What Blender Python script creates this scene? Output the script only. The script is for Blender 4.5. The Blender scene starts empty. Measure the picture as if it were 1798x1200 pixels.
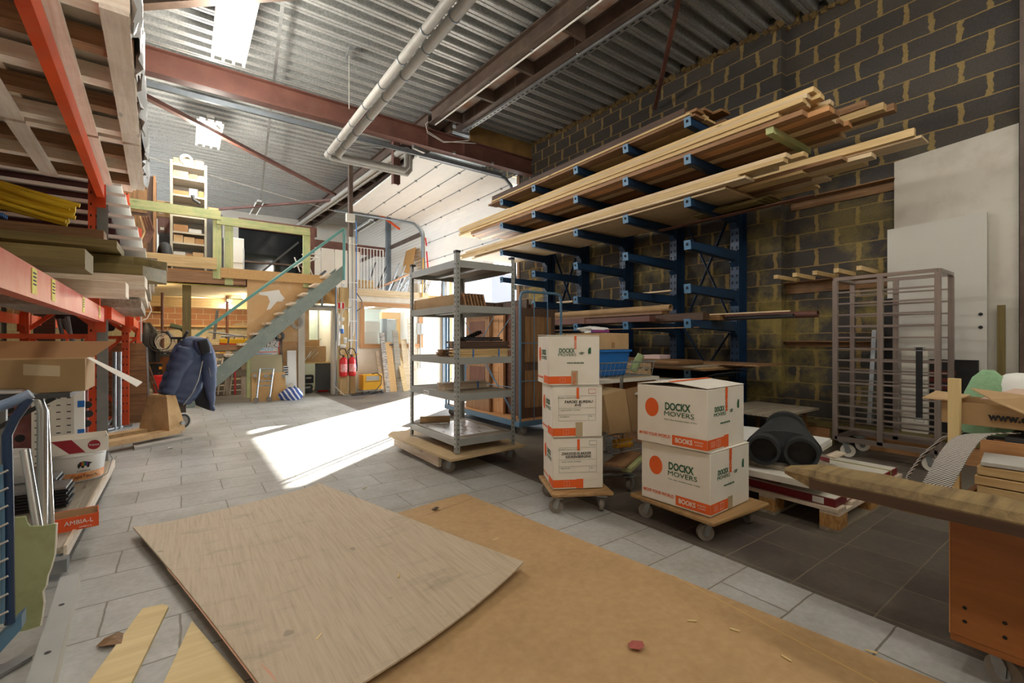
import bpy, math, random
from mathutils import Vector as V, Matrix
random.seed(7)
C = bpy.context.scene.collection
PI = math.pi
def R(d): return math.radians(d)
# ---- camera: level, 16 mm on full frame, looking 35.9 degrees to the right of +Y, eye height 1.12 m
FPX, CX, CY, EYE = 800.0, 899.0, 597.0, 1.12
YAW = math.atan((899 - 320) / 800.0)
SA, CA = math.sin(YAW), math.cos(YAW)
def ray(px, py):
    l = (px - CX) / FPX
    return V((SA + CA * l, CA - SA * l, (CY - py) / FPX))
def onX(px, py, X): r = ray(px, py); t = X / r.x; return V((X, r.y * t, EYE + r.z * t))
def onY(px, py, Y): r = ray(px, py); t = Y / r.y; return V((r.x * t, Y, EYE + r.z * t))
def onZ(px, py, Z): r = ray(px, py); t = (Z - EYE) / r.z; return V((r.x * t, r.y * t, Z))

# ---- mesh builder
class MB:
    def __init__(s): s.v = []; s.f = []; s.g = []; s.r = []
    def add(s, vs, fs, gs=None, r=None):
        n = len(s.v); vs = [V(a) for a in vs]
        if r is None: r = random.random()
        off = V((random.random() * 20, random.random() * 20, random.random() * 20))
        s.v += vs; s.f += [tuple(n + i for i in f) for f in fs]
        s.g += [V(a) + off for a in (gs or vs)]; s.r += [r] * len(vs)
        return s
    def box(s, c, d, M=None, r=None):
        c = V(c); h = [x / 2 for x in d]; M = M or Matrix.Identity(3)
        order = sorted(range(3), key=lambda i: -d[i])
        L = [V((sx * h[0], sy * h[1], sz * h[2])) for sx in (-1, 1) for sy in (-1, 1) for sz in (-1, 1)]
        return s.add([c + M @ l for l in L], [(0, 1, 3, 2), (4, 6, 7, 5), (0, 4, 5, 1), (2, 3, 7, 6), (0, 2, 6, 4), (1, 5, 7, 3)],
                     [V((l[order[0]], l[order[1]], l[order[2]])) for l in L], r)
    def bx(s, x0, x1, y0, y1, z0, z1, r=None):
        return s.box(((x0 + x1) / 2, (y0 + y1) / 2, (z0 + z1) / 2), (abs(x1 - x0), abs(y1 - y0), abs(z1 - z0)), None, r)
    def bar(s, p, q, w, t, up=(0, 0, 1), r=None):
        p, q, up = V(p), V(q), V(up); d = q - p; x = d.normalized()
        y = up.cross(x)
        if y.length < 1e-4: y = V((0, 1, 0)).cross(x)
        y.normalize(); z = x.cross(y)
        M = Matrix((x, y, z)).transposed()
        return s.box((p + q) / 2, (d.length, w, t), M, r)
    def tube(s, pts, rad, n=8, closed=False, r=None):
        pts = [V(p) for p in pts]; m = len(pts); vs = []; gs = []; fs = []
        rr = rad if isinstance(rad, (list, tuple)) else [rad] * m
        prev = None; L = 0
        for i, p in enumerate(pts):
            a = pts[(i - 1) % m] if (i > 0 or closed) else p
            b = pts[(i + 1) % m] if (i < m - 1 or closed) else p
            t = (b - a)
            t = t.normalized() if t.length > 1e-9 else V((0, 0, 1))
            if prev is None:
                u = t.cross(V((0, 0, 1)))
                if u.length < 1e-3: u = t.cross(V((1, 0, 0)))
            else: u = prev - t * prev.dot(t)
            if u.length < 1e-6: u = t.orthogonal()
            u.normalize(); prev = u; w = t.cross(u)
            if i: L += (p - pts[i - 1]).length
            for k in range(n):
                an = 2 * PI * k / n
                vs.append(p + (u * math.cos(an) + w * math.sin(an)) * rr[i]); gs.append(V((L, an * rr[i], 0)))
        for i in range(m if closed else m - 1):
            j = (i + 1) % m
            for k in range(n):
                l = (k + 1) % n
                fs.append((i * n + k, i * n + l, j * n + l, j * n + k))
        if not closed: fs += [tuple(range(n))[::-1], tuple((m - 1) * n + k for k in range(n))]
        return s.add(vs, fs, gs, r)
    def cyl(s, p, q, rad, rad2=None, n=20, r=None):
        return s.tube([p, q], [rad, rad if rad2 is None else rad2], n, False, r)
    def hollow(s, p, q, ro, ri, n=24, r=None):
        p, q = V(p), V(q); t = (q - p).normalized(); u = t.orthogonal().normalized(); w = t.cross(u); vs = []
        for (c, ra) in ((p, ro), (q, ro), (q, ri), (p, ri)):
            vs += [c + (u * math.cos(2 * PI * k / n) + w * math.sin(2 * PI * k / n)) * ra for k in range(n)]
        fs = [(a * n + k, a * n + (k + 1) % n, ((a + 1) % 4) * n + (k + 1) % n, ((a + 1) % 4) * n + k) for a in range(4) for k in range(n)]
        return s.add(vs, fs, None, r)
    def torus(s, c, ax, R_, r_, n=28, m=10, r=None):
        c = V(c); ax = V(ax).normalized(); u = ax.orthogonal().normalized(); w = ax.cross(u)
        return s.tube([c + (u * math.cos(2 * PI * k / n) + w * math.sin(2 * PI * k / n)) * R_ for k in range(n)], r_, m, True, r)
    def prism(s, poly, ext, r=None):
        poly = [V(p) for p in poly]; ext = V(ext); n = len(poly)
        return s.add(poly + [p + ext for p in poly], [tuple(range(n))[::-1], tuple(range(n, 2 * n))] + [(i, (i + 1) % n, n + (i + 1) % n, n + i) for i in range(n)], None, r)
    def loft(s, rings, cap=True, closed=True, r=None):
        n = len(rings[0]); vs = [p for ri in rings for p in ri]; fs = []
        for i in range(len(rings) - 1):
            for k in range(n if closed else n - 1):
                l = (k + 1) % n; fs.append((i * n + k, i * n + l, (i + 1) * n + l, (i + 1) * n + k))
        if cap: fs += [tuple(range(n))[::-1], tuple((len(rings) - 1) * n + k for k in range(n))]
        return s.add(vs, fs, None, r)
    def sheet(s, fn, nu, nv, th=0, r=None):
        P = [[V(fn(i / nu, j / nv)) for j in range(nv + 1)] for i in range(nu + 1)]; vs = [p for a in P for p in a]; W = nv + 1
        fs = [(i * W + j, (i + 1) * W + j, (i + 1) * W + j + 1, i * W + j + 1) for i in range(nu) for j in range(nv)]
        if th:
            n0 = len(vs); nn = []
            for i in range(nu + 1):
                for j in range(nv + 1):
                    a = P[min(i + 1, nu)][j] - P[max(i - 1, 0)][j]; b = P[i][min(j + 1, nv)] - P[i][max(j - 1, 0)]
                    nn.append(a.cross(b).normalized())
            vs += [v - m * th for v, m in zip(vs, nn)]
            fs += [tuple(n0 + k for k in f)[::-1] for f in fs]
            rim = [i * W for i in range(nu + 1)] + [nu * W + j for j in range(1, W)] + [i * W + nv for i in range(nu - 1, -1, -1)] + [j for j in range(nv - 1, 0, -1)]
            for a, b in zip(rim, rim[1:] + rim[:1]): fs.append((b, a, n0 + a, n0 + b))
        return s.add(vs, fs, None, r)
    def build(s, name, m, parent=None, smooth=False, bevel=0, sub=0):
        o0 = V((0, 0, 0))
        if parent is not None: o0 = ORG.get(parent.name, V((0, 0, 0)))
        elif s.v:
            o0 = V(((min(v.x for v in s.v) + max(v.x for v in s.v)) / 2, (min(v.y for v in s.v) + max(v.y for v in s.v)) / 2, min(v.z for v in s.v)))
        me = bpy.data.meshes.new(name)
        me.from_pydata([tuple(v - o0) for v in s.v], [], s.f)
        a = me.attributes.new('g', 'FLOAT_VECTOR', 'POINT'); a.data.foreach_set('vector', [c for g in s.g for c in g])
        a = me.attributes.new('r', 'FLOAT', 'POINT'); a.data.foreach_set('value', s.r)
        if m: me.materials.append(m)
        import bmesh
        b = bmesh.new(); b.from_mesh(me); bmesh.ops.recalc_face_normals(b, faces=b.faces); b.to_mesh(me); b.free()
        if smooth: me.shade_smooth()
        o = bpy.data.objects.new(name, me); C.objects.link(o)
        if parent is not None: o.parent = parent
        else: o.location = o0
        ORG[o.name] = o0
        if bevel:
            bm = o.modifiers.new('b', 'BEVEL'); bm.width = bevel; bm.segments = 2; bm.limit_method = 'ANGLE'; bm.angle_limit = R(40)
            if not smooth: me.shade_smooth(); me.set_sharp_from_angle(angle=R(50)) if hasattr(me, 'set_sharp_from_angle') else None
        if sub:
            sm = o.modifiers.new('s', 'SUBSURF'); sm.levels = sub; sm.render_levels = sub; me.shade_smooth()
        if smooth and not sub:
            try: me.set_sharp_from_angle(angle=R(42))
            except Exception: pass
        return o
ORG = {}
def tag(o, label=None, cat=None, group=None, kind=None):
    if label: o['label'] = label
    if cat: o['category'] = cat
    if group: o['group'] = group
    if kind: o['kind'] = kind
    return o
def thing(name, label, cat, loc=(0, 0, 0), group=None):
    o = bpy.data.objects.new(name, None); o.empty_display_size = .1; C.objects.link(o); o.location = loc; ORG[o.name] = V(loc)
    return tag(o, label, cat, group)
def struct(name, mb, m, **k): return tag(mb.build(name, m, **k), kind='structure')
def clone(o, loc=None, rz=None, label=None, group=None, parent=None):
    c = o.copy(); C.objects.link(c)
    if parent is not None: c.parent = parent
    if loc is not None: c.location = loc
    if rz is not None: c.rotation_euler.z = rz
    for ch in list(o.children): clone(ch, parent=c)
    if label: c['label'] = label
    if group: c['group'] = group
    return c
def rotz(a): return Matrix.Rotation(a, 3, 'Z')
def rotx(a): return Matrix.Rotation(a, 3, 'X')
def roty(a): return Matrix.Rotation(a, 3, 'Y')

# ---- materials
def srgb(*c):
    if len(c) == 1 and isinstance(c[0], tuple): c = c[0]
    return tuple(((x / 255 / 12.92) if x / 255 <= .04045 else ((x / 255 + .055) / 1.055) ** 2.4) for x in c) + (1,)
class N:
    def __init__(s, m): s.t = m.node_tree; s.n = s.t.nodes; s.l = s.t.links
    def new(s, ty, **k):
        x = s.n.new(ty)
        for a, b in k.items():
            if a.startswith('_'): x.inputs[int(a[1:]) if a[1:].isdigit() else a[1:].replace('_', ' ')].default_value = b
            else: setattr(x, a, b)
        return x
    def link(s, a, b): s.l.new(a, b)
    def coords(s, src='g', scale=(1, 1, 1)):
        if src == 'g': o = s.new('ShaderNodeAttribute', attribute_name='g').outputs['Vector']
        else: o = s.new('ShaderNodeNewGeometry').outputs['Position']
        mp = s.new('ShaderNodeMapping'); mp.inputs['Scale'].default_value = scale; s.link(o, mp.inputs[0]); return mp.outputs[0]
    def noise(s, vec, scale=5, detail=4, rough=.55, dist=0):
        x = s.new('ShaderNodeTexNoise'); x.inputs['Scale'].default_value = scale; x.inputs['Detail'].default_value = detail; x.inputs['Roughness'].default_value = rough
        x.inputs['Distortion'].default_value = dist; s.link(vec, x.inputs['Vector']); return x.outputs['Fac']
    def ramp(s, f, stops):
        x = s.new('ShaderNodeValToRGB'); e = x.color_ramp.elements
        while len(e) < len(stops): e.new(.5)
        for el, (p, c) in zip(e, stops): el.position = p; el.color = c if len(c) == 4 else tuple(c) + (1,)
        s.link(f, x.inputs[0]); return x.outputs[0]
    def mix(s, f, a, b, mode='MIX'):
        x = s.new('ShaderNodeMix', data_type='RGBA', blend_type=mode)
        for sock, val in ((x.inputs[0], f), (x.inputs[6], a), (x.inputs[7], b)):
            if hasattr(val, 'links') or hasattr(val, 'is_linked'): s.link(val, sock)
            else: sock.default_value = val
        return x.outputs[2]
    def math(s, op, a, b=0, clamp=False):
        x = s.new('ShaderNodeMath', operation=op, use_clamp=clamp)
        for sock, val in ((x.inputs[0], a), (x.inputs[1], b)):
            if hasattr(val, 'is_linked'): s.link(val, sock)
            else: sock.default_value = val
        return x.outputs[0]
def newmat(name):
    m = bpy.data.materials.new(name); m.use_nodes = True
    n = N(m); b = n.n['Principled BSDF']
    return m, n, b
def bump(n, b, h, strength=.2, dist=.01):
    x = n.new('ShaderNodeBump'); x.inputs['Strength'].default_value = strength; x.inputs['Distance'].default_value = dist
    n.link(h, x.inputs['Height']); n.link(x.outputs[0], b.inputs['Normal'])
def mat(name, c1, c2=None, rough=.5, metal=0, scale=4, stretch=(1, 1, 1), var=.0, bmp=0, dirt=None, dirt_amt=.3, src='g', detail=4):
    m, n, b = newmat(name)
    c1 = srgb(c1); b.inputs['Roughness'].default_value = rough; b.inputs['Metallic'].default_value = metal
    col = None
    if c2 is not None or bmp:
        vec = n.coords(src, stretch); f = n.noise(vec, scale, detail)
    if c2 is not None:
        col = n.ramp(f, [(.3, c1), (.7, srgb(c2))])
    if dirt:
        f2 = n.noise(n.coords('w'), 3.3, 6, .7); fm = n.ramp(f2, [(.48, (0, 0, 0, 1)), (.72, (dirt_amt,) * 3 + (1,))])
        col = n.mix(fm, col if col is not None else c1, srgb(dirt))
    if var:
        at = n.new('ShaderNodeAttribute', attribute_name='r'); mr = n.new('ShaderNodeMapRange'); mr.inputs[3].default_value = 1 - var; mr.inputs[4].default_value = 1 + var * .5
        n.link(at.outputs['Fac'], mr.inputs[0]); cc = n.new('ShaderNodeCombineColor')
        for i in range(3): n.link(mr.outputs[0], cc.inputs[i])
        col = n.mix(1.0, col if col is not None else c1, cc.outputs[0], 'MULTIPLY')
    if col is not None: n.link(col, b.inputs['Base Color'])
    else: b.inputs['Base Color'].default_value = c1
    if bmp: bump(n, b, f, bmp)
    return m
def wood(name, c1, c2, rough=.6, var=.15, grain=22, knots=True, dirt=None, dirt_amt=.4, bmp=.1):
    m, n, b = newmat(name); b.inputs['Roughness'].default_value = rough
    vec = n.coords('g', (1.2, grain, grain)); f = n.noise(vec, 1.6, 5, .6, .6)
    col = n.ramp(f, [(.25, srgb(c2)), (.6, srgb(c1)), (.85, srgb(tuple(min(255, x + 12) for x in c1)))])
    if knots:
        vo = n.new('ShaderNodeTexVoronoi'); n.link(n.coords('g', (2.2, 9, 9)), vo.inputs['Vector']); vo.inputs['Scale'].default_value = .9
        k = n.ramp(vo.outputs['Distance'], [(.03, (.75,) * 3 + (1,)), (.11, (0, 0, 0, 1))])
        col = n.mix(k, col, srgb(tuple(int(x * .55) for x in c2)))
    if dirt:
        fm = n.ramp(n.noise(n.coords('g'), 2.3, 6, .7), [(.45, (0, 0, 0, 1)), (.75, (dirt_amt,) * 3 + (1,))]); col = n.mix(fm, col, srgb(dirt))
    at = n.new('ShaderNodeAttribute', attribute_name='r'); mr = n.new('ShaderNodeMapRange'); mr.inputs[3].default_value = 1 - var; mr.inputs[4].default_value = 1 + var * .4
    n.link(at.outputs['Fac'], mr.inputs[0]); cc = n.new('ShaderNodeCombineColor')
    for i in range(3): n.link(mr.outputs[0], cc.inputs[i])
    col = n.mix(1.0, col, cc.outputs[0], 'MULTIPLY'); n.link(col, b.inputs['Base Color'])
    if bmp: bump(n, b, f, bmp, .004)
    return m
def emit(name, c, s):
    m, n, b = newmat(name); b.inputs['Base Color'].default_value = (1, 1, 1, 1); b.inputs['Emission Color'].default_value = c; b.inputs['Emission Strength'].default_value = s; return m

W = {}
W['spruce'] = wood('spruce', (216, 188, 136), (186, 150, 98))
W['spruce_pale'] = wood('spruce_pale', (226, 204, 168), (196, 166, 124))
W['pallet'] = wood('pallet_wood', (236, 222, 202), (200, 176, 146), dirt=(130, 114, 96), dirt_amt=.4)
W['bounce_lit'] = wood('bounce_lit_pallet_wood', (250, 240, 226), (228, 208, 184), dirt=(150, 132, 110), dirt_amt=.35)  # paler copy of the pallet wood, light bounced off the floor put into its colour
W['old'] = wood('old_wood', (150, 112, 72), (96, 66, 40), dirt=(60, 46, 34))
W['dark'] = wood('dark_wood', (88, 64, 48), (58, 42, 32))
W['brown'] = wood('brown_wood', (158, 120, 84), (116, 82, 56), var=.2)
W['grey'] = wood('grey_wood', (168, 158, 140), (126, 114, 96))
W['green'] = wood('green_treated_wood', (200, 196, 140), (160, 180, 120), dirt=(96, 150, 110), dirt_amt=.6)
W['olive'] = wood('olive_weathered_wood', (128, 112, 62), (98, 84, 46), knots=False)
W['orange'] = wood('orange_wood', (200, 150, 102), (172, 120, 76), knots=False)
W['ply'] = wood('plywood_face', (204, 178, 136), (180, 152, 110), grain=40, knots=False, dirt=(140, 124, 100), dirt_amt=.45, var=0)
W['plypale'] = wood('pale_plywood', (226, 204, 152), (206, 180, 124), grain=14, knots=False, var=0)
W['varnish'] = wood('varnished_ply', (150, 94, 50), (122, 72, 36), grain=9, knots=False, var=.05, rough=.35)
W['redbrown'] = wood('red_brown_board', (122, 82, 64), (92, 58, 46), knots=False)
K = {}
K['mdf'] = mat('mdf', (188, 156, 112), (178, 144, 100), .7, scale=30, dirt=(140, 112, 76), dirt_amt=.35)
K['card'] = mat('cardboard', (184, 154, 114), (172, 142, 102), .85, scale=6, dirt=(140, 112, 78))
K['carddk'] = mat('cardboard_inner', (150, 112, 74), None, .9)
K['boxwhite'] = mat('white_carton', (232, 228, 218), (224, 218, 206), .75, scale=7)
K['osb'] = mat('chipboard', (206, 168, 114), (186, 144, 92), .8, scale=60)
K['osbf'] = mat('flake_board', (200, 156, 96), (150, 104, 56), .8, scale=40, stretch=(1, 3, 1))
K['rawmdf'] = mat('raw_fibreboard', (206, 170, 124), (198, 160, 112), .8, scale=2, dirt=(226, 222, 214), dirt_amt=.25)
K['redsteel'] = mat('red_primer_steel', (112, 72, 61), (92, 58, 50), .5, scale=3, dirt=(128, 94, 80), dirt_amt=.4, bmp=.02)
K['brownsteel'] = mat('brown_steel', (96, 78, 66), (72, 58, 50), .5, scale=3, dirt=(140, 120, 104))
K['orange'] = mat('orange_rack_steel', (226, 84, 32), (206, 70, 28), .4, scale=3, dirt=(200, 120, 96), dirt_amt=.4)
K['red'] = mat('red_rack_beam', (196, 72, 52), (206, 96, 78), .38, scale=3, stretch=(1, 5, 5), dirt=(214, 150, 138), dirt_amt=.6)
K['blue'] = mat('blue_rack_steel', (24, 56, 88), (20, 48, 78), .42, scale=3)
K['bluelt'] = mat('light_blue_steel', (84, 128, 164), (74, 118, 154), .4, scale=3)
K['bluetube'] = mat('blue_trolley_steel', (88, 126, 154), (78, 116, 144), .35, scale=4)
K['grey'] = mat('grey_steel', (156, 159, 155), (144, 147, 144), .42, scale=4)
K['galv'] = mat('galvanised_steel', (168, 172, 172), (140, 144, 146), .38, .7, scale=9, bmp=.02)
K['zinc'] = mat('dull_zinc_face', (136, 138, 136), (120, 122, 120), .5, scale=8)
K['track'] = mat('track_grey', (130, 140, 148), (116, 126, 134), .4, .5, scale=9)
K['chrome'] = mat('chrome_tube', (200, 204, 206), None, .22, .95)
K['stainless'] = mat('stainless', (170, 157, 149), (150, 140, 134), .3, .7, scale=3, stretch=(1, 20, 20))
K['white'] = mat('white_paint', (232, 232, 228), (224, 224, 220), .5, scale=3)
K['offwhite'] = mat('off_white', (214, 210, 198), (206, 200, 188), .7, scale=2)
K['panel'] = mat('door_panel_white', (226, 226, 222), (218, 218, 216), .45, scale=2)
K['black'] = mat('black', (22, 22, 24), None, .5)
K['rubber'] = mat('black_rubber', (34, 36, 38), (52, 56, 58), .7, scale=6)
K['dkgrey'] = mat('dark_grey', (60, 62, 64), None, .5)
K['wheel'] = mat('grey_wheel', (128, 120, 110), None, .6)
K['teal'] = mat('teal_rail', (94, 148, 140), (84, 136, 128), .4, scale=5)
K['stair'] = mat('stair_grey_green', (136, 148, 140), (124, 136, 130), .45, scale=5)
K['insul'] = mat('pipe_lagging', (168, 166, 158), (154, 150, 144), .6, scale=8)
K['yellow'] = mat('yellow', (238, 178, 44), (228, 164, 34), .45, scale=3)
K['redp'] = mat('red_paint', (206, 34, 36), None, .3)
K['cable'] = mat('grey_cable', (180, 178, 172), None, .5)
K['whitecable'] = mat('white_cable', (228, 226, 220), None, .5)
K['bluecable'] = mat('blue_conduit', (70, 120, 190), None, .5)
K['orangep'] = mat('orange_print', (228, 98, 34), None, .7)
K['greenp'] = mat('green_print', (40, 92, 64), None, .7)
K['ink'] = mat('black_ink', (30, 28, 30), None, .7)
K['tape'] = mat('brown_tape', (176, 160, 130), None, .3)
K['jack'] = mat('worn_yellow_paint', (222, 190, 142), (200, 164, 116), .5, scale=4, dirt=(150, 110, 70), dirt_amt=.6)
K['jacket'] = mat('navy_quilt', (66, 80, 112), (52, 64, 94), .55, scale=12, bmp=.15)
K['lining'] = mat('black_lining', (18, 20, 28), None, .7)
K['gdry'] = mat('green_plasterboard', (156, 164, 122), (142, 150, 108), .85, scale=5, dirt=(110, 100, 70), dirt_amt=.6)
K['plaster'] = mat('gypsum_core', (226, 224, 214), None, .9)
K['hose'] = mat('yellow_hose', (232, 200, 50), (222, 186, 40), .45, scale=5)
K['binblue'] = mat('blue_crate', (34, 110, 186), (30, 100, 176), .4, scale=4)
K['mint'] = mat('mint_towel', (150, 190, 150), (136, 178, 138), .95, scale=60, bmp=.4)
K['wrap'] = mat('clear_wrap', (226, 228, 228), (206, 208, 208), .3, scale=14, bmp=.4)
K['brownp'] = mat('brown_parcel', (150, 118, 80), None, .8)
def glass(name, c=(1, 1, 1, 1), rough=.02, alpha=.2):
    m, n, b = newmat(name); b.inputs['Base Color'].default_value = c; b.inputs['Roughness'].default_value = rough; b.inputs['Alpha'].default_value = alpha; return m
K['glass'] = glass('window_glass', (.85, .93, .9, 1), .03, .16)

def text(s, name, m, parent, c, ux, uy, h, thick=.0006, align='CENTER', shear=0, bold=0, width=None):
    """flat lettering lying on a surface: centre c, reading direction ux, up direction uy, letter height h"""
    cu = bpy.data.curves.new(name, 'FONT'); cu.body = s; cu.align_x = align; cu.align_y = 'CENTER'; cu.size = 1.4 * h; cu.extrude = .0003; cu.shear = shear; cu.offset = bold; cu.resolution_u = 3
    o = bpy.data.objects.new(name, cu); C.objects.link(o)
    bpy.context.view_layer.update()
    me = bpy.data.meshes.new_from_object(o.evaluated_get(bpy.context.evaluated_depsgraph_get()))
    bpy.data.objects.remove(o); bpy.data.curves.remove(cu)
    ux = V(ux).normalized(); uy = V(uy).normalized(); uz = ux.cross(uy).normalized(); uy = uz.cross(ux)
    M = Matrix((ux, uy, uz)).transposed(); k = 1
    if width:
        xs = [v.co.x for v in me.vertices]; k = width / max(1e-6, max(xs) - min(xs))
    c = V(c) + uz * .0008 - (ORG.get(parent.name, V((0, 0, 0))) if parent else V((0, 0, 0)))
    for v in me.vertices: v.co = M @ V((v.co.x * k, v.co.y, v.co.z)) + c
    me.materials.clear(); me.materials.append(m)
    o = bpy.data.objects.new(name, me); C.objects.link(o)
    if parent: o.parent = parent
    ORG[o.name] = ORG.get(parent.name, V((0, 0, 0))) if parent else V((0, 0, 0))
    return o
def decal(mb, c, ux, uy, w, h, d=.0006):
    """thin printed patch on a surface"""
    ux = V(ux).normalized(); uy = V(uy).normalized(); uz = ux.cross(uy)
    M = Matrix((ux, uy, uz)).transposed(); mb.box(V(c) + uz * d / 2, (w, h, d), M); return mb
def arc(c, r, a0, a1, ax1, ax2, n=8):
    c, ax1, ax2 = V(c), V(ax1), V(ax2)
    return [c + ax1 * r * math.cos(R(a0 + (a1 - a0) * i / n)) + ax2 * r * math.sin(R(a0 + (a1 - a0) * i / n)) for i in range(n + 1)]
def caster(parent, p, r=.05, ang=0, plate=True, m_wheel=None, w=.028):
    """swivel caster: p is the point on the floor under the wheel's stem"""
    p = V(p); d = V((math.cos(ang), math.sin(ang), 0)); s = V((-d.y, d.x, 0)); c = p + V((0, 0, r)) + d * r * .35
    k = MB().cyl(c - s * w / 2, c + s * w / 2, r, n=24).build('wheel', m_wheel or K['wheel'], parent, smooth=True)
    MB().cyl(c - s * (w / 2 + .004), c + s * (w / 2 + .004), r * .42, n=16).build('hub', K['galv'], k, smooth=True)
    f = MB()
    for q in (-1, 1):
        f.prism([c + s * q * (w / 2 + .006) + d * a * r + V((0, 0, b * r)) for a, b in ((-.25, -.2), (.2, -.2), (.25, .5), (-.2, 1.25), (-.7, 1.25), (-.5, .4))], s * q * .003)
    f.box(p + V((0, 0, r * 2.25)), (r * 1.1, r * 1.1, .008), rotz(ang))
    if plate: f.box(p + V((0, 0, r * 2.4)), (r * 1.8, r * 1.6, .005), rotz(ang))
    f.build('caster_fork', K['galv'], parent)
# =============================== SETTING ===============================
XR, XREC = 5.95, 6.08          # right wall: pilaster face / recessed face
YM = 9.75                      # front of the mezzanine and of the site office
def roofz(y): return 4.9 + .045 * y
def floor_mat():
    m, n, b = newmat('floor_tiles'); pos = n.new('ShaderNodeNewGeometry').outputs['Position']
    def br(w, h, off, mort, rot=0, o=(0, 0, 0)):
        mp = n.new('ShaderNodeMapping'); n.link(pos, mp.inputs[0]); mp.inputs['Location'].default_value = o; mp.inputs['Rotation'].default_value = (0, 0, rot)
        nz = n.new('ShaderNodeTexNoise'); nz.inputs['Scale'].default_value = 9; nz.inputs['Detail'].default_value = 3; n.link(pos, nz.inputs[0])
        ad = n.new('ShaderNodeMix', data_type='VECTOR'); ad.inputs[0].default_value = .012; n.link(mp.outputs[0], ad.inputs[4]); n.link(nz.outputs['Color'], ad.inputs[5])
        t = n.new('ShaderNodeTexBrick', offset=off, squash=1); t.inputs['Scale'].default_value = 1; t.inputs['Brick Width'].default_value = w; t.inputs['Row Height'].default_value = h
        t.inputs['Mortar Size'].default_value = mort; t.inputs['Mortar Smooth'].default_value = .4; t.inputs['Bias'].default_value = 0; n.link(ad.outputs[1], t.inputs['Vector']); return t
    A = br(.5, .287, .5, .0045, 0, (0, .015, 0)); B = br(.31, .325, 0, .004, PI / 2, (.0, .0, 0))
    for t, a_, b_, c_ in ((A, (186, 187, 185), (172, 173, 170), (122, 118, 106)), (B, (98, 89, 82), (82, 74, 70), (128, 119, 98))):
        t.inputs['Color1'].default_value = srgb(a_); t.inputs['Color2'].default_value = srgb(b_); t.inputs['Mortar'].default_value = srgb(c_)
    sx = n.new('ShaderNodeSeparateXYZ'); n.link(pos, sx.inputs[0]); mask = n.math('GREATER_THAN', sx.outputs[0], 2.26)
    col = n.mix(mask, A.outputs[0], B.outputs[0])
    f = n.noise(pos, 1.1, 8, .7); st = n.ramp(f, [(.42, (0, 0, 0, 1)), (.66, (.55, .55, .55, 1))]); col = n.mix(st, col, srgb(138, 130, 112))
    f2 = n.noise(pos, 34, 3, .6); st2 = n.ramp(f2, [(.3, (.82, .82, .82, 1)), (.7, (1, 1, 1, 1))]); col = n.mix(1.0, col, st2, 'MULTIPLY')
    n.link(col, b.inputs['Base Color'])
    n.link(n.ramp(f, [(.3, (.42,) * 3 + (1,)), (.7, (.62,) * 3 + (1,))]), b.inputs['Roughness'])
    fac = n.mix(mask, A.outputs['Fac'], B.outputs['Fac']); inv = n.math('SUBTRACT', 1, fac); h = n.math('ADD', inv, n.math('MULTIPLY', f2, .15)); bump(n, b, h, .35, .004)
    return m
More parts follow.
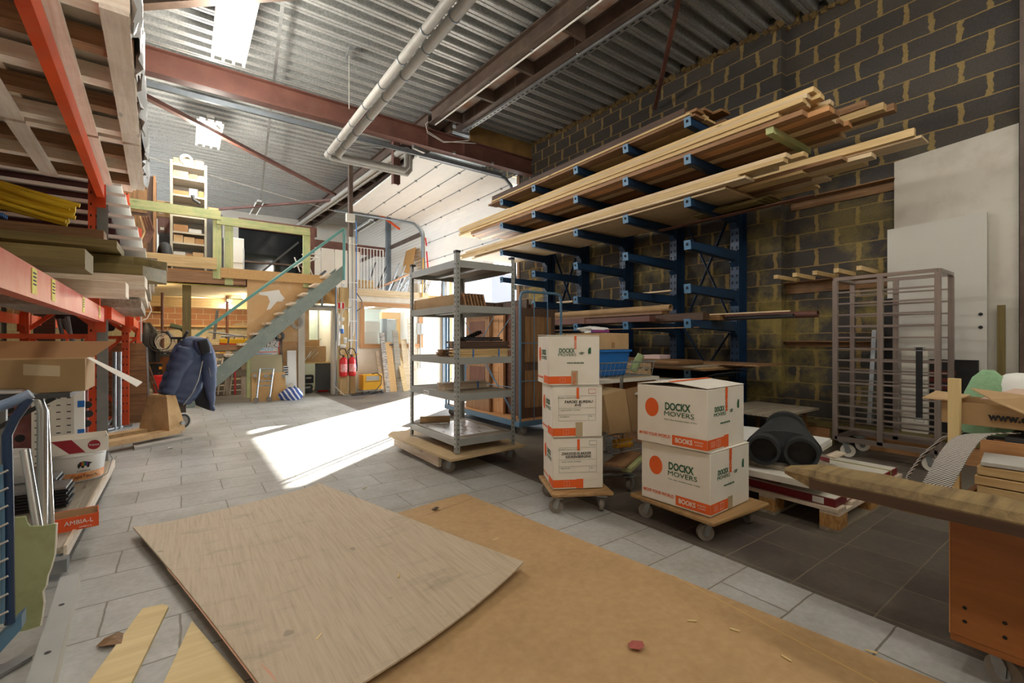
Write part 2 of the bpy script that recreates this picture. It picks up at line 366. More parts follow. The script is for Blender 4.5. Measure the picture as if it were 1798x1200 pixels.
def block_mat(name, bw, bh, c1, c2, cm, blotch=None, axis='YZ', mx=.45, mort=.008, jitter=.02, orange=None):
    m, n, b = newmat(name); pos = n.new('ShaderNodeNewGeometry').outputs['Position']
    s = n.new('ShaderNodeSeparateXYZ'); n.link(pos, s.inputs[0]); cb = n.new('ShaderNodeCombineXYZ')
    src = s.outputs[1] if axis == 'YZ' else s.outputs[0]
    nz = n.new('ShaderNodeTexNoise'); nz.inputs['Scale'].default_value = 7; nz.inputs['Detail'].default_value = 5; nz.inputs['Roughness'].default_value = .7; n.link(pos, nz.inputs[0])
    nsep = n.new('ShaderNodeSeparateColor'); n.link(nz.outputs['Color'], nsep.inputs[0])
    u = n.math('MULTIPLY', n.math('ADD', src, n.math('MULTIPLY', n.math('SUBTRACT', nsep.outputs[0], .5), jitter * 5)), mx)
    v = n.math('ADD', s.outputs[2], n.math('MULTIPLY', n.math('SUBTRACT', nsep.outputs[1], .5), jitter * 1.2))
    n.link(u, cb.inputs[0]); n.link(v, cb.inputs[1])
    t = n.new('ShaderNodeTexBrick', offset=.5); t.inputs['Scale'].default_value = 1; t.inputs['Brick Width'].default_value = bw * mx; t.inputs['Row Height'].default_value = bh
    t.inputs['Mortar Size'].default_value = mort; t.inputs['Mortar Smooth'].default_value = .25; n.link(cb.outputs[0], t.inputs['Vector'])
    t.inputs['Color1'].default_value = srgb(c1); t.inputs['Color2'].default_value = srgb(c2); t.inputs['Mortar'].default_value = srgb(cm)
    col = t.outputs[0]
    if orange:
        g = n.math('MULTIPLY', n.noise(pos, 1.7, 3), .25); o_ = n.ramp(n.math('ADD', n.math('MULTIPLY', s.outputs[2], orange[0]), g), [(orange[1], (0, 0, 0, 1)), (orange[1] + .02, (1, 1, 1, 1))])
        o_ = n.mix(t.outputs['Fac'], o_, (0, 0, 0, 1)); col = n.mix(o_, col, srgb(orange[2]))
    if blotch:
        f = n.noise(pos, 1.3, 6, .65); bm = n.ramp(f, [(.49, (0, 0, 0, 1)), (.62, (.8, .8, .8, 1))])
        mr = n.new('ShaderNodeMapRange'); mr.inputs[1].default_value = 3.3; mr.inputs[2].default_value = 1.6; mr.inputs[3].default_value = 0.05; mr.inputs[4].default_value = 1; n.link(s.outputs[2], mr.inputs[0])
        col = n.mix(n.math('MULTIPLY', bm, mr.outputs[0]), col, srgb(blotch))
    f2 = n.noise(pos, 60, 3, .7); col = n.mix(1.0, col, n.ramp(f2, [(.3, (.72,) * 3 + (1,)), (.7, (1.0,) * 3 + (1,))]), 'MULTIPLY')
    n.link(col, b.inputs['Base Color']); b.inputs['Roughness'].default_value = .92
    bump(n, b, n.math('ADD', n.math('SUBTRACT', 1, t.outputs['Fac']), n.math('MULTIPLY', f2, .4)), .5, .008)
    return m
K['blocks'] = block_mat('concrete_blocks', .41, .2, (84, 79, 74), (68, 65, 63), (152, 130, 84), (162, 144, 78), mx=.27, mort=.0068)
K['backbrick'] = block_mat('back_brick', .3, .15, (214, 208, 180), (200, 192, 160), (232, 226, 200), None, 'XZ', .8, .006, .004, orange=(.3, .56, (196, 148, 114)))
FL = MB().bx(-4.2, XREC + .3, -3, 19.6, -.12, 0); struct('floor', FL, floor_mat())
g = MB().bx(XREC + .3, 40, -30, 50, -.14, -.02); struct('ground_outside', g, mat('outdoor_paving', (176, 174, 168), (160, 158, 152), .8, scale=3))
# right wall with the pilaster, cut for the loading door
mb = MB(); DY0, DY1, DZ = 8.02, 12.6, 4.75
mb.bx(XREC, XREC + .25, -3, 2.59, 0, 5.6); mb.bx(XR, XREC + .25, 2.59, DY0, 0, 5.6)
mb.bx(XR, XREC + .25, DY0, DY1, DZ, 5.9); mb.bx(XR, XREC + .25, DY1, 19.4, 0, 5.95)
struct('wall_right', mb, K['blocks'])
mb = MB().bx(-4.2, XREC, 19.2, 19.45, 0, 6); struct('wall_back', mb, K['offwhite'])
mb = MB().bx(-3.4, -3.2, -3.0, 10.6, 0, 6).bx(-3.4, -3.2, 18.4, 19.3, 0, 6).bx(-3.4, -3.2, 10.6, 18.4, 0, 3.2).bx(-3.4, -3.2, 10.6, 18.4, 5.1, 6); struct('wall_left', mb, K['offwhite'])
struct('wall_rear', MB().bx(-4.2, XREC + .3, -3.2, -3, 0, 6), K['offwhite'])
wn = tag(thing('added_window', None, None, (-3.3, 14.5, 3.2)), kind='structure')  # unseen window, added to let daylight in over the mezzanine
for y in (10.6, 12.5, 14.45, 16.4, 18.34): MB().bx(-3.34, -3.26, y, y + .06, 3.2, 5.1).build('window_frame', K['white'], wn)
MB().bx(-3.31, -3.3, 10.66, 18.34, 3.2, 5.1).build('window_pane', K['glass'], wn)
# brown steel corner post at the picture's right edge, on the wall
mb = MB().bx(6.0, XREC - .002, onX(1800, 300, 6.02).y - .1, onX(1791, 300, 6.02).y, 0, 4.88); tag(mb.build('steel_post', K['brownsteel']), 'narrow brown upright running up the block wall past the white panels', 'post')
# mortar lumps along the wall head
# roof: trapezoidal sheet, ribs across the hall
def roofmat():
    m, n, b = newmat('galvanised_roof_sheet'); p = n.coords('w', (1, 1, 1)); f = n.noise(p, 40, 2, .6); f3 = n.noise(n.coords('w', (.4, 5, 1)), 2, 4, .6)
    c = n.ramp(f, [(.3, srgb(150, 153, 152)), (.7, srgb(190, 192, 190))]); c = n.mix(n.ramp(f3, [(.4, (0, 0, 0, 1)), (.7, (.4, .4, .4, 1))]), c, srgb(120, 122, 122))
    n.link(c, b.inputs['Base Color']); b.inputs['Metallic'].default_value = .35; b.inputs['Roughness'].default_value = .4; return m
prof = []; y = -3.25
while y < 19.3:
    for dy, dz in ((0, 0), (.045, 0), (.05, .008), (.06, .008), (.065, 0), (.11, 0), (.13, .1), (.228, .1)): prof.append((y + dy, roofz(y + dy) + dz))
    y += .25
vs = [(-4.2, a, b_) for a, b_ in prof] + [(XREC + .3, a, b_) for a, b_ in prof]; n_ = len(prof)
struct('ceiling', MB().add(vs, [(i, i + 1, n_ + i + 1, n_ + i) for i in range(n_ - 1)]), roofmat())
# mortar rubble bedding along the wall head
mb = MB()
for i in range(170):
    y = -.6 + i * .05 + random.uniform(-.02, .02)
    if y > 7.9: break
    s = random.uniform(.02, .05); zz = roofz(y) - .01
    xx = (XR if y > 2.59 else XREC)
    mb.box((xx + random.uniform(-.02, .03), y, zz - random.uniform(0, .04)), (s * 1.6, s * 2, s * 1.4), rotz(random.random() * 3) @ rotx(random.random()))
tag(mb.build('trim_1', mat('rough_mortar', (128, 106, 66), (104, 84, 52), .95, scale=20, bmp=.5)), kind='structure')

# ---- steelwork
def ibeam(mb, p, q, h, w, tf=.014, tw=.01, up=(0, 0, 1)):
    p, q, up = V(p), V(q), V(up)
    mb.bar(p + up * (h / 2 - tf / 2), q + up * (h / 2 - tf / 2), w, tf, up, .5); mb.bar(p - up * (h / 2 - tf / 2), q - up * (h / 2 - tf / 2), w, tf, up, .5); mb.bar(p, q, tw, h - 2 * tf, up, .5); return mb
YB = 7.54
t = thing('steel_beam', 'heavy red-brown steel girder crossing the whole hall under the roof', 'beam', (1.4, YB, 4.57))
ibeam(MB(), (-3.2, YB, 4.735), (XR, YB, 4.735), .33, .16).build('girder', K['redsteel'], t)
for x in (3.55, 4.3): MB().bx(x, x + .01, YB - .078, YB + .078, 4.585, 4.885).build('stiffener', K['redsteel'], t)
m_ = MB()
for x in (4.05, 4.9): m_.bx(x, x + .05, YB - .1, YB - .07, 4.56, 4.6)
m_.build('clip', K['galv'], t)
mb = MB().bx(4.45, XR, YB - .03, YB + .0, 4.9, roofz(YB)); tag(mb.build('filler_board', mat('ochre_board', (150, 116, 62), (112, 84, 46), .9, scale=3)), 'ochre filler board between girder and roof beside the block wall', 'board')
# twin purlin girders running away from the camera, with stained plates between
for nm, y0, y1, lb in (('steel_beam', -1.0, YB - .08, 'twin brown steel girders with rust-stained plates between, near the right-hand lumber'), ('steel_beam', YB + .08, 19.0, 'twin brown steel girders continuing above the mezzanine behind the cross girder')):
    t = thing(nm, lb, 'beam', (3.85, y0, 4.9))
    z0, z1 = roofz(y0) - .13, roofz(y1) - .13
    for x in (3.63, 4.12): ibeam(MB(), (x, y0, z0), (x, y1, z1), .24, .13).build('girder', K['brownsteel'], t)
    pl = MB(); cr = MB(); y = y0 + .1
    MB().bar((3.875, y0, z0 + .09), (3.875, y1, z1 + .09), .36, .01).build('plate', mat('rust_stained_plate', (196, 196, 192), (176, 120, 80), .7, scale=3.2, detail=6) if y0 < 0 else K['brownsteel'], t)
    y = y1 - .35
    while y > y0: MB().bx(3.7, 4.06, y, y + .05, roofz(y) - .24, roofz(y) - .06).build('cross_piece', K['brownsteel'], t); y -= 1.02
# slotted cable tray and light tube under the near twin girders
ya, yb = -1, YB - .25
t = thing('cable_tray', 'slotted galvanised cable tray hung below the right edge of the twin girders', 'cable tray', (4.2, ya, 4.75))
m_ = MB(); m_.bar((4.2, ya, roofz(ya) - .29), (4.2, yb, roofz(yb) - .29), .07, .004); m_.bar((4.235, ya, roofz(ya) - .275), (4.235, yb, roofz(yb) - .275), .004, .035); m_.bar((4.165, ya, roofz(ya) - .275), (4.165, yb, roofz(yb) - .275), .004, .035); m_.build('tray', K['galv'], t)
m_ = MB(); y = 2.0
while y < yb - .1: m_.box((4.2, y, roofz(y) - .293), (.02, .055, .003)); y += .11
m_.build('slot', K['black'], t)
for y in (3.0, 4.3, 5.6, 6.8): MB().tube([(4.12, y, roofz(y) - .02), (4.12, y, roofz(y) - .2), (4.16, y, roofz(y) - .26)], .008, 6).build('hook', K['galv'], t)
t = thing('conduit', 'white conduit with clips running along the underside of the twin girders', 'conduit', (3.63, ya, 4.7))
MB().tube([(3.66, ya, roofz(ya) - .27), (3.66, yb + .1, roofz(yb) - .27)], .012, 8).build('tube', K['whitecable'], t, smooth=True)
for y in (2.6, 3.6, 4.6, 5.6, 6.6): MB().box((3.66, y, roofz(y) - .265), (.05, .02, .03)).build('clip', K['galv'], t)
a = onZ(752, 224, 4.85)
mb = MB()
for k in range(2): mb.tube([a + V((0, 0, .1)), a + V((-.05, 0, .05)), a + V((.03, .1, -.02 - k * .03)), a + V((.35, .1, -.12 - .02 * k)), onY(835 - k * 12, 252 + k * -5, YB - .12)], .006, 6)
tag(mb.build('loose_cable', K['whitecable'], smooth=True), 'two loose white wires drooping across the face of the main girder', 'cable')
# diagonal wind braces
def brace(p, q, lb, m='redsteel', w=.07, t_=.05):
    o = MB().bar(p, q, w, t_).build('diagonal_brace', K[m]); return tag(o, lb, 'brace')
P1 = V((3.6, 13.2, 5.12)); L1 = onY(222, 152, 8.0)
brace(L1 + (L1 - P1) * .25, P1, 'long pinkish-red diagonal roof brace crossing below the lit lamps', 'redsteel', .09, .06)
P2 = onY(380, 367, 16.5); brace(P2 + (P2 - P1) * .6, P1 + V((0, 0, -.05)), 'dark red diagonal brace running behind the mezzanine railing', 'redsteel', .09, .06)
brace(onZ(120, 18, 4.7), onZ(520, -10, 4.7), 'brown roof brace at the top edge above the nearest lamp', 'brownsteel', .1, .05)
brace(onX(1150, 190, 5.86), onZ(1200, -40, 4.9), 'steep red brace rising from the lumber rack to the roof', 'redsteel', .05, .05)
a, b_ = onX(660, 372, 4.6), onX(700, 402, 5.6); brace(onY(655, 368, 12.9), onY(702, 403, 12.9), 'short orange-brown brace behind the curved door rail', 'orange', .05, .05)
# grey rail along the girder, becoming the near door rail
# sectional overhead door, parked open: horizontal run, curve, and hanging lower part
DZH = 4.62; rad = .42; XD = XR - .06; X0 = 3.62
path = [(X0, DZH), (XD - rad, DZH)] + [(XD - rad + rad * math.sin(R(a)), DZH - rad + rad * math.cos(R(a))) for a in (15, 30, 45, 60, 75, 90)] + [(XD, 2.9)]
L = [0]
for p, q in zip(path, path[1:]): L.append(L[-1] + math.hypot(q[0] - p[0], q[1] - p[1]))
def at(s):
    for i in range(len(path) - 1):
        if s <= L[i + 1] + 1e-6:
            k = (s - L[i]) / (L[i + 1] - L[i]); return (path[i][0] + (path[i + 1][0] - path[i][0]) * k, path[i][1] + (path[i + 1][1] - path[i][1]) * k)
    return path[-1]
t = tag(thing('door_1', 'white sectional overhead door', 'door', (XD, 10.3, 2.9)), kind='structure'); del t['category']; del t['label']
np_ = 7
for k in range(np_):
    s0, s1 = L[-1] * k / np_ + .006, L[-1] * (k + 1) / np_ - .006; pts = [at(s0 + (s1 - s0) * j / 6) for j in range(7)]
    m_ = MB(); 
    for (p, q) in zip(pts, pts[1:]):
        a = V((q[0] - p[0], 0, q[1] - p[1])); nn = V((-a.z, 0, a.x)).normalized() * -.04
        m_.prism([V((p[0], DY0 + .02, p[1])), V((q[0], DY0 + .02, q[1])), V((q[0], DY0 + .02, q[1])) - nn, V((p[0], DY0 + .02, p[1])) - nn], (0, DY1 - DY0 - .04, 0))
    m_.build('door_panel', K['panel'], t)
    if k:
        p = at(s0 - .006)
        for j in range(5): MB().box((p[0] - .01, DY0 + .35 + j * (DY1 - DY0 - .7) / 4, p[1] - .015), (.05, .03, .03)).build('hinge', K['galv'], t)
        MB().bar((p[0] - .004, DY0 + .03, p[1] - .006), (p[0] - .004, DY1 - .03, p[1] - .006), .012, .012).build('door_seam', K['track'], t)
for y, xs in ((DY1 + .06, 3.3), (DY0 - .06, 3.62)):
    P = [V((xs, y, DZH - .04))] + [V((p[0] - (.05 if i > 1 else 0), y, p[1] - .04)) for i, p in enumerate(path[1:-1])] + [V((XD - .05, y, .0 if y > 10 else 2.2))]
    m_ = MB(); m_.tube(P, .035, 6); m_.build('door_track', K['track'], t)
mb = MB()
for a, b_ in ((onX(747, 418, 5.8), onX(749, 432, 5.8)), (onX(749, 442, 5.75), onX(752, 478, 5.75))): mb.bar(a, b_, .03, .03)
mb.build('red_marker', K['redp'], t)
# grey cable rail under the girder
t = thing('cable_rail', 'blue-grey steel rail running just below the red-brown cross girder', 'rail', (1, YB + .2, 4.45))
MB().bar((-3, YB + .16, 4.5), (5.3, YB + .16, 4.5), .05, .07).build('rail', K['track'], t)
MB().bar(onY(612, 256, YB + .1), onY(672, 258, YB + .1), .02, .02).build('bracket', K['galv'], t)
a = onZ(735, 262, 4.45); MB().box(a, (.26, .05, .06), rotz(.3)).build('bracket', K['galv'], t)
def ribmat():
    m, n, b = newmat('ribbed_cladding'); b.inputs['Base Color'].default_value = srgb(204, 199, 190); b.inputs['Roughness'].default_value = .55
    w_ = n.new('ShaderNodeTexWave', wave_type='BANDS', bands_direction='Z'); w_.inputs['Scale'].default_value = 3.2; n.link(n.coords('w'), w_.inputs[0]); bump(n, b, w_.outputs['Fac'], .5, .02); return m
# wall around the door, cladding beyond
struct('wall_side', MB().bx(XR - .03, XR - .002, DY1 + .16, 19.1, 0, 5.6), ribmat())
# timber jamb of the door opening
mb = MB().bx(XR - .02, XREC + .28, DY0 - .1, DY0, 0, 4.7); struct('trim_2', mb, W['old'])
mb = MB().bx(XR - .02, XREC + .28, DY1, DY1 + .1, 0, 4.7); struct('trim_3', mb, W['spruce_pale'])

# ---- pipes with lagging
t = thing('heating_pipes', 'pair of grey lagged heating pipes bending below the roof', 'pipes', (2, 3, 4.3))
for k, (dx, dz) in enumerate(((0, 0), (.16, .02))):
    x = 2.02 + dx; yy = 8.3 - dx * .6; z = 4.3 + dz
    P = [(x, -.5, z), (x, yy - .08, z), (x + .08, yy, z)] ; e = 3.52 - .1 * k
    P += [(e, yy, z + .02), (e + .05, yy, z + .1), (e + .05, yy, z + .42), (e + .05, yy + .3, z + .5), (e, 18, 5.3)]
    MB().tube([V(p) for p in P], .052 if k == 0 else .058, 12).build('pipe', K['insul'], t, smooth=True)
    y = 1.2 + k * .3
    while y < yy - .2: MB().tube([(x, y, z), (x, y + .012, z)], .06 if k == 0 else .066, 12).build('band', K['track'], t, smooth=True); y += .62
MB().cyl((2.1, -.5, 4.42), (2.1, 8.0, 4.42), .03, n=10).build('thin_pipe', K['insul'], t, smooth=True)
a = onZ(613, 95, roofz(6) - .04)
t = thing('hanger', 'pipe hanger plate on the roof with a thin wire down to the pipes', 'hanger', a)
MB().box(a, (.06, .3, .05), rotz(-.1)).build('plate', K['galv'], t); MB().cyl(a, (a.x, a.y, 4.36), .006, n=6).build('wire', K['cable'], t)
a = onZ(695, 315, 4.35); t = tag(ibeam(MB(), a + V((0, 0, -.1)), a + V((0, 0, .75)), .14, .12, up=(1, 0, 0)).build('steel_stub', K['redsteel']), 'short red steel stub hanging in front of the open overhead door', 'steel stub')
a = onZ(240, 270, 5.2); b_ = onZ(592, 372, 5.36)
t = thing('conduit', 'thin white conduit clipped across the corrugated roof behind the second lamp', 'conduit', a)
MB().cyl(a, b_, .012, n=8).build('tube', K['whitecable'], t)
for k in range(1, 7): MB().box(a.lerp(b_, k / 7), (.03, .03, .03)).build('clip', K['whitecable'], t)

# ---- fluorescent fittings
TUBE = emit('lit_tube', (1, .97, .9, 1), 1.6)
def lamp(c, L_, lit, label, ntubes=4, wid=.34, power=80, strip=None, group=None, lc=(1, .93, .82)):
    c = V(c); t = thing('fluorescent_lamp', label, 'lamp', c, group)
    MB().bx(c.x - .05, c.x + .05, c.y - L_ / 2, c.y + L_ / 2, c.z + .02, c.z + .07).build('housing', K['white'], t)
    if ntubes > 1: MB().bx(c.x - wid / 2 - .02, c.x + wid / 2 + .02, c.y - L_ / 2, c.y + L_ / 2, c.z + .0, c.z + .012).build('reflector', K['zinc'], t)
    for k in range(ntubes):
        x = c.x + (k - (ntubes - 1) / 2) * (wid / max(1, ntubes - 1) if ntubes > 1 else 0)
        MB().cyl((x, c.y - L_ / 2 + .03, c.z - .025), (x, c.y + L_ / 2 - .03, c.z - .025), .016, n=10).build('tube', TUBE if lit else K['white'], t, smooth=True)
        for s_ in (-1, 1): MB().box((x, c.y + s_ * (L_ / 2 - .015), c.z - .015), (.03, .03, .05)).build('tube_holder', K['white'], t)
    if lit:
        for sg in ((-.25, .25) if L_ > .9 else (0,)):
            ld = bpy.data.lights.new('tube_light', 'POINT'); ld.energy = power / (2 if L_ > .9 else 1); ld.color = lc; ld.shadow_soft_size = .12
            lo = bpy.data.objects.new('tube_light', ld); C.objects.link(lo); lo.location = c + V((0, sg * L_, -.42 if ntubes > 1 else -.16))
    return t
FZ = 4.72
c1 = onZ(410, 48, FZ); c2 = onZ(367, 234, FZ + .05)
lamp((c1.x, c1.y, FZ), 1.5, True, 'lit four-tube fluorescent fitting nearest the top edge of the roof')
lamp((c2.x, c2.y, FZ + .05), 1.25, True, 'lit four-tube fluorescent fitting beyond the cross girder')
c3 = onZ(450, 366, 5.1); lamp((c3.x, c3.y, 5.1), 1.5, False, 'unlit fluorescent fitting above the mezzanine, behind the dark red brace', 2, .18)
c4 = onZ(640, 397, 4.9); lamp((c4.x, c4.y, 4.9), 1.5, False, 'unlit fluorescent fitting between post and curved door rail', 2, .18)
t = thing('lamp_suspension', 'slotted steel strip carrying the row of fluorescent lamps', 'steel strip', (c1.x, c1.y, 4.8))
MB().bar((c1.x - .02, 1.0, 4.84), (c3.x + .05, c3.y - .5, 5.2), .04, .012).build('strip', K['galv'], t)
for yy in (-1.8, .6):  # unseen lamps added to light the foreground
    for xx in (.3, 3.2): lamp((xx, yy, FZ), 1.5, True, 'lit four-tube fluorescent fitting added on the roof behind the viewpoint to light the foreground', group='added fluorescent fittings out of view', power=30)
# =============================== MEZZANINE, STAIR, SITE OFFICE ===============================
ZM = 2.36
# deck and beams
MX0, MX1 = -3.1, 2.66
t = thing('mezzanine', 'timber mezzanine deck with fascia beams at the back of the hall', 'mezzanine', (0, YM, 0))
MB().bx(MX0, MX1, YM + .1, 18.9, ZM - .03, ZM).build('deck', K['osb'], t)
MB().bx(MX0, MX1, YM + .12, 18.9, ZM - .26, ZM - .245).build('soffit', mat('soffit_board', (206, 196, 160), (196, 184, 146), .8, scale=2), t)
MB().bx(MX0, .96, YM + .02, YM + .1, 2.13, 2.33).build('fascia_beam', W['brown'], t)
x = MX0 + .1
while x < 2.5: MB().bx(x, x + .07, YM + .14, 18.8, ZM - .24, ZM - .04).build('joist', W['spruce'], t); x += .42
MB().bx(MX0, MX1, YM + 2.9, YM + 3.0, 1.86, 2.08).build('cross_beam', W['spruce'], t)
MB().bx(-.0, .13, YM + .25, YM + .38, 0, 2.1).build('timber_post', W['olive'], t)
for px in (285, 399): 
    q = onY(px, 600, YM + 2.2); p_ = MB().cyl((q.x, q.y, 0), (q.x, q.y, 1.2), .035, n=10).build('steel_prop', K['redsteel'], t, smooth=True); MB().cyl((q.x, q.y, 1.15), (q.x, q.y, 2.1), .027, n=10).build('inner_tube', K['redp'] if 0 else K['redsteel'], p_, smooth=True)
# guard rail
t = thing('guard_rail', 'green-treated timber guard rail along the mezzanine edge', 'guard rail', (0, YM, ZM))
MB().bx(-1.5, .56, YM - .05, YM, 3.28, 3.44).build('top_rail', W['green'], t)
MB().bx(.5, 2.06, YM - .04, YM + .01, 3.2, 3.34).build('top_rail', W['green'], t)
for x, z0 in ((.5, 2.22), (.68, 2.12), (2.0, 2.16)): MB().bx(x - .055, x + .075, YM - .0, YM + .06, z0, 3.28).build('rail_post', W['green'], t)
MB().bx(-1.6, .5, YM - .06, YM - .02, 2.38, 2.58).build('kick_board', W['spruce'], t)
MB().bx(.56, 2.5, YM - .055, YM - .015, 2.24, 2.42).build('kick_board', K['osb'], t)
# chipboard cladding beside and under the stair
def board(name, x0, x1, z0, z1, y, m, lb, cat='board', th=.018, group=None):
    return tag(MB().bx(x0, x1, y, y + th, z0, z1).build(name, m), lb, cat, group)
o = board('wall_board', .98, 2.06, 1.08, 2.26, YM + .03, K['rawmdf'], 'raw chipboard sheet with white paint patch above the stair')
pb = MB().prism([onY(x, y, YM + .029) for x, y in ((455, 514), (490, 509), (493, 516), (500, 524), (495, 530), (486, 530), (475, 543), (468, 545), (474, 530), (470, 520), (456, 518))], (0, -.001, 0)); pb.build('paint_patch', K['white'], o)
board('wall_board', 1.35, 1.98, .06, 1.08, YM + .1, K['rawmdf'], 'tan hardboard lining the wall behind the leaning signs')
board('wall_board', 2.07, 2.62, 1.86, 2.2, YM + .05, K['osb'], 'small chipboard infill above the doorway lintel')
struct('wall_partition', MB().bx(1.86, 1.98, YM + .02, YM + .2, 0, 1.78).bx(1.9, 2.6, YM + .04, YM + .14, 1.72, 1.8).bx(2.5, 2.56, YM + .0, YM + .14, 0, 1.74), K['offwhite'])
m_ = MB(); m_.bar((2.07, YM + .02, 1.8), (2.07, YM + .02, 2.24), .04, .04); m_.bar((2.3, YM + .02, 1.8), (2.3, YM + .02, 2.24), .04, .04); m_.bar((2.05, YM + .02, 1.8), (2.58, YM + .02, 1.8), .04, .04); m_.bar((2.05, YM + .02, 2.24), (2.4, YM + .02, 2.24), .04, .04)
tag(m_.build('stud_framing', K['galv']), 'galvanised metal stud frame above the open doorway', 'stud frame')
# back wall of brick under the mezzanine
struct('wall_workshop', MB().bx(-3.1, 3.2, 14.5, 14.65, 0, 2.09), K['backbrick'])
struct('wall_store', MB().bx(2.66, 2.72, YM + .3, 14.5, 0, 2.09), K['offwhite'])
struct('wall_inner', MB().bx(1.9, 1.96, YM + .3, 13, 0, 2.09), K['offwhite'])
# stair: two stringers, treads, teal handrail
t = thing('stair', 'grey-green steel stair with wooden treads climbing to the mezzanine', 'stair', (0, 9.2, 0))
def stringer(y):
    top = V((2.56, y, 2.42)); d = V((1.56, 0, 1.45)).normalized(); L_ = 3.35; bot = top - d * L_; n = V((-d.z, 0, d.x)) * .12
    mb = MB().prism([top + V((0, 0, .17)), top + V((0, 0, -.12)), bot - n, V((bot.x + .05, y, .0)), V((bot.x - .2, y, .0)), bot + n], (0, .012, 0)); return mb, d, bot
for y in (9.16, 9.72):
    mb, d, bot = stringer(y); s_ = mb.build('stringer', K['stair'], t)
m_ = MB(); NT = 12
for k in range(1, NT):
    p = bot.lerp(V((2.56, 0, 2.42)), k / NT); tr = MB().bx(p.x - .12, p.x + .11, 9.172, 9.72, p.z + .12, p.z + .155).build('tread', W['pallet'], t)
    for dx in (-.07, .04): MB().cyl((p.x + dx, 9.16, p.z - .0), (p.x + dx, 9.145, p.z - .0), .014, n=10).build('bolt', K['galv'], tr)
m_ = MB(); m_.tube([onY(604, 402, 9.14), onY(345, 590, 9.14), onY(335, 600, 9.14)], .026, 10); m_.tube([onY(604, 403, 9.14), onY(604, 492, 9.14)], .026, 10)
m_.build('handrail', K['teal'], t, smooth=True)
MB().tube([onY(345, 590, 9.14), onY(352, 690, 9.14)], .024, 10).build('handrail_post', K['teal'], t, smooth=True)
# ------------- post with cables
t = thing('timber_post', 'tall timber post carrying cable runs beside the doorway', 'post', (2.75, 9.66, 0))
MB().bx(2.62, 2.79, 9.62, 9.74, 0, 2.2).build('beam_post', W['spruce'], t)
MB().bx(2.83, 2.93, 9.64, 9.74, 0, 3.2).build('slim_post', W['spruce'], t)
MB().bx(2.84, 2.92, 9.76, 9.86, 2.0, 5.0).build('steel_section', K['brownsteel'], t)
t = thing('cable_run', 'bundle of white and blue cables clipped down the timber post', 'cables', (2.8, 9.6, 0))
for k, (x, z0, m) in enumerate(((2.80, 1.5, 'whitecable'), (2.83, .9, 'whitecable'), (2.86, 1.1, 'cable'), (2.89, 1.3, 'whitecable'), (2.94, .6, 'bluecable'))):
    MB().tube([(x, 9.6, 3.6 if k == 4 else 3.25), (x, 9.6, z0), (x - .02, 9.6, z0 - .1)], .011, 6).build('cable', K[m], t, smooth=True)
for z in (3.1, 2.3, 1.95, 1.5, 1.1): MB().bx(2.78, 2.96, 9.585, 9.6, z, z + .015).build('clip', K['whitecable'], t)
MB().tube([(2.94, 9.6, 2.1), (3.05, 9.6, 1.95), (3.06, 9.6, 1.8), (2.95, 9.6, 1.72)], .01, 6).build('loop', K['dkgrey'], t, smooth=True)
a = onY(615, 383, 9.6); t = thing('junction_box', 'white junction box high on the post beneath the roof', 'junction box', a)
MB().box(a, (.17, .08, .17)).build('box', K['white'], t, bevel=.006); MB().box(a + V((0, -.042, 0)), (.15, .006, .15)).build('cover', K['offwhite'], t)
t = thing('light_switch', 'white switch below the stair head on the timber post', 'switch', onY(604, 500, 9.6)); a = onY(603, 501, 9.6); MB().box(a, (.07, .03, .1)).build('box', K['white'], t, bevel=.004); MB().cyl(a + V((0, -.016, 0)), a + V((0, -.024, 0)), .02).build('knob', K['offwhite'], t)
for i, (px, py, w_, h_, lb) in enumerate(((601, 561, .07, .07, 'small white junction box below the fire sign'), (606, 598, .06, .12, 'white double socket box above the fire extinguishers'), (602, 608, .11, .06, 'wide white cable box just above the left extinguisher'), (612, 598, .05, .05, 'small grey socket beside the white double socket box'))):
    a = onY(px, py, 9.58); t = thing('socket_box', lb, 'socket box', a); MB().box(a, (w_, .05, h_)).build('box', K['white'] if i < 3 else K['cable'], t, bevel=.004); MB().box(a + V((0, -.028, 0)), (w_ * .6, .006, h_ * .6)).build('cover', K['offwhite'], t)
a = onY(600, 578, 9.55); t = thing('cable_plug', 'blue and white industrial plug hanging on the post', 'plug', a)
MB().cyl(a + V((0, 0, .08)), a, .035, .04, 12).build('socket', K['white'], t, smooth=True); MB().cyl(a, a + V((.01, -.02, -.09)), .04, .03, 12).build('plug', K['bluecable'], t, smooth=True)
MB().tube([a + V((0, 0, .08)), a + V((0, .02, .3)), a + V((.06, .03, .42)), a + V((.2, .03, .45))], .012, 8).build('cable', K['cable'], t, smooth=True)
t = thing('fire_sign', 'red and white fire extinguisher sign with a numeral on the timber post', 'sign', onY(599, 537, 9.605)); a = onY(599, 537, 9.612)
MB().box(a, (.135, .004, .135)).build('board', K['white'], t); MB().box(a + V((0, -.003, 0)), (.118, .004, .118)).build('red_field', K['redp'], t); text('1', 'numeral', K['white'], t, a + V((0, -.0055, -.0)), (1, 0, 0), (0, 0, 1), .085, bold=.012)
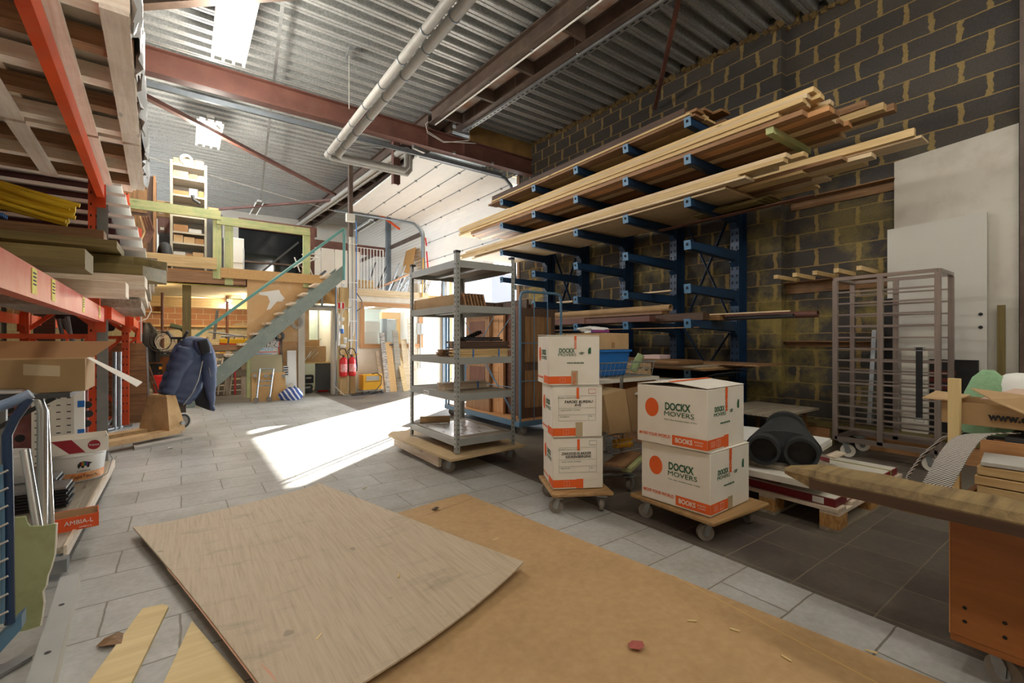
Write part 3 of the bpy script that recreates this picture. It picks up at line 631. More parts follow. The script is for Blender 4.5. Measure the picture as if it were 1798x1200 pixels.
# extinguishers
def extinguisher(a, lb):
    t = thing('fire_extinguisher', lb, 'fire extinguisher', a)
    MB().tube([a + V((0, 0, z)) for z in (0, .012, .05, .33, .37, .395, .4)], [.045, .072, .078, .078, .06, .025, .02], 24).build('cylinder', K['redp'], t, smooth=True)
    lbm = MB(); n_ = 9
    vs = []; 
    for i in range(n_ + 1):
        an = R(-150 + 120 * i / n_); vs += [a + V((math.cos(an) * .0788, math.sin(an) * .0788, z)) for z in (.1, .26)]
    MB().add(vs, [(2 * i, 2 * i + 2, 2 * i + 3, 2 * i + 1) for i in range(n_)]).build('label', mat('ext_label', (222, 80, 76), (236, 200, 196), .5, scale=30), t)
    MB().bar(a + V((-.02, 0, .42)), a + V((.12, -.02, .46)), .02, .02).build('lever', K['yellow'], t); MB().cyl(a + V((0, 0, .4)), a + V((0, 0, .44)), .022, n=10).build('valve', K['dkgrey'], t)
    MB().tube([a + V(p) for p in ((0, 0, .43), (-.06, -.02, .45), (-.09, -.02, .52), (-.04, -.02, .58), (.03, -.02, .56), (.08, -.03, .44), (.1, -.02, .2), (.09, -.02, .1))], .011, 8).build('hose', K['black'], t, smooth=True); return t
extinguisher(onY(603, 662, 9.52) , 'red fire extinguisher mounted on the timber post, nearer the doorway')
extinguisher(onY(618, 661, 9.52), 'red fire extinguisher mounted beside the office wall, nearer the yellow heater')
# ------------- site office: white wall with timber window
CX0, CX1, CZ = 2.94, 4.62, 2.16; WX0, WX1, WZ0, WZ1 = 3.06, 4.5, .94, 1.93
struct('wall_office', MB().bx(CX0, WX0, YM, YM + .12, 0, CZ - .1).bx(WX1, CX1 + .55, YM, YM + .12, 0, CZ - .1).bx(WX0, WX1, YM, YM + .12, 0, WZ0).bx(WX0, WX1, YM, YM + .12, WZ1, CZ - .1), mat('pale_plaster', (232, 226, 212), (222, 212, 194), .85, scale=2, dirt=(206, 190, 160), dirt_amt=.5))
struct('ceiling_office', MB().bx(CX0, CX1 + .55, YM + .05, 14.3, CZ - .08, CZ), K['osb'])
struct('wall_office_back', MB().bx(CX0, 5.2, 14.2, 14.3, 0, CZ), block_mat('pale_blocks', .45, .22, (190, 210, 206), (206, 216, 206), (222, 222, 206), None, 'XZ', .9, .008, .004))
struct('wall_office_side', MB().bx(5.12, 5.17, YM + .12, 14.2, 0, CZ), K['white'])
t = tag(thing('window_1', None, None, (3.8, YM, WZ0)), kind='structure')
fr = MB(); fr.bx(WX0, WX0 + .09, YM - .03, YM + .1, WZ0, WZ1).bx(WX1 - .09, WX1, YM - .03, YM + .1, WZ0, WZ1).bx(WX0 + .09, WX1 - .09, YM - .03, YM + .1, WZ0, WZ0 + .09).bx(WX0 + .09, WX1 - .09, YM - .03, YM + .1, WZ1 - .09, WZ1)
fr.build('window_frame', W['orange'], t); MB().bx(WX0 + .09, WX1 - .09, YM + .03, YM + .04, WZ0 + .09, WZ1 - .09).build('window_pane', K['glass'], t)
tag(MB().bx(CX0, CX1, YM - .06, YM + .06, CZ - .1, CZ + .04).build('fascia_board', W['spruce_pale']), 'pale pine fascia board above the site office window', 'board')
lamp((3.9, 11.6, 1.98), 1.5, True, 'lit tube lamp inside the site office', 1, .1, 22, lc=(.85, .95, 1)); lamp((3.9, 13.2, 1.98), 1.2, True, 'second lit tube lamp added deeper inside to brighten the site office', 1, .1, 30, lc=(.85, .95, 1))  # the deeper lamp is added to brighten the interior
# seen through the glass: stacker mast, cartons, chair
a = onY(690, 600, 12.6); t = thing('pallet_stacker', 'yellow mast of a pallet stacker behind the office window', 'stacker', (a.x, a.y, 0))
for dx in (-.3, .12): MB().bx(a.x + dx, a.x + dx + .12, a.y, a.y + .12, 0, 1.72).build('mast_rail', K['yellow'] if dx > 0 else K['dkgrey'], t)
MB().bx(a.x - .34, a.x + .26, a.y - .02, a.y + .14, 1.72, 1.9).build('mast_head', K['yellow'], t); MB().bx(a.x - .22, a.x + .1, a.y + .02, a.y + .06, .1, 1.7).build('chain_guard', K['galv'], t); MB().bx(a.x - .3, a.x + .2, a.y - .0, a.y + .3, .02, .5).build('body', K['yellow'], t)
for (x, y, w_, h_, z) in ((645, 640, .3, .5, .0),): pass
for i, (px, wv, z0, hh, lb) in enumerate(((645, .42, .0, 1.3, 'tall white cartons seen through the lower left of the office window'), (650, .34, 1.3, .28, 'white carton on top of the tall cartons behind the office window'))):
    a = onY(px, 600, 11.3); t = thing('carton', lb, 'carton', (a.x, a.y, z0)); MB().bx(a.x - wv / 2, a.x + wv / 2, a.y - .2, a.y + .2, z0, z0 + hh - .004).build('body', K['white'], t); MB().bx(a.x - .03, a.x + .03, a.y - .2, a.y + .2, z0 + hh - .004, z0 + hh - .001).build('tape', K['tape'], t)
# office door jamb / electrical items right of window
a = onY(738, 578, YM - .03); t = thing('wall_socket', 'grey power socket box on the office corner wall', 'socket box', a); MB().box(a, (.18, .06, .26)).build('box', K['cable'], t, bevel=.005); MB().box(a + V((.04, -.034, 0)), (.06, .01, .2)).build('socket_face', K['white'], t)
MB().tube([a + V((0, 0, -.13)), a + V((0, 0, -.9))], .012, 6).build('cable', K['cable'], t)
tag(MB().bx(5.1, 5.17, YM - .05, YM + .06, 0, 2.9).build('door_upright', K['white']), 'white painted upright at the corner of the site office', 'upright')
tag(MB().bx(5.0, 5.05, YM - .05, YM + .04, 0, 2.7).build('steel_channel', K['track']), 'slim grey steel channel beside the white office upright', 'channel')
tag(MB().bx(5.19, 5.27, YM, YM + .12, 0, 2.6).build('timber_upright', W['orange']), 'orange timber upright next to the white office upright', 'upright')
# white railing on the office roof
t = thing('white_railing', 'white steel bar railing standing on the site office roof', 'railing', (3.2, YM, CZ))
fr = MB(); z0, z1 = CZ + .05, 3.08; fr.tube([(2.94, YM - .02, z1), (3.56, YM - .02, z1), (3.56, YM - .02, z0), (2.94, YM - .02, z0)], .012, 6, True); fr.build('frame', K['white'], t)
for k in range(1, 9): x = 2.94 + .62 * k / 9; MB().cyl((x, YM - .02, z0), (x, YM - .02, z1), .008, n=6).build('bar', K['white'], t)
# things on the office roof
tag(MB().box(onY(640, 500, YM + .5) , (.45, .02, .2)).build('wood_offcut', W['spruce']), 'short pale board behind the foot of the white railing', 'board')
o = MB(); o.prism([onY(x, y, 12.2) for x, y in ((712, 448), (730, 435), (722, 495), (705, 495))], (0, .02, 0))
tag(MB().prism([onX(705, 478, 5.3), onX(713, 441, 5.8), onX(730, 434, 5.8), onX(722, 482, 5.3)], (.02, 0, 0)).build('flake_board', K['osbf']), 'tall flake board leaning on the ribbed side wall above the office', 'board')
random.seed(11)
for i in range(16):
    x = 3.5 + i * .095 + random.uniform(-.02, .02); y = 10.6 + random.uniform(-.3, .4); l = random.uniform(.7, 1.15); lean = random.uniform(.15, .45)
    t0 = MB(); w_ = .05
    p, q = V((x, y, CZ + .01)), V((x + lean, y + .15, CZ + l * .75))
    t0.tube([p, q, q + V((.04, .2, 0)), p + V((.04, .2, 0))], .011, 6, True); t0.tube([p.lerp(q, .5), p.lerp(q, .5) + V((.04, .2, 0))], .009, 6)
    tag(t0.build('tubular_trestle', K['galv'] if i % 3 else K['dkgrey']), 'slim tubular metal frame leaning in the heap on the office roof', 'frame', 'tubular frames heaped on the office roof')
for i in range(5):
    p = onY(640 + i * 8, 512, YM + .7); p.z = CZ + .03 + i * .05; q = V((p.x + .75, p.y + .3, CZ + .35 + i * .06))
    tag(MB().bar(p, q, .07, .025).build('timber_strip', W['old'] if i % 2 else W['orange']), 'dark timber strip leaning behind the white railing', 'timber', 'timber strips behind the white railing')
a = onY(733, 500, YM + .25); a.z = CZ; t = thing('bucket', 'white bucket on the site office roof beside the corner upright', 'bucket', a)
MB().tube([a, a + V((0, 0, .24)), a + V((0, 0, .26))], [.11, .14, .145], 20).build('tub', K['offwhite'], t, smooth=True); MB().torus(a + V((0, 0, .25)), (.2, 1, .5), .13, .006).build('handle', K['galv'], t)
a = onY(743, 515, YM - .08); tag(MB().tube([(a.x - .02, a.y, 2.1), (a.x, a.y, 3.0)], .014, 6).build('yellow_tube', K['yellow']), 'thin yellow tube standing at the office roof corner', 'tube')
# side cladding column and girt
tag(MB().bx(XR - .16, XR - .0, 15.4, 15.6, 0, 5.4).build('steel_column', K['track']), 'grey steel column against the ribbed side wall', 'column')
tag(MB().bar((XR - .03, 12.9, 4.35), (XR - .03, 19, 4.35), .05, .14).build('wall_rail', K['brownsteel']), 'brown horizontal rail along the ribbed side wall', 'rail')
# boards leaning against the office
def lean(px0, px1, ytop, ybot, m, lb, th=.02, dy=.35, nm='leaning_board', grp=None, zt=None):
    """a board standing on the floor and leaning back on the office wall"""
    yb = YM - .12 - dy * .4; a = onY(px0, ybot, yb); b_ = onY(px1, ybot, yb); top = onY((px0 + px1) / 2, ytop, YM - .06).z
    p = [(a.x, yb, .0), (b_.x, yb, .0), (b_.x - .05, YM - .035, top), (a.x - .05, YM - .035, top)]
    o = MB().prism(p, (0, -th, 0)).build(nm, m); return tag(o, lb, 'board', grp)
lean(669, 675, 617, 683, W['pallet'], 'narrow pale slatted strip leaning at the left of the office board stack', .03)
o = lean(676, 684, 585, 683, mat('printed_board', (90, 84, 80), (206, 196, 184), .6, scale=14, stretch=(1, 1, 4)), 'grey-patterned strip leaning left of the handle board', .05)
o = lean(683, 697, 601, 684, K['osb'], 'chipboard panel with a handle slot leaning below the office window', .02)
a = onY(685, 606, YM - .16); MB().box(a + V((.02, -.03, .0)), (.1, .01, .03)).build('handle_slot', K['dkgrey'], o)
lean(697, 707, 581, 684, W['grey'], 'tall grey board leaning right of the handle board', .02, .2)
lean(708, 716, 620, 682, W['spruce'], 'short yellow pine board at the right of the office board stack', .02, .5)
lean(712, 722, 596, 682, W['spruce_pale'], 'pinkish pale plank leaning at the end of the office stack', .02, .2)
lean(722, 733, 560, 681, W['pallet'], 'pale plank leaning beside the power socket', .02, .1)
# yellow heater on a dolly
a = onY(650, 680, 9.45); a.z = 0; t = thing('dolly', 'small wheeled dolly under the yellow heater', 'dolly', a)
MB().bx(a.x - .22, a.x + .24, a.y - .18, a.y + .18, .07, .09).build('deck', W['grey'], t)
for dx in (-.18, -.06, .2): caster(t, a + V((dx, -.14, 0)), .03, 0, True, K['dkgrey'])
h = thing('heater', 'yellow box heater standing on the small dolly by the office', 'heater', (a.x, a.y, .09))
MB().bx(a.x - .19, a.x + .2, a.y - .14, a.y + .14, .092, .4).build('case', K['yellow'], h, bevel=.008)
MB().bx(a.x - .13, a.x + .14, a.y - .146, a.y - .14, .28, .37).build('grille', K['cable'], h); MB().bx(a.x - .16, a.x + .18, a.y - .146, a.y - .14, .255, .262).build('seam', K['dkgrey'], h)
MB().tube([(a.x, a.y - .1, .41), (a.x + .1, a.y - .12, .43), (a.x + .19, a.y - .16, .36), (a.x + .17, a.y - .18, .2), (a.x + .03, a.y - .2, .05), (a.x - .2, a.y - .25, .01), (a.x - .45, a.y - .22, .01)], .01, 6).build('power_cord', K['dkgrey'], h, smooth=True)
# ------------- doorway store: desk, carton, cabinet
t = thing('desk', 'desk with pale top and dark side inside the doorway', 'desk', (2.2, 10.3, 0)); MB().bx(1.98, 2.6, 10.2, 10.9, .62, .65).build('desk_top', W['spruce'], t); MB().bx(2.28, 2.6, 10.22, 10.26, .05, .62).build('side_panel', K['dkgrey'], t); MB().bx(2.0, 2.04, 10.25, 10.85, 0, .62).build('leg', K['dkgrey'], t)
t = thing('cardboard_box', 'brown cardboard box with white scribble lying on the doorway desk', 'box', (2.2, 10.4, .65)); MB().bx(2.02, 2.5, 10.26, 10.6, .652, .98).build('body', K['card'], t); MB().bar((2.04, 10.62, .98), (2.5, 10.66, 1.14), .02, .01).build('flap', K['card'], t) ; MB().bx(2.02, 2.44, 10.58, 10.6, .98, 1.12).build('flap', K['card'], t)
s_ = MB().tube([(2.08, 10.255, .7), (2.2, 10.255, .88), (2.14, 10.255, .74), (2.3, 10.255, .92), (2.22, 10.255, .72), (2.34, 10.255, .86)], .008, 5).build('scribble', K['white'], t)
t = thing('storage_cabinet', 'tall pale grey-green cabinet standing deep in the doorway', 'cabinet', (2.5, 11.6, 0)); MB().bx(2.2, 2.64, 11.6, 12.1, 0, 1.9).build('body', mat('cab_green', (190, 200, 188), None, .6), t); MB().bx(2.22, 2.6, 11.585, 11.6, .9, 1.6).build('door', mat('cab_green2', (178, 190, 176), None, .5), t)
tag(MB().bx(1.98, 2.18, 11.0, 11.03, 0, 1.8).build('door_leaf', K['white']), 'white door leaf standing open inside the doorway', 'door leaf')
for i, (x, z, m, lb) in enumerate(((2.04, .0, 'dkgrey', 'black crate on the floor under the doorway desk'), (2.06, .2, 'black', 'dark bundle on top of the black crate under the desk'), (2.36, 0, 'redp', 'dark red case at the foot of the doorway desk'))):
    t = thing('crate', lb, 'crate', (x, 10.3, z)); MB().bx(x, x + .2, 10.0 + .3, 10.5, z, z + .17).build('body', K[m], t, bevel=.01); MB().bx(x + .05, x + .15, 10.295, 10.3, z + .1, z + .13).build('handle', K['cable'], t)
lamp((2.3, 11.0, 2.05), .6, True, 'lit lamp inside the doorway store', 1, .08, 12)
# grey pipe and white tube beside the doorway
tag(MB().tube([(2.58, 9.6, 1.0), (2.58, 9.6, 1.65)], .03, 10).build('tube_guard', K['white'], smooth=True), 'white tube guard beside the doorway jamb', 'tube')
tag(MB().tube([(2.53, 9.6, .0), (2.53, 9.6, 2.2)], .018, 8).build('down_pipe', K['track'], smooth=True), 'thin grey pipe running down beside the doorway', 'pipe')
tag(MB().tube([(2.52, 9.55, 1.1), (2.5, 9.5, .6), (2.46, 9.45, .2), (2.6, 9.3, .02), (2.72, 9.3, .01)], .01, 6).build('grey_hose', K['cable'], smooth=True), 'grey hose looping from the pipe down to the floor', 'hose')
# ------------- under the stair: signs, boards, bag, coils
y0 = YM - .05
t = thing('warning_sign', 'black sign with white Dutch capitals half hidden by the stair', 'sign', onY(475, 596, y0)); a, b_ = onY(447, 612, y0), onY(489, 590, y0)
sb = MB().bx(a.x, b_.x, y0, y0 + .01, a.z, b_.z + .02).build('board', K['black'], t)
for s_, yy in (('ZODE.', 595), ('R WERF', 601), ('BETREDE.', 607)): text(s_, 'lettering', K['white'], t, onY(473, yy, y0 - .002), (1, 0, 0), (0, 0, 1), .055, bold=.006, width=.36)
t = thing('company_sign', 'white sign with blue and red lettering below the black sign', 'sign', onY(466, 617, y0 - .05)); a, b_ = onY(443, 626, y0 - .05), onY(488, 610, y0 - .05)
MB().bx(a.x, b_.x, y0 - .05, y0 - .04, a.z - .1, b_.z).build('board', K['white'], t)
lb_ = K['skyp'] = mat('sky_blue_print', (90, 180, 220), None, .6)
text('AMACRO', 'lettering', lb_, t, onY(464, 614, y0 - .052), (1, 0, 0), (0, 0, 1), .055, width=.3); decal(MB(), onY(468, 618.5, y0 - .051), (1, 0, 0), (0, 0, 1), .36, .014).build('stripe', K['redp'], t); text('BOUWMATERIALEN', 'lettering', lb_, t, onY(462, 622, y0 - .052), (1, 0, 0), (0, 0, 1), .025, width=.3)
def leanbox(name, pxs, ys, yb, yt, m, lb, cat, th=.02):
    a, b_ = onY(pxs[0], ys[1], yb), onY(pxs[1], ys[1], yb); z1 = onY(pxs[0], ys[0], yt).z
    return tag(MB().prism([(a.x, yb, 0), (b_.x, yb, 0), (b_.x, yt, z1), (a.x, yt, z1)], (0, -th, 0)).build(name, m), lb, cat)
o = leanbox('tall_board', (438, 497), (624, 702), YM - .25, YM - .12, mat('beige_board', (182, 172, 138), (170, 158, 124), .6, scale=60, stretch=(20, 1, 1)), 'beige ribbed board leaning under the stair behind the carrier frame', 'board')
a = onY(436, 660, YM - .26); tag(MB().bx(a.x - .03, a.x + .03, a.y - .03, a.y + .0, 0, .9).build('treated_post', W['green']), 'greenish treated stake leaning beside the beige board', 'stake')
o = leanbox('plywood_sheet', (442, 502), (656, 703), YM - .36, YM - .26, K['osb'], 'low chipboard sheet with grip knobs under the stair', 'board')
for px in (447, 466, 475, 497):
    a = onY(px, 660, YM - .33); MB().cyl(a, a + V((0, -.06, 0)), .026, .03, 12).build('knob', K['galv'], o, smooth=True)
t = thing('sack_carrier', 'rusty grey tubular carrier frame leaning on the low chipboard sheet', 'frame', onY(463, 700, YM - .5))
A_, B_, C_, D_ = onY(450, 700, YM - .55), onY(456, 648, YM - .42), onY(480, 648, YM - .42), onY(473, 700, YM - .55); A_.z = D_.z = .05
for p, q in ((A_, B_), (D_, C_)): MB().cyl(p, q, .016, n=8).build('side_tube', K['galv'], t)
for k in (.45, .6, 1): MB().cyl(A_.lerp(B_, k), D_.lerp(C_, k), .012, n=8).build('rung', K['galv'], t)
for p in (A_, D_): MB().cyl(p + V((0, -.02, -.0)), p + V((0, .03, 0)), .045, n=14).build('wheel', K['wheel'], t)
o = leanbox('white_board', (505, 521), (616, 690), YM - .1, YM - .02, K['white'], 'narrow pale blue-white board leaning by the doorway wall', 'board')
o = leanbox('striped_sign', (498, 507), (643, 690), YM - .14, YM - .1, K['white'], 'white sign with black stripes behind the chipboard sheet', 'sign')
for k in range(4): a = onY(502, 646 + k * 4, YM - .16); decal(MB(), a, (1, 0, 0), (0, 0, 1), .08, .022).build('stripe', K['ink'], o)
# striped bag
def blob(c, sx, sy, sz, seed=1, nu=20, nv=12, amp=.14, flat=.0):
    rs = random.Random(seed); ph = [rs.uniform(0, 6.28) for _ in range(8)]; rings = []
    for j in range(nv + 1):
        th = PI * j / nv; ring = []
        for i in range(nu):
            a = 2 * PI * i / nu
            k = 1 + amp * (math.sin(3 * a + ph[0] + 2 * th) * .5 + math.sin(5 * a + ph[1] - 3 * th) * .35 + math.sin(2 * a + 4 * th + ph[2]) * .4)
            z = math.cos(th); z = z if z > -.55 else -.55 - (abs(z) - .55) * .1
            r_ = max(.02, math.sin(th) ** .75); ring.append(V(c) + V((sx * r_ * math.cos(a) * k, sy * r_ * math.sin(a) * k, sz * (z * k + .55))))
        rings.append(ring)
    return MB().loft(rings[::-1])
def stripemat(name, c1, c2, sc_, wid=.5, axis=(1, 0, .6)):
    m, n, b = newmat(name); wv = n.new('ShaderNodeTexWave', wave_type='BANDS', bands_direction='DIAGONAL'); wv.inputs['Scale'].default_value = sc_; wv.inputs['Distortion'].default_value = 1.5
    n.link(n.coords('w', axis), wv.inputs[0]); n.link(n.ramp(wv.outputs['Fac'], [(wid, srgb(c1)), (wid + .06, srgb(c2))]), b.inputs['Base Color']); b.inputs['Roughness'].default_value = .5; return m
K['bag'] = stripemat('striped_bag', (58, 86, 156), (226, 228, 232), 7.5, .62)
a = onY(512, 699, YM - .42); a.z = 0; t = thing('shopping_bag', 'crumpled blue bag with white diagonal stripes on the floor', 'bag', a); blob(a, .2, .14, .14, 3).build('body', K['bag'], t, smooth=True); MB().tube([a + V((.02, 0, .2)), a + V((.06, -.02, .27)), a + V((.1, 0, .2))], .01, 6).build('handle', K['bag'], t, smooth=True)
a = onY(506, 672, YM - .22); a.z = .0; tag(MB().cyl(a + V((-.06, 0, .16)), a + V((.1, 0, .24)), .07, n=16).build('rolled_sack', K['offwhite'], smooth=True), 'cream rolled sack wedged behind the striped bag', 'sack')
def coil(px, py, y, r0, m, lb, n=6, cat='cable coil', wob=.02, rt=.007):
    a = onY(px, py, y); t = thing('cable_coil', lb, cat, a)
    for k in range(n):
        r_ = r0 * (1 - .04 * k); ph = random.random() * 6
        MB().tube([a + V((math.cos(2 * PI * i / 22) * r_ + wob * math.sin(ph), -.012 * k, math.sin(2 * PI * i / 22) * r_ * 1.15 + wob * math.cos(ph) - k * .004)) for i in range(22)], rt, 6, True).build('loop', K[m], t, smooth=True)
    return t
coil(521, 566, YM - .02, .1, 'cable', 'grey wire coil hanging near the doorway jamb')
coil(490, 590, YM - .08, .07, 'dkgrey', 'dark tangled cable coil hanging over the sign corner', 7)
a = onY(492, 600, YM - .1)
for k in range(4): tag(MB().tube([a + V((.01 * k, 0, .05)), a + V((-.03 + .02 * k, -.01, -.15)), a + V((.0 + .015 * k, 0, -.32 - .03 * k))], .006, 5).build('hanging_lead', K['redp'] if k == 0 else K['dkgrey']), 'thin loose lead dangling from the dark cable coil', 'cable', 'loose leads below the dark coil')
# pallets and laths stacked under the stair
t = thing('pallet', 'grey wooden pallet standing upright against the workshop front', 'pallet', (.75, YM, 0))
for z in (.1, .2, .3, .42, .55, .66, .78, .9): MB().bx(.4, .98, YM + .02, YM + .04, z, z + .085).build('slat', W['grey'], t)
for x in (.42, .68, .92): MB().bx(x - .04, x + .04, YM - .02, YM + .02, .02, 1.0).build('bearer', W['pallet'], t)
tag(MB().bx(.3, 1.02, YM - .06, YM - .02, .45, .57).build('barrier_board', W['grey']), 'weathered horizontal board nailed across the upright pallet', 'board')
tag(MB().bx(.3, 1.04, YM - .06, YM - .02, .93, 1.03).build('barrier_board', W['brown']), 'brown horizontal board across the top of the upright pallet', 'board')
tag(MB().bx(.36, 1.0, YM - .3, YM - .18, 0, .07).build('offcut', W['grey']), 'long grey offcut lying on the floor below the pallet', 'offcut')
tag(MB().bx(.45, .88, YM - .28, YM - .19, .07, .13).build('offcut', W['grey']), 'shorter grey offcut lying on top of the long one', 'offcut')
tag(MB().bar((.78, YM - .07, .1), (.78, YM - .07, .88), .03, .03).build('red_tool', K['redp']), 'red handled bar standing in front of the upright pallet', 'tool')
for k in range(4): tag(MB().bar((.42 + k * .09, YM - .1, .14), (.5 + k * .09, YM - .07, .8), .02, .02).build('lath', W['pallet']), 'thin lath leaning on the upright pallet', 'lath', 'laths leaning on the upright pallet')
# ------------- workshop under the mezzanine
t = thing('workbench', 'wooden workbench with a cluttered top under the mezzanine', 'workbench', (-.4, 12, 0))
MB().bx(-1.2, .35, 11.6, 12.4, .78, .82).build('bench_top', K['dkgrey'], t); MB().bx(-1.2, .35, 11.62, 11.66, .3, .78).build('front_panel', W['varnish'], t)
for x in (-1.15, .28): MB().bx(x, x + .06, 11.66, 11.72, 0, .78).build('leg', W['dark'], t)
for i, (px, py, w_, h_, m, lb) in enumerate(((268, 562, .3, .06, 'white', 'white tray on the workbench under the mezzanine'), (290, 562, .3, .05, 'black', 'flat black case on the workbench'), (312, 562, .2, .04, 'cable', 'grey tin on the workbench near the timber post'))):
    a = onY(px, py, 11.9); t = thing('bench_case', lb, 'case', (a.x, 11.9, .82)); MB().bx(a.x - w_ / 2, a.x + w_ / 2, 11.8, 12.0, .82, .82 + h_).build('body', K[m], t, bevel=.004); MB().bx(a.x - .02, a.x + .02, 11.79, 11.8, .83, .85).build('latch', K['galv'], t)
a = onY(257, 590, 11.0); t = thing('work_jacket', 'black work jacket hanging behind the orange rack', 'jacket', a)
rg = []
for k, (z, rx, ry) in enumerate(((0, .06, .05), (-.05, .08, .07), (-.12, .14, .09), (-.3, .16, .1), (-.55, .15, .1), (-.75, .16, .1))): rg.append([a + V((rx * math.cos(i * PI / 8) * (1 + .1 * math.sin(3 * i + k)), ry * math.sin(i * PI / 8), z + .25)) for i in range(16)])
MB().loft(rg).build('body', K['black'], t, smooth=True); MB().tube([a + V((.11, -.02, .1)), a + V((.17, -.04, -.2)), a + V((.16, -.05, -.5))], [.04, .055, .045], 10).build('sleeve', K['black'], t, smooth=True)
coil(290, 600, 10.9, .15, 'cable', 'large grey cable coil hanging on the red steel prop', 8, wob=.03)
coil(284, 600, 10.85, .17, 'dkgrey', 'large black cable coil hanging on the red steel prop', 4, wob=.03)
a = onY(312, 575, 11.2); t = thing('power_tool', 'grey-green power tool hanging beside the cable coils', 'power tool', a); MB().cyl(a + V((-.12, 0, .04)), a + V((.08, 0, -.02)), .045, n=14).build('body', mat('tool_green', (92, 108, 92), None, .5), t, smooth=True); MB().cyl(a + V((.08, 0, -.02)), a + V((.14, 0, -.08)), .06, n=14).build('head', K['dkgrey'], t, smooth=True)
for i, (px, w_, h_, lb) in enumerate(((420, .5, .28, 'yellow tool case on the shelf behind the stair foot'),)):
    a = onY(px, 602, 11.5); t = thing('tool_case', lb, 'tool case', (a.x, 11.5, .8)); MB().bx(a.x - .35, a.x + .3, 11.5, 11.8, .84, 1.14).build('case', mat('case_yellow', (222, 186, 30), None, .5), t, bevel=.01); MB().tube([(a.x - .1, 11.5, 1.14), (a.x - .08, 11.48, 1.19), (a.x + .08, 11.48, 1.19), (a.x + .1, 11.5, 1.14)], .01, 6).build('handle', K['black'], t)
t = thing('workshop_shelf', 'wooden shelf behind the stair carrying the yellow tool case', 'shelf', (1, 11.5, 0)); MB().bx(.3, 1.85, 11.4, 11.9, .8, .84).build('board', W['spruce'], t)
for x in (.32, 1.78): MB().bx(x, x + .06, 11.42, 11.48, 0, .8).build('leg', W['spruce'], t)
tag(MB().tube([onY(376, 596, 10.2), onY(380, 560, 10.2), onY(382, 545, 10.2)], .025, 8).build('grey_pipe', K['galv'], smooth=True), 'short grey pipe standing up behind the jacket', 'pipe')
for i, (p, q) in enumerate((((366, 583), (440, 592)), ((388, 591), (425, 590)), ((402, 592), (398, 618)))): tag(MB().cyl(onY(*p, 10.1), onY(*q, 10.1), .016, n=8).build('trestle_bar', K['galv']), ('long', 'short', 'upright')[i] + ' galvanised bar of the dismantled trestle behind the stair', 'bar')
a = onY(410, 606, 10.4); tag(MB().bar(onY(385, 604, 10.4), onY(440, 606, 10.4), .03, .03).build('red_bar', K['redp']), 'red horizontal bar in front of the yellow tool case', 'bar')
a = onY(272, 655, 10.8); t = thing('fuel_can', 'red metal can on the workshop floor beside the grey-white board', 'can', (a.x, 10.8, 0)); MB().bx(a.x - .02, a.x + .16, 10.7, 10.9, .12, .46).build('body', K['redp'], t, bevel=.02); MB().cyl((a.x + .05, 10.8, .46), (a.x + .05, 10.8, .5), .03).build('cap', K['black'], t)
a = onY(268, 645, 11.2); t = thing('tool_box', 'black toolbox with yellow latch under the workbench', 'tool box', (a.x, 11.2, .3)); MB().bx(a.x - .2, a.x + .15, 11.1, 11.35, .42, .66).build('body', K['black'], t, bevel=.01); MB().bx(a.x + .1, a.x + .15, 11.09, 11.1, .55, .6).build('latch', K['yellow'], t)
t = thing('low_stand', 'low wooden stand under the black toolbox', 'stand', (a.x, 11.2, 0)); MB().bx(a.x - .25, a.x + .2, 11.05, 11.4, .39, .42).build('top', W['old'], t)
for x in (a.x - .22, a.x + .14): MB().bx(x, x + .05, 11.1, 11.15, 0, .39).build('leg', W['old'], t)
for px in (262, 268): tag(MB().bar(onY(px + 10, 690, 10.4), onY(px - 8, 640, 10.5), .025, .025).build('stake', W['dark']), 'dark stake leaning near the red can', 'stake', 'stakes by the red can')
a = onY(281, 545, 13.9); t = thing('box_shelf', 'small square wooden box shelf on the workshop brick wall', 'box shelf', a)
MB().bx(a.x - .35, a.x + .05, 14.2, 14.48, a.z - .05, a.z - .02).build('bottom', W['spruce'], t); MB().bx(a.x - .35, a.x + .05, 14.2, 14.48, a.z + .28, a.z + .31).build('top', W['spruce'], t); MB().bx(a.x - .35, a.x - .32, 14.2, 14.48, a.z - .02, a.z + .28).build('side', W['spruce'], t); MB().bx(a.x + .02, a.x + .05, 14.2, 14.48, a.z - .02, a.z + .28).build('side', W['spruce'], t)
tag(MB().bx(-.6, 1.85, 14.3, 14.48, 1.45, 1.5).build('wall_ledge', W['spruce']), 'long pine ledge fixed to the workshop brick wall', 'ledge')
t = thing('pigeonhole_shelf', 'brown open wooden shelf unit behind the timber post', 'shelf unit', (0, 13.2, 0)); 
for z in (.1, .62, 1.16): MB().bx(-.5, .5, 13.2, 13.6, z, z + .03).build('shelf', W['spruce'], t)
for x in (-.5, 0, .47): MB().bx(x, x + .03, 13.2, 13.6, 0, 1.19).build('side', W['old'], t)
tag(MB().tube([onY(245, 512, 9.6), onY(258, 520, 9.6), onY(266, 545, 9.6), onY(258, 560, 9.6), onY(243, 565, 9.6)], .009, 6).build('hanging_cable', K['whitecable'], smooth=True), 'looped white cable hanging beside the orange rack upright', 'cable')
tag(MB().tube([onY(247, 520, 9.5), onY(248, 600, 9.5)], .012, 6).build('cable', K['cable']), 'thin vertical grey cable beside the orange rack upright', 'cable')
a = onY(352, 480, YM - .0)
t = thing('festoon_line', 'yellow-green cord strung below the mezzanine fascia', 'cord', a); MB().tube([onY(255, 493, YM + .12), onY(340, 500, YM + .12), onY(430, 506, YM + .12)], .009, 6).build('cord', mat('cord_green', (196, 200, 90), None, .5), t)
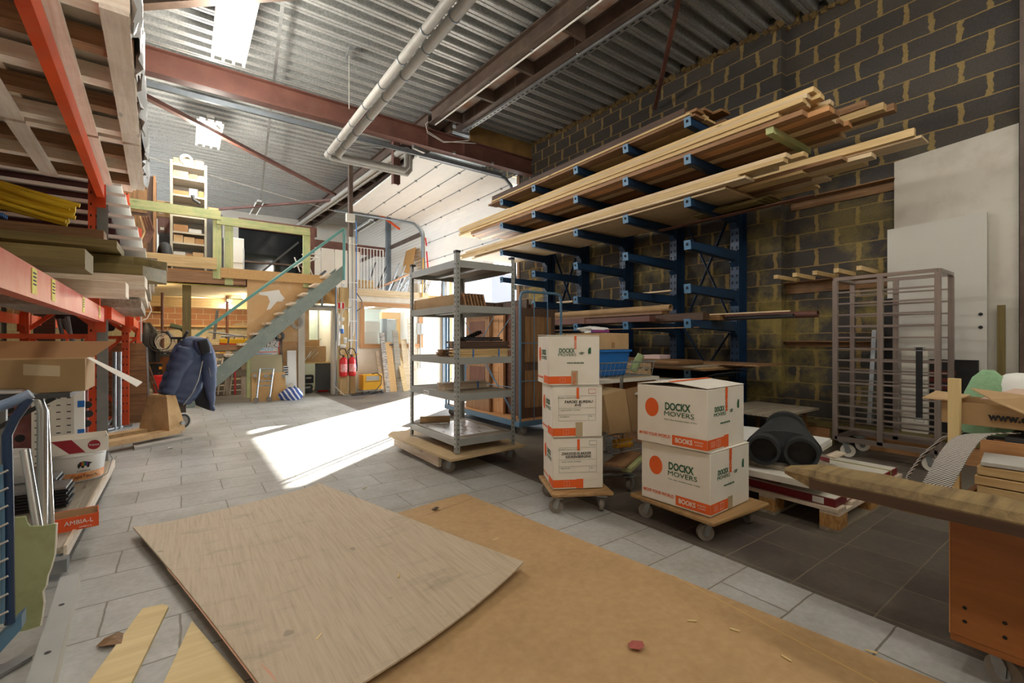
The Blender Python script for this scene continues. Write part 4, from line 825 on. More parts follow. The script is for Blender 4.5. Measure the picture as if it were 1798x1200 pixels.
# warm lamps below the deck
def bulb(px, py, y, lb, e=8):
    a = onY(px, py, y); a.z = min(a.z, 2.06); t = thing('bulb_lamp', lb, 'lamp', a); MB().tube([a + V((0, 0, z)) for z in (.03, .0, -.04, -.06)], [.015, .035, .03, .005], 12).build('bulb', emit('bulb', (1, .8, .5, 1), 14), t, smooth=True); MB().cyl(a + V((0, 0, .07)), a + V((0, 0, .03)), .02).build('socket', K['black'], t)
    ld = bpy.data.lights.new('bulb_light', 'POINT'); ld.energy = e; ld.color = (1, .76, .45); ld.shadow_soft_size = .08; lo = bpy.data.objects.new('bulb_light', ld); C.objects.link(lo); lo.location = a + V((0, -.02, -.14))
bulb(255, 497, 10.1, 'warm bulb lamp under the mezzanine near the timber stack'); bulb(428, 516, 11.4, 'warm bulb lamp under the mezzanine beside the chipboard'); bulb(350, 525, 12.9, 'warm bulb lamp deep under the mezzanine deck', 12)
c5 = onY(400, 531, 12.3); lamp((c5.x, 12.3, 1.95), 1.0, True, 'lit tube lamp under the mezzanine above the brick wall', 1, .08, 12)
# ------------- on the mezzanine
def shelf_unit(x0, x1, y0, y1, z0, z1, n, mpost, mshelf, name, lb, pr=.02):
    t = thing(name, lb, 'shelf', (x0, y0, z0))
    for x in (x0, x1):
        for y in (y0, y1): MB().bx(x - pr, x + pr, y - pr, y + pr, z0, z1).build('upright', mpost, t)
    return t
X0, X1, Y0, Y1 = -.16, .36, 10.4, 10.9
t = shelf_unit(X0, X1, Y0, Y1, ZM, 4.42, 6, mat('cream_steel', (166, 160, 142), None, .5), K['white'], 'metal_shelf', 'cream metal shelf unit crammed with parts on the mezzanine')
SZ = [2.62, 2.92, 3.12, 3.42, 3.8, 4.12, 4.36]
for z in SZ: MB().bx(X0 - .015, X1 + .015, Y0 - .01, Y1, z - .03, z).build('shelf', mat('shelf_cream', (170, 164, 148), None, .5), t)
MB().bx(X0, X1, Y1 + .0, Y1 + .01, ZM, 4.36).build('back_panel', K['cable'], t)
rc = random.Random(5)
for k, z in enumerate(SZ):
    x = X0 + .03; j = 0
    while x < X1 - .1:
        w_ = rc.uniform(.1, .24); w_ = min(w_, X1 - x - .02); h_ = rc.uniform(.07, .15); m = rc.choice([K['card'], K['carddk'], K['offwhite'], K['card'], K['cable']])
        tt = thing('parts_box', ['small cardboard parts box', 'open cardboard parts box', 'pale parts box'][j % 3] + ' on the ' + ['lowest', 'second', 'third', 'fourth', 'fifth', 'sixth', 'top'][k] + ' level of the cream shelf', 'box', (x, Y0, z), 'parts boxes on the cream shelf level %s' % ['one', 'two', 'three', 'four', 'five', 'six', 'seven'][k])
        MB().bx(x, x + w_ - .01, Y0 + .02, Y0 + .3, z + .002, z + h_).build('body', m, tt); MB().bx(x + w_ / 2 - .015, x + w_ / 2, Y0 + .015, Y0 + .31, z + h_, z + h_ + .003).build('tape', K['tape'], tt); x += w_; j += 1
a = V((.06, Y0 + .1, 4.47)); tag(MB().hollow(a + V((0, -.1, 0)), a + V((0, .3, 0)), .1, .06).build('carpet_roll', K['cable'], smooth=True), 'grey rolled mat lying on top of the cream shelf unit', 'roll')
a = onY(338, 345, Y0 - .05); tag(MB().tube([a + V((0, 0, .02)), a + V((.02, 0, -.06)), a + V((.12, 0, -.12))], .03, 10).build('pipe_bend', K['dkgrey'], smooth=True), 'dark grey plastic pipe bend on the cream shelf unit', 'pipe')
t = thing('old_cupboard', 'tall worn brown wooden cupboard standing on the mezzanine', 'cupboard', (-.75, 10.3, ZM)); MB().bx(-.98, -.42, 10.3, 10.75, ZM, 4.02).build('body', W['dark'], t)
MB().bx(-.95, -.5, 10.285, 10.3, 3.35, 3.95).build('door', W['old'], t); MB().bx(-.95, -.5, 10.285, 10.3, 2.6, 3.3).build('door', W['old'], t); MB().bx(-.42, -.385, 10.28, 10.75, ZM, 4.04).build('edge_strip', W['brown'], t)
a = V((-.26, 10.35, ZM)); t = thing('car_tyre', 'black tyre standing between cupboard and cream shelf', 'tyre', a); MB().torus(a + V((0, .1, .27)), (1, .2, 0), .19, .085, 32, 10).build('tread', K['rubber'], t, smooth=True); MB().torus(a + V((0, .1, .27)), (1, .2, 0), .12, .03, 24, 8).build('bead', K['dkgrey'], t, smooth=True)
for i, (x, z, w_, h_, m, lb) in enumerate(((-.36, ZM + .002, .2, .8, 'dkgrey', 'black plastic bin above the tyre on the mezzanine'), (-.38, ZM + .806, .2, .3, 'redsteel', 'dark red box stacked between cupboard and cream shelf'), (-.4, ZM + 1.11, .22, .3, 'card', 'brown box at the top of the stack beside the cream shelf'))):
    t = thing('stored_box', lb, 'box', (x, 10.9, z)); MB().bx(x, x + w_, 10.95, 11.2, z, z + h_).build('body', K[m], t); MB().bx(x + .04, x + .1, 10.945, 10.95, z + .05, z + .1).build('label', K['offwhite'], t)
t = thing('stored_box', 'small brown box on the ledge right of the cream shelf', 'box', (.42, 10.3, 3.4)); MB().bx(.4, .56, 10.3, 10.5, 3.5, 3.62).build('body', K['card'], t); MB().bx(.4, .56, 10.295, 10.3, 3.56, 3.565).build('label', K['tape'], t)
tag(MB().bx(.38, .62, 10.25, 10.6, ZM, 3.5).build('white_cabinet', K['dkgrey']), 'dark narrow cabinet beside the cream shelf unit', 'cabinet')
t = thing('fridge', 'narrow white fridge behind the railing posts', 'fridge', (.75, 10.3, ZM)); MB().bx(.64, .98, 10.3, 10.8, ZM, 3.1).build('body', K['white'], t, bevel=.008); MB().bx(.96, .985, 10.28, 10.3, 2.5, 2.9).build('handle', K['galv'], t); MB().bx(.645, .975, 10.285, 10.3, 2.62, 3.08).build('door', K['white'], t)
# dark glazed lean-to: black partition with steel trims
t = thing('glazed_partition', 'dark glazed partition with steel frame on the mezzanine', 'partition', (1.6, 11.5, ZM)); MB().bx(1.0, 2.35, 11.6, 11.62, ZM, 3.6).build('pane', mat('dark_glass', (18, 22, 26), None, .08), t)
MB().bar((1.0, 11.56, 3.68), (2.6, 11.56, 3.68), .06, .22).build('head_beam', K['redsteel'], t); MB().bar((1.0, 11.57, 2.85), (2.35, 11.57, 2.85), .04, .04).build('rail', K['brownsteel'], t); MB().bar((1.4, 11.57, 2.6), (2.2, 11.57, 3.4), .06, .04).build('brace', K['dkgrey'], t)
for i in range(4): tag(MB().bar((2.2 + i * .05, 11.2, ZM), (2.3 + i * .04, 11.35, 3.45 - .1 * i), .03, .03).build('leaning_lath', W['old']), 'dark lath leaning at the end of the glazed partition', 'lath', 'laths by the glazed partition')
tag(MB().bx(2.42, 2.52, 11.4, 11.5, ZM, 3.75).build('red_post', K['redsteel']), 'dark red steel post on the mezzanine behind the handrail', 'post')
t = thing('white_screen', 'row of white boards with peeling orange tops at the mezzanine back', 'boards', (3, 13.5, ZM - .12))
for i in range(4): MB().bx(2.9 + i * .38, 3.26 + i * .38, 14.0, 14.03, ZM - .12, 3.8).build('board', K['offwhite'], t); 
tag(MB().bx(2.6, 5.4, 14.6, 14.7, 3.85, 4.15).build('red_lintel', K['redsteel']), 'dark red steel lintel above the white boards', 'lintel')
t = thing('folded_chair', 'folded white metal garden chair lying on the mezzanine edge', 'chair', onY(545, 478, YM + .35))
for p, q in (((515, 470), (545, 452)), ((517, 452), (527, 478)), ((530, 447), (563, 446)), ((530, 470), (563, 446)), ((534, 458), (555, 457)), ((540, 462), (550, 486)), ((538, 452), (560, 453))): MB().cyl(onY(*p, YM + .35), onY(*q, YM + .35), .013, n=7).build('tube', K['white'], t)
for i, (x, z1, m) in enumerate(((2.3, .3, 'dkgrey'), (2.65, .2, 'black'))): tag(MB().bar((x, 10.6, ZM + .02), (x + .3, 10.7, ZM + z1), .04, .04).build('metal_bar', K[m]), ('dark grey', 'black')[i] + ' metal bar propped on the mezzanine floor near the stair head', 'bar')
tag(MB().bx(2.66, 5.2, YM + 2.5, 19, ZM - .2, ZM - .12).build('store_roof', K['osb']), 'chipboard roof deck behind the site office', 'deck')
# =============================== LEFT: PALLET RACKING ===============================
RO = V((-.55, 5.39, 0)); RA = R(2.0)
RU = V((-math.sin(RA), math.cos(RA), 0)); RV = V((-math.cos(RA), -math.sin(RA), 0))
def LR(u, v, z): return RO + (RU * u + RV * v if u <= .03 else V((-v, u, 0))) + V((0, 0, z))
RM = Matrix((-RV, RU, V((0, 0, 1)))).transposed()   # local x = towards the aisle, y = along the rack
def rbox(mb, u, v, z, du, dv, dz): return mb.box(LR(u, v, z), (dv, du, dz), RM)
t = thing('pallet_rack', 'orange pallet racking along the left side with red lower beam', 'rack', tuple(RO))
holes = mat('hole_dark', (40, 20, 14), None, .8)
for u, zt, nm in ((-4.4, 2.6, 0), (0, 2.6, 1), (2.32, 3.0, 2), (4.6, 3.0, 3)):
    for v in (.045, .95):
        v = v + (.03 if nm == 1 and v < .1 else 0); p_ = rbox(MB(), u, v, zt / 2 + .01, .09, .075, zt).build('upright', K['orange'], t)
        if nm == 1 and v < .1:
            rbox(MB(), u - .05, .018, .66, .012, .075, 1.28).build('galvanised_face', K['zinc'], p_); rbox(MB(), u - .05, .018, 2.06, .012, .075, .5).build('galvanised_face', K['zinc'], p_)
        if v < .1 and nm in (1, 2):
            h = MB()
            for k in range(int(zt / .1)):
                for dx in (-.018, .018): rbox(h, u - .046, v + dx, .2 + k * .1, .004, .01, .022)
            tag(h.build('slot_row', holes, p_), kind='stuff')
        rbox(MB(), u, v, .012, .14, .14, .02).build('foot_plate', K['galv'], p_)
    for z0, z1 in ((.25, 1.15), (1.15, 1.25), (1.25, 2.05), (2.05, 2.15)):
        if z1 - z0 > .5:
            MB().bar(LR(u + .0, .08, z0), LR(u, .92, z1), .03, .045).build('cross_brace', K['orange'], t)
            if nm >= 1: MB().bar(LR(u + .03, .92, z0), LR(u + .03, .08, z1), .03, .045).build('cross_brace', K['orange'], t)
        else: MB().bar(LR(u, .08, z0), LR(u, .92, z0), .03, .04).build('cross_brace', K['orange'], t)
    MB().bar(LR(u, .08, .12), LR(u, .92, .12), .03, .04).build('cross_brace', K['orange'], t)
def rbeam(u0, u1, v, z, h, m, w=.05):
    b_ = rbox(MB(), (u0 + u1) / 2, v, z, u1 - u0 - .1, w, h).build('beam', m, t)
    for u in (u0 + .055, u1 - .055): rbox(MB(), u, v, z - .04, .012, w + .02, h + .1).build('connector', K['orange'] if m is K['orange'] else K['redp'] if 0 else K['orange'], b_)
    return b_
LZ = 1.335
b_ = rbeam(-4.4, 0, .03, LZ, .12, K['red'])
for u, m in ((-2.95, 0), (-2.55, 0), (-1.5, 0), (-.5, 0)):
    s_ = rbox(MB(), u, .0035, LZ + .005, .085, .002, .095).build('sticker', K['yst'] if 'yst' in K else K.setdefault('yst', mat('yellow_sticker', (216, 206, 70), None, .5)), b_)
    for k in range(4): rbox(MB(), u, .0022, LZ + .035 - k * .014, .055, .0008, .006).build('printed_line', K['ink'], b_)
rbeam(-4.4, 0, .97, LZ, .11, K['orange']); rbeam(-4.4, 0, .03, 2.42, .11, K['orange']); rbeam(-4.4, 0, .97, 2.42, .11, K['orange'])
for v in (.03, .97): rbeam(0, 2.32, v, 1.36, .11, K['orange']); rbeam(0, 2.32, v, 2.82, .11, K['orange']); rbeam(2.32, 4.6, v, 1.36, .11, K['orange'])
# pallets on the top beams, seen from below
def pallet_up(u0, u1, v0, v1, z, lb, wood_=None):
    t_ = thing('pallet', lb, 'pallet', tuple(LR((u0 + u1) / 2, (v0 + v1) / 2, z))); w_ = wood_ or W['bounce_lit']
    vs_ = [v0 + .05, v0 + .27, (v0 + v1) / 2, v1 - .27, v1 - .05]
    for v in vs_: rbox(MB(), (u0 + u1) / 2, v, z + .012, u1 - u0, .095, .022).build('bottom_board', w_, t_)
    n = max(3, int((u1 - u0) / .36))
    for k in range(n + 1):
        u = u0 + .06 + (u1 - u0 - .12) * k / n; rbox(MB(), u, (v0 + v1) / 2, z + .065, .09, v1 - v0, .08).build('cross_bearer', W['brown'] if k % 2 else W['bounce_lit'], t_)
    for k in range(5): v = v0 + .06 + (v1 - v0 - .12) * k / 4; rbox(MB(), (u0 + u1) / 2, v, z + .118, u1 - u0, .11, .022).build('deck_board', W['bounce_lit'], t_)
    return t_
pallet_up(-2.9, -1.3, -.27, .95, 2.48, 'pallet on the top rack beam nearest the picture corner'); pallet_up(-1.26, -.06, -.27, .95, 2.48, 'pallet on the top rack beam beside the grey-faced upright')
for i, (u0, u1, lb) in enumerate(((-2.9, -1.3, 'grey board load in torn clear wrap on the nearest top pallet'), (-1.26, -.06, 'grey board load in torn clear wrap on the second top pallet'))):
    t_ = thing('wrapped_load', lb, 'wrapped load', tuple(LR((u0 + u1) / 2, .3, 2.61))); rbox(MB(), (u0 + u1) / 2, .34, 2.61 + .2, u1 - u0 - .04, 1.2, .4).build('boards', K['offwhite'], t_)
    rs = random.Random(i + 3); jit = [[rs.uniform(-.014, .014) for _ in range(9)] for _ in range(41)]
    MB().sheet(lambda a, b, u0=u0, u1=u1, jit=jit: LR(u0 + (u1 - u0) * a, -.285 + jit[int(a * 40)][int(b * 8)] * (1.3 if b > .6 else .6) - .01 * math.sin(a * 30), 3.0 - b * (.47 + .05 * math.sin(a * 23) + jit[int(a * 40)][3] * 2)), 40, 8).build('plastic_wrap', K['wrap'], t_, smooth=True)
pallet_up(.12, 1.7, -.1, 1.0, 2.89, 'weathered pallet on the second top beam behind the upright')
# white panels with dark fronts stacked below (second bay)
def onU(px, py, u):
    # intersection of the pixel ray with the vertical plane at distance u along the rack
    r = ray(px, py); c0 = V((0, 0, EYE)); p0 = LR(u, 0, 0); k = (p0 - c0).dot(RU) / r.dot(RU); return c0 + r * k
for k in range(8):
    z = 2.0 + k * .1
    o = rbox(MB(), 1.3 - .0 * k, .3 + .03 * k - .0, z, 2.0, 1.05, .03).build('white_board', K['white']); tag(o, 'white laminated panel in the spaced stack on the second rack bay', 'panel', 'white panels stacked on the rack')
    if k < 7:
        o = rbox(MB(), 1.3, .42 + .03 * k, z + .048, 1.9, .9, .064).build('dark_spacer', mat('spacer_dark', (70, 30, 34), None, .6) if k == 0 else bpy.data.materials['spacer_dark']); tag(o, 'dark red slatted layer between the stacked white panels', 'board', 'dark layers between the white panels')
for k in range(5):
    a = LR(2.35 + k * .03, -.2 + .025 * k, 2.42); o = MB().prism([a + V((0, 0, 0)), a + V((.05, .02, .16)), a + V((.0, .02, .36)), a + V((-.015, .02, .36)), a + V((.035, .02, .16)), a + V((-.015, 0, 0))], RU * .02)
    tag(o.build('bent_strip', W['redbrown'] if k < 4 else W['plypale']), 'bent thin slat at the end of the white panel stack', 'slat', 'bent slats by the white panels')
for k in range(5): o = rbox(MB(), 1.15, .3 - .03 * k, 1.46 + k * .1, 2.05, 1.0, .08).build('timber', W['pallet'] if k % 2 else W['grey']); tag(o, 'grey weathered timber layer under the white panel stack', 'timber', 'timbers below the white panels')
# timbers laid across the lower beams, ends in the aisle; given as (right end px, top y, bottom y, depth Y, left end X)
def crosstimber(name, Yn, xr, z0, z1, dep, m, lb, cut=0, xl=-1.6, grp=None):
    p = [(xl, Yn, z0), (xr, Yn, z0), (xr, Yn + dep, z0), (xl, Yn + dep, z0)]
    if cut: p = [(xl, Yn, z0), (xr - cut, Yn, z0), (xr, Yn + dep * .6, z0), (xr, Yn + dep, z0), (xl, Yn + dep, z0)]
    return tag(MB().prism(p, (0, 0, z1 - z0)).build(name, m, bevel=.003), lb, 'timber', grp)
crosstimber('timber_beam', 3.9, -.30, 1.40, 1.50, .22, W['pallet'], 'pale reddish timber lying on the red beam, lowest of the cross timbers', 0)
crosstimber('timber_beam', 4.15, -.215, 1.5, 1.575, .3, W['pallet'], 'pale board under the olive boards with split end', 0)
crosstimber('timber_beam', 4.45, -.105, 1.58, 1.685, .35, W['olive'], 'olive-edged thick board with slanted end reaching furthest into the aisle', .14)
crosstimber('timber_beam', 4.5, -.1, 1.69, 1.755, .3, W['olive'], 'olive board lying on top of the slanted-end board', .2)
crosstimber('timber_beam', 3.5, -.445, 1.52, 1.635, .3, W['olive'], 'dark olive block beam with chamfered end in front of the olive boards', 0)
crosstimber('timber_beam', 4.2, -.37, 1.76, 1.815, .5, W['olive'], 'long thin olive board running across the stack of beams', 0)
crosstimber('timber_beam', 4.5, -.47, 1.82, 1.93, .16, W['old'], 'brown timber beam with pale end below the yellow hoses', 0)
crosstimber('timber_beam', 4.68, -.5, 1.93, 1.95, .3, W['grey'], 'thin grey sheet on top of the brown timber beam', 0)
crosstimber('timber_beam', 4.1, -.27, 1.395, 1.44, .12, W['old'], 'short dark block beam with white end below the pale timber', 0) if 0 else None
# hoses
for k in range(15):
    rs = random.Random(k); y = 4.55 + .04 * (k % 5) + rs.uniform(-.02, .02); z = 1.965 + .034 * (k // 5 + (k % 3)) + rs.uniform(0, .015); xe = -.70 + rs.uniform(-.04, .1)
    tag(MB().tube([(-1.6, y, z + .06), (-1.25, y + rs.uniform(-.04, .04), z + .09), (-1.0, y + rs.uniform(-.04, .04), z + .07 + rs.uniform(0, .03)), (xe - .1, y, z + .02), (xe, y, z)], .016, 8).build('yellow_tube', K['hose'], smooth=True), 'yellow plastic tube in the bundle above the timber beams', 'tube', 'yellow tubes in a bundle')
for k in range(3): tag(MB().tube([(-1.6, 4.5 + k * .04, 1.99), (-1.2, 4.5 + k * .04, 1.97), (-.98, 4.52 + k * .04, 1.965)], .015, 8).build('blue_tube', K['bluecable'], smooth=True), 'blue plastic tube beneath the yellow bundle', 'tube', 'blue tubes below the yellow bundle')
tag(rbox(MB(), -.6, 1.06, 1.9, 2.2, .02, 1.0).build('rack_shade_sheet', K['black']), 'black sheet standing in for the shade behind the first rack bay', 'sheet')  # black sheets put the shade behind the rack bays into colour
tag(rbox(MB(), 1.2, 1.12, 1.4, 2.2, .02, 2.8).build('rack_shade_sheet', K['black']), 'black sheet standing in for the shade behind the second rack bay', 'sheet')
# ---- lower level of the rack
def sheetU(name, u, pxs, m, lb, cat='board', th=.03):
    return tag(MB().prism([onU(x, y, u) for x, y in pxs], RU * th).build(name, m, bevel=.002), lb, cat)
sheetU('dark_sheet', 3.0, ((58, 520), (97, 520), (97, 760), (58, 760)), W['dark'], 'dark brown weathered sheet standing behind the cross braces')
o = sheetU('black_sheet', 2.5, ((90, 540), (100, 566), (122, 588), (128, 590), (200, 581), (203, 575), (185, 545), (170, 520), (90, 515)), K['black'], 'black rounded panel hanging behind the racking braces', 'panel')
o = sheetU('brown_tabletop', 2.55, ((188, 602), (250, 603), (256, 610), (262, 742), (256, 748), (188, 748)), W['old'], 'large brown plywood tabletop standing on edge beside the pallet jack', 'board')
p = onU(258, 610, 2.54); q = onU(263, 745, 2.54); MB().bar(p, q, .012, .02).build('metal_edge', K['galv'], o)
for i, (a, b_) in enumerate((((112, 560), (130, 602)), ((103, 560), (112, 602)), ((118, 556), (126, 602)))): tag(MB().cyl(onU(*a, 2.2), onU(*b_, 2.2), .022, n=8).build('steel_tube', K['galv']), 'galvanised tube leaning behind the cross braces', 'tube', 'tubes leaning behind the braces')
for i, (a, b_, m) in enumerate((((150, 588), (154, 604), 'white'), ((142, 590), (146, 604), 'teal'))): sheetU('leaning_strip', 2.3, ((a[0], a[1]), (b_[0], a[1]), (b_[0], 604), (a[0], 604)), K[m], ('white', 'green')[i] + ' strip standing upright below the black panel', 'strip')
# perforated white shelving panels
def perf(name, y, pxs, lb, cols, rows, z0, z1, x0, x1, mh):
    o = tag(MB().bx(x0, x1, y, y + .02, z0, z1).build(name, K['offwhite']), lb, 'panel')
    h = MB()
    for i in range(cols):
        for j in range(rows): h.bx(x0 + (x1 - x0) * (i + .3) / cols, x0 + (x1 - x0) * (i + .7) / cols, y - .002, y, z0 + (z1 - z0) * (j + .4) / rows, z0 + (z1 - z0) * (j + .55) / rows)
    tag(h.build('slots', mh, o), kind='stuff'); return o
a, b_ = onY(55, 770, 4.9), onY(130, 680, 4.9)
perf('pegboard', 4.9, 0, 'white perforated metal panel with slots standing behind the bucket', 4, 11, .16, .75, a.x, b_.x, K['dkgrey'])
a, b_ = onY(130, 770, 4.8), onY(148, 680, 4.8)
o = tag(MB().bx(a.x, b_.x, 4.8, 4.84, .16, .78).build('slotted_profile', K['white']), 'white slotted profile with blue clips beside the orange upright', 'profile')
for z in (.38, .6): MB().bx(a.x + .02, a.x + .06, 4.795, 4.8, z, z + .05).build('blue_clip', K['binblue'], o)
# red-brown drilled boards and pink rolls behind
o = tag(MB().bx(-1.5, -.62, 5.0, 5.04, .13, .74).build('drilled_board', mat('mottled_red', (150, 100, 96), (110, 60, 56), .8, scale=8)), 'mottled red board with round holes at the bottom of the rack', 'board')
for x in (-.68, -.7, -.67): pass
for i, (px, py) in enumerate(((154, 711), (156, 727), (153, 744), (16, 720), (17, 737), (35, 770))):
    a = onY(px, py, 4.995); MB().cyl(a, a + V((0, -.006, 0)), .028, n=16).build('round_hole', K['black'], o)
for k in range(6):
    z = .22 + .095 * k; tag(MB().cyl(LR(.35 + (k % 2) * .03, .04, z), LR(.35, .9, z + .01), .045, n=14).build('pink_roll', mat('pink_wrap', (196, 156, 160), (110, 60, 70), .6, scale=14, stretch=(1, 1, 1)) if k == 0 else bpy.data.materials['pink_wrap'], smooth=True), 'pinkish plastic-wrapped roll lying in the bottom of the rack', 'roll', 'pink rolls in the bottom of the rack')
t = thing('support_stand', 'white-grey steel tube stand beside the orange upright', 'stand', tuple(onZ(204, 755, 0)))
for dx in (0, .045): p = onZ(201, 755, .0) + V((dx, dx, 0)); MB().cyl(p, p + V((0, 0, .97)), .022, n=12).build('post', K['galv'], t, smooth=True)
p = onZ(203, 754, .0); MB().bar(p + V((-.1, -.14, .02)), p + V((.05, .05, .02)), .05, .02).build('foot', K['galv'], t); MB().bar(p + V((-.12, -.12, .02)), p + V((.0, .02, .16)), .03, .02).build('gusset', K['galv'], t)
# ---- flat trolley with goods (behind the blue trolley)
t = thing('platform_trolley', 'flat wooden platform trolley with chrome push hoop loaded with buckets and strips', 'trolley', (-.9, 4, 0))
DX, DZt = -.46, .13
MB().bx(-1.5, DX, 3.02, 4.95, DZt - .03, DZt).build('deck', W['grey'], t); MB().bx(DX, DX + .012, 3.02, 4.95, DZt - .06, DZt + .005).build('edge_strip', W['pallet'], t)
MB().bx(-1.5, DX - .02, 3.0, 3.04, .05, .1).build('steel_frame', K['bluetube'], t); MB().box((DX - .01, 2.96, .07), (.07, .06, .06)).build('tube_end', K['galv'], t)
MB().tube([(-.515, 2.93, .13), (-.515, 2.93, .8), (-.53, 2.93, .86), (-.58, 2.93, .885), (-.75, 2.93, .89), (-1.3, 2.93, .89)], .019, 12).build('push_hoop', K['chrome'], t, smooth=True)
MB().tube([onY(92, 940, 3.05) + V((0, 0, -.02)), onY(80, 720, 3.05)], .012, 10).build('brace_tube', K['chrome'], t, smooth=True)
caster(t, (-.62, 3.2, 0), .045, 1.2, True, K['dkgrey']); caster(t, (-.62, 4.7, 0), .045, 1.2, True, K['dkgrey'])
MB().tube([onY(44, 790, 2.7), onY(72, 960, 2.6)], .016, 12).build('chrome_leg', K['chrome'], t, smooth=True)
# stacks of black profiles
for s_, (x1, y0, n, z00) in enumerate(((-.555, 3.72, 7, .132), (-.64, 3.98, 7, .132))):
    for k in range(n): tag(MB().bx(-1.45, x1 + (.01 if k % 2 else 0), y0, y0 + .2, z00 + k * .018, z00 + k * .018 + .012).build('aluminium_profile', K['black'] if k < n - 1 else K['galv']), ('dark flat profile in the front stack on the platform trolley', 'dark flat profile in the rear stack on the platform trolley')[s_], 'profile', ('front profile stack', 'rear profile stack')[s_])
# bucket and box
def bucket(c, r0, r1, h, lb, m=None):
    t = thing('paint_bucket', lb, 'bucket', c); c = V(c)
    MB().tube([c + V((0, 0, z * h)) for z in (0, .02, .88, .9, .97, 1)], [r0 * .97, r0, r1, r1 * 1.04, r1 * 1.05, r1 * 1.03], 32).build('tub', m or K['white'], t, smooth=True); return t
bc = V((-.605, 4.45, .132)); t = bucket(bc, .135, .155, .2, 'white wall-paint bucket with black printed logo on the trolley deck')
bn = MB(); n_ = 24; vs = []
for i in range(n_ + 1):
    an = R(-130 + 170 * i / n_); vs += [bc + V((math.cos(an) * (.1375 + .002), math.sin(an) * .1395, .012)), bc + V((math.cos(an) * .143, math.sin(an) * .143, .065))]
bn.add(vs, [(2 * i, 2 * i + 2, 2 * i + 3, 2 * i + 1) for i in range(n_)]); bn.build('orange_band', mat('band_orange', (224, 120, 50), (232, 190, 140), .5, scale=20), t)
da = math.atan2(-bc.y, -bc.x) + .22; nd = V((math.cos(da), math.sin(da), 0)); ux = V((-nd.y, nd.x, 0)); face = lambda z, du=0: bc + nd * (.1475 + .02 * (z > .1) * .2) + ux * du + V((0, 0, z))
text('CAPAROL', 'lettering', K['ink'], t, face(.078), ux, (0, 0, 1), .012, width=.07); text('CapaTouch', 'lettering', K['ink'], t, face(.04), ux, (0, 0, 1), .022, width=.14)
lg = [(-.03, .012), (-.034, .035), (-.022, .052), (.0, .056), (.02, .05), (.03, .045), (.045, .04), (.03, .034), (.027, .01), (.017, .01), (.015, .022), (.002, .024), (-.001, .01), (-.012, .01), (-.014, .026), (-.022, .02), (-.026, .008)]
e_ = MB().prism([face(.088 + b) + ux * a + nd * .001 for a, b in lg], nd * -.002).build('logo_emblem', K['ink'], t)
for k, c in enumerate(((210, 60, 60), (230, 190, 40), (60, 160, 90), (50, 90, 190), (140, 60, 150))): decal(MB(), face(.126) + ux * (-.014 + k * .008) + nd * .0015, ux, (0, 0, 1), .004, .026).build('colour_stripe', mat('stripe%d' % k, c, None, .6), e_)
MB().tube([bc + V((.155, 0, .19)), bc + V((.19, -.03, .12)), bc + V((.17, -.09, .03)), bc + V((.12, -.13, .0))], .003, 6).build('wire_handle', K['galv'], t, smooth=True)
bucket((-.98, 4.4, .132), .13, .15, .24, 'plain white bucket standing behind the logo bucket')
# open fruit carton on the bucket
def open_box(name, c, w, d, h, m, lb, cat='box', rz=0, th=.004, inner=None):
    t = thing(name, lb, cat, c); c = V(c); M = rotz(rz)
    for (dx, dy, sx, sy) in ((w / 2, 0, th, d), (-w / 2, 0, th, d), (0, d / 2, w, th), (0, -d / 2, w, th)): MB().box(c + M @ V((dx, dy, h / 2)), (sx, sy, h), M).build('side', m, t)
    MB().box(c + V((0, 0, th / 2)), (w, d, th), M).build('bottom', inner or m, t); return t, M
cart, M = open_box('fruit_carton', (-.605, 4.43, .334), .32, .26, .1, K['boxwhite'], 'open white carton with red printing sitting on the paint bucket', rz=.15, th=.005)
redpr = mat('crimson_print', (150, 30, 44), None, .7); nrm = M @ V((0, -1, 0)); cc = V((-.605, 4.43, .334)) + nrm * .1327
uxx = M @ V((1, 0, 0))
MB().prism([cc + uxx * a + V((0, 0, b)) for a, b in ((-.13, .1), (-.03, .1), (.04, .005), (-.04, .005))], nrm * .001).build('printed_panel', redpr, cart)
MB().cyl(cc + uxx * .085 + V((0, 0, .05)), cc + uxx * .085 + V((0, 0, .05)) + nrm * .001, .033, n=20).build('printed_oval', redpr, cart); text('France', 'lettering', K['white'], cart, cc + uxx * .085 + V((0, 0, .05)) + nrm * .0015, uxx, (0, .2, 1), .014, width=.05)
# long flat cardboard carton with open flaps, on a low steel table
t = thing('steel_table', 'low grey steel table under the long cardboard carton', 'table', (-1, 3.0, 0))
MB().bx(-1.5, -.42, 2.9, 3.35, .855, .875).build('top', K['dkgrey'], t)
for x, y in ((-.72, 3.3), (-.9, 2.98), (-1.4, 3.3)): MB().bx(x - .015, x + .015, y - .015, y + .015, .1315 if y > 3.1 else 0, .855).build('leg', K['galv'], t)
MB().bar((-1.3, 3.1, .3), (-.5, 3.1, .84), .03, .02).build('strut', K['dkgrey'], t)
t = thing('flat_carton', 'long flat cardboard carton with open flaps on the low steel table', 'box', (-1, 3, .876))
MB().bx(-1.5, -.375, 2.95, 2.955, .877, 1.03).build('front_side', mat('shaded_card', (150, 124, 86), (140, 114, 78), .8, scale=3), t); MB().bx(-.38, -.375, 2.955, 3.25, .877, 1.03).build('end_side', K['card'], t); MB().bx(-1.5, -.38, 3.245, 3.25, .877, 1.03).build('back_side', K['card'], t); MB().bx(-1.5, -.38, 2.955, 3.245, .877, .882).build('bottom', K['card'], t); MB().bx(-1.5, -.38, 2.955, 3.245, 1.0, 1.004).build('inner_sheet', K['card'], t)
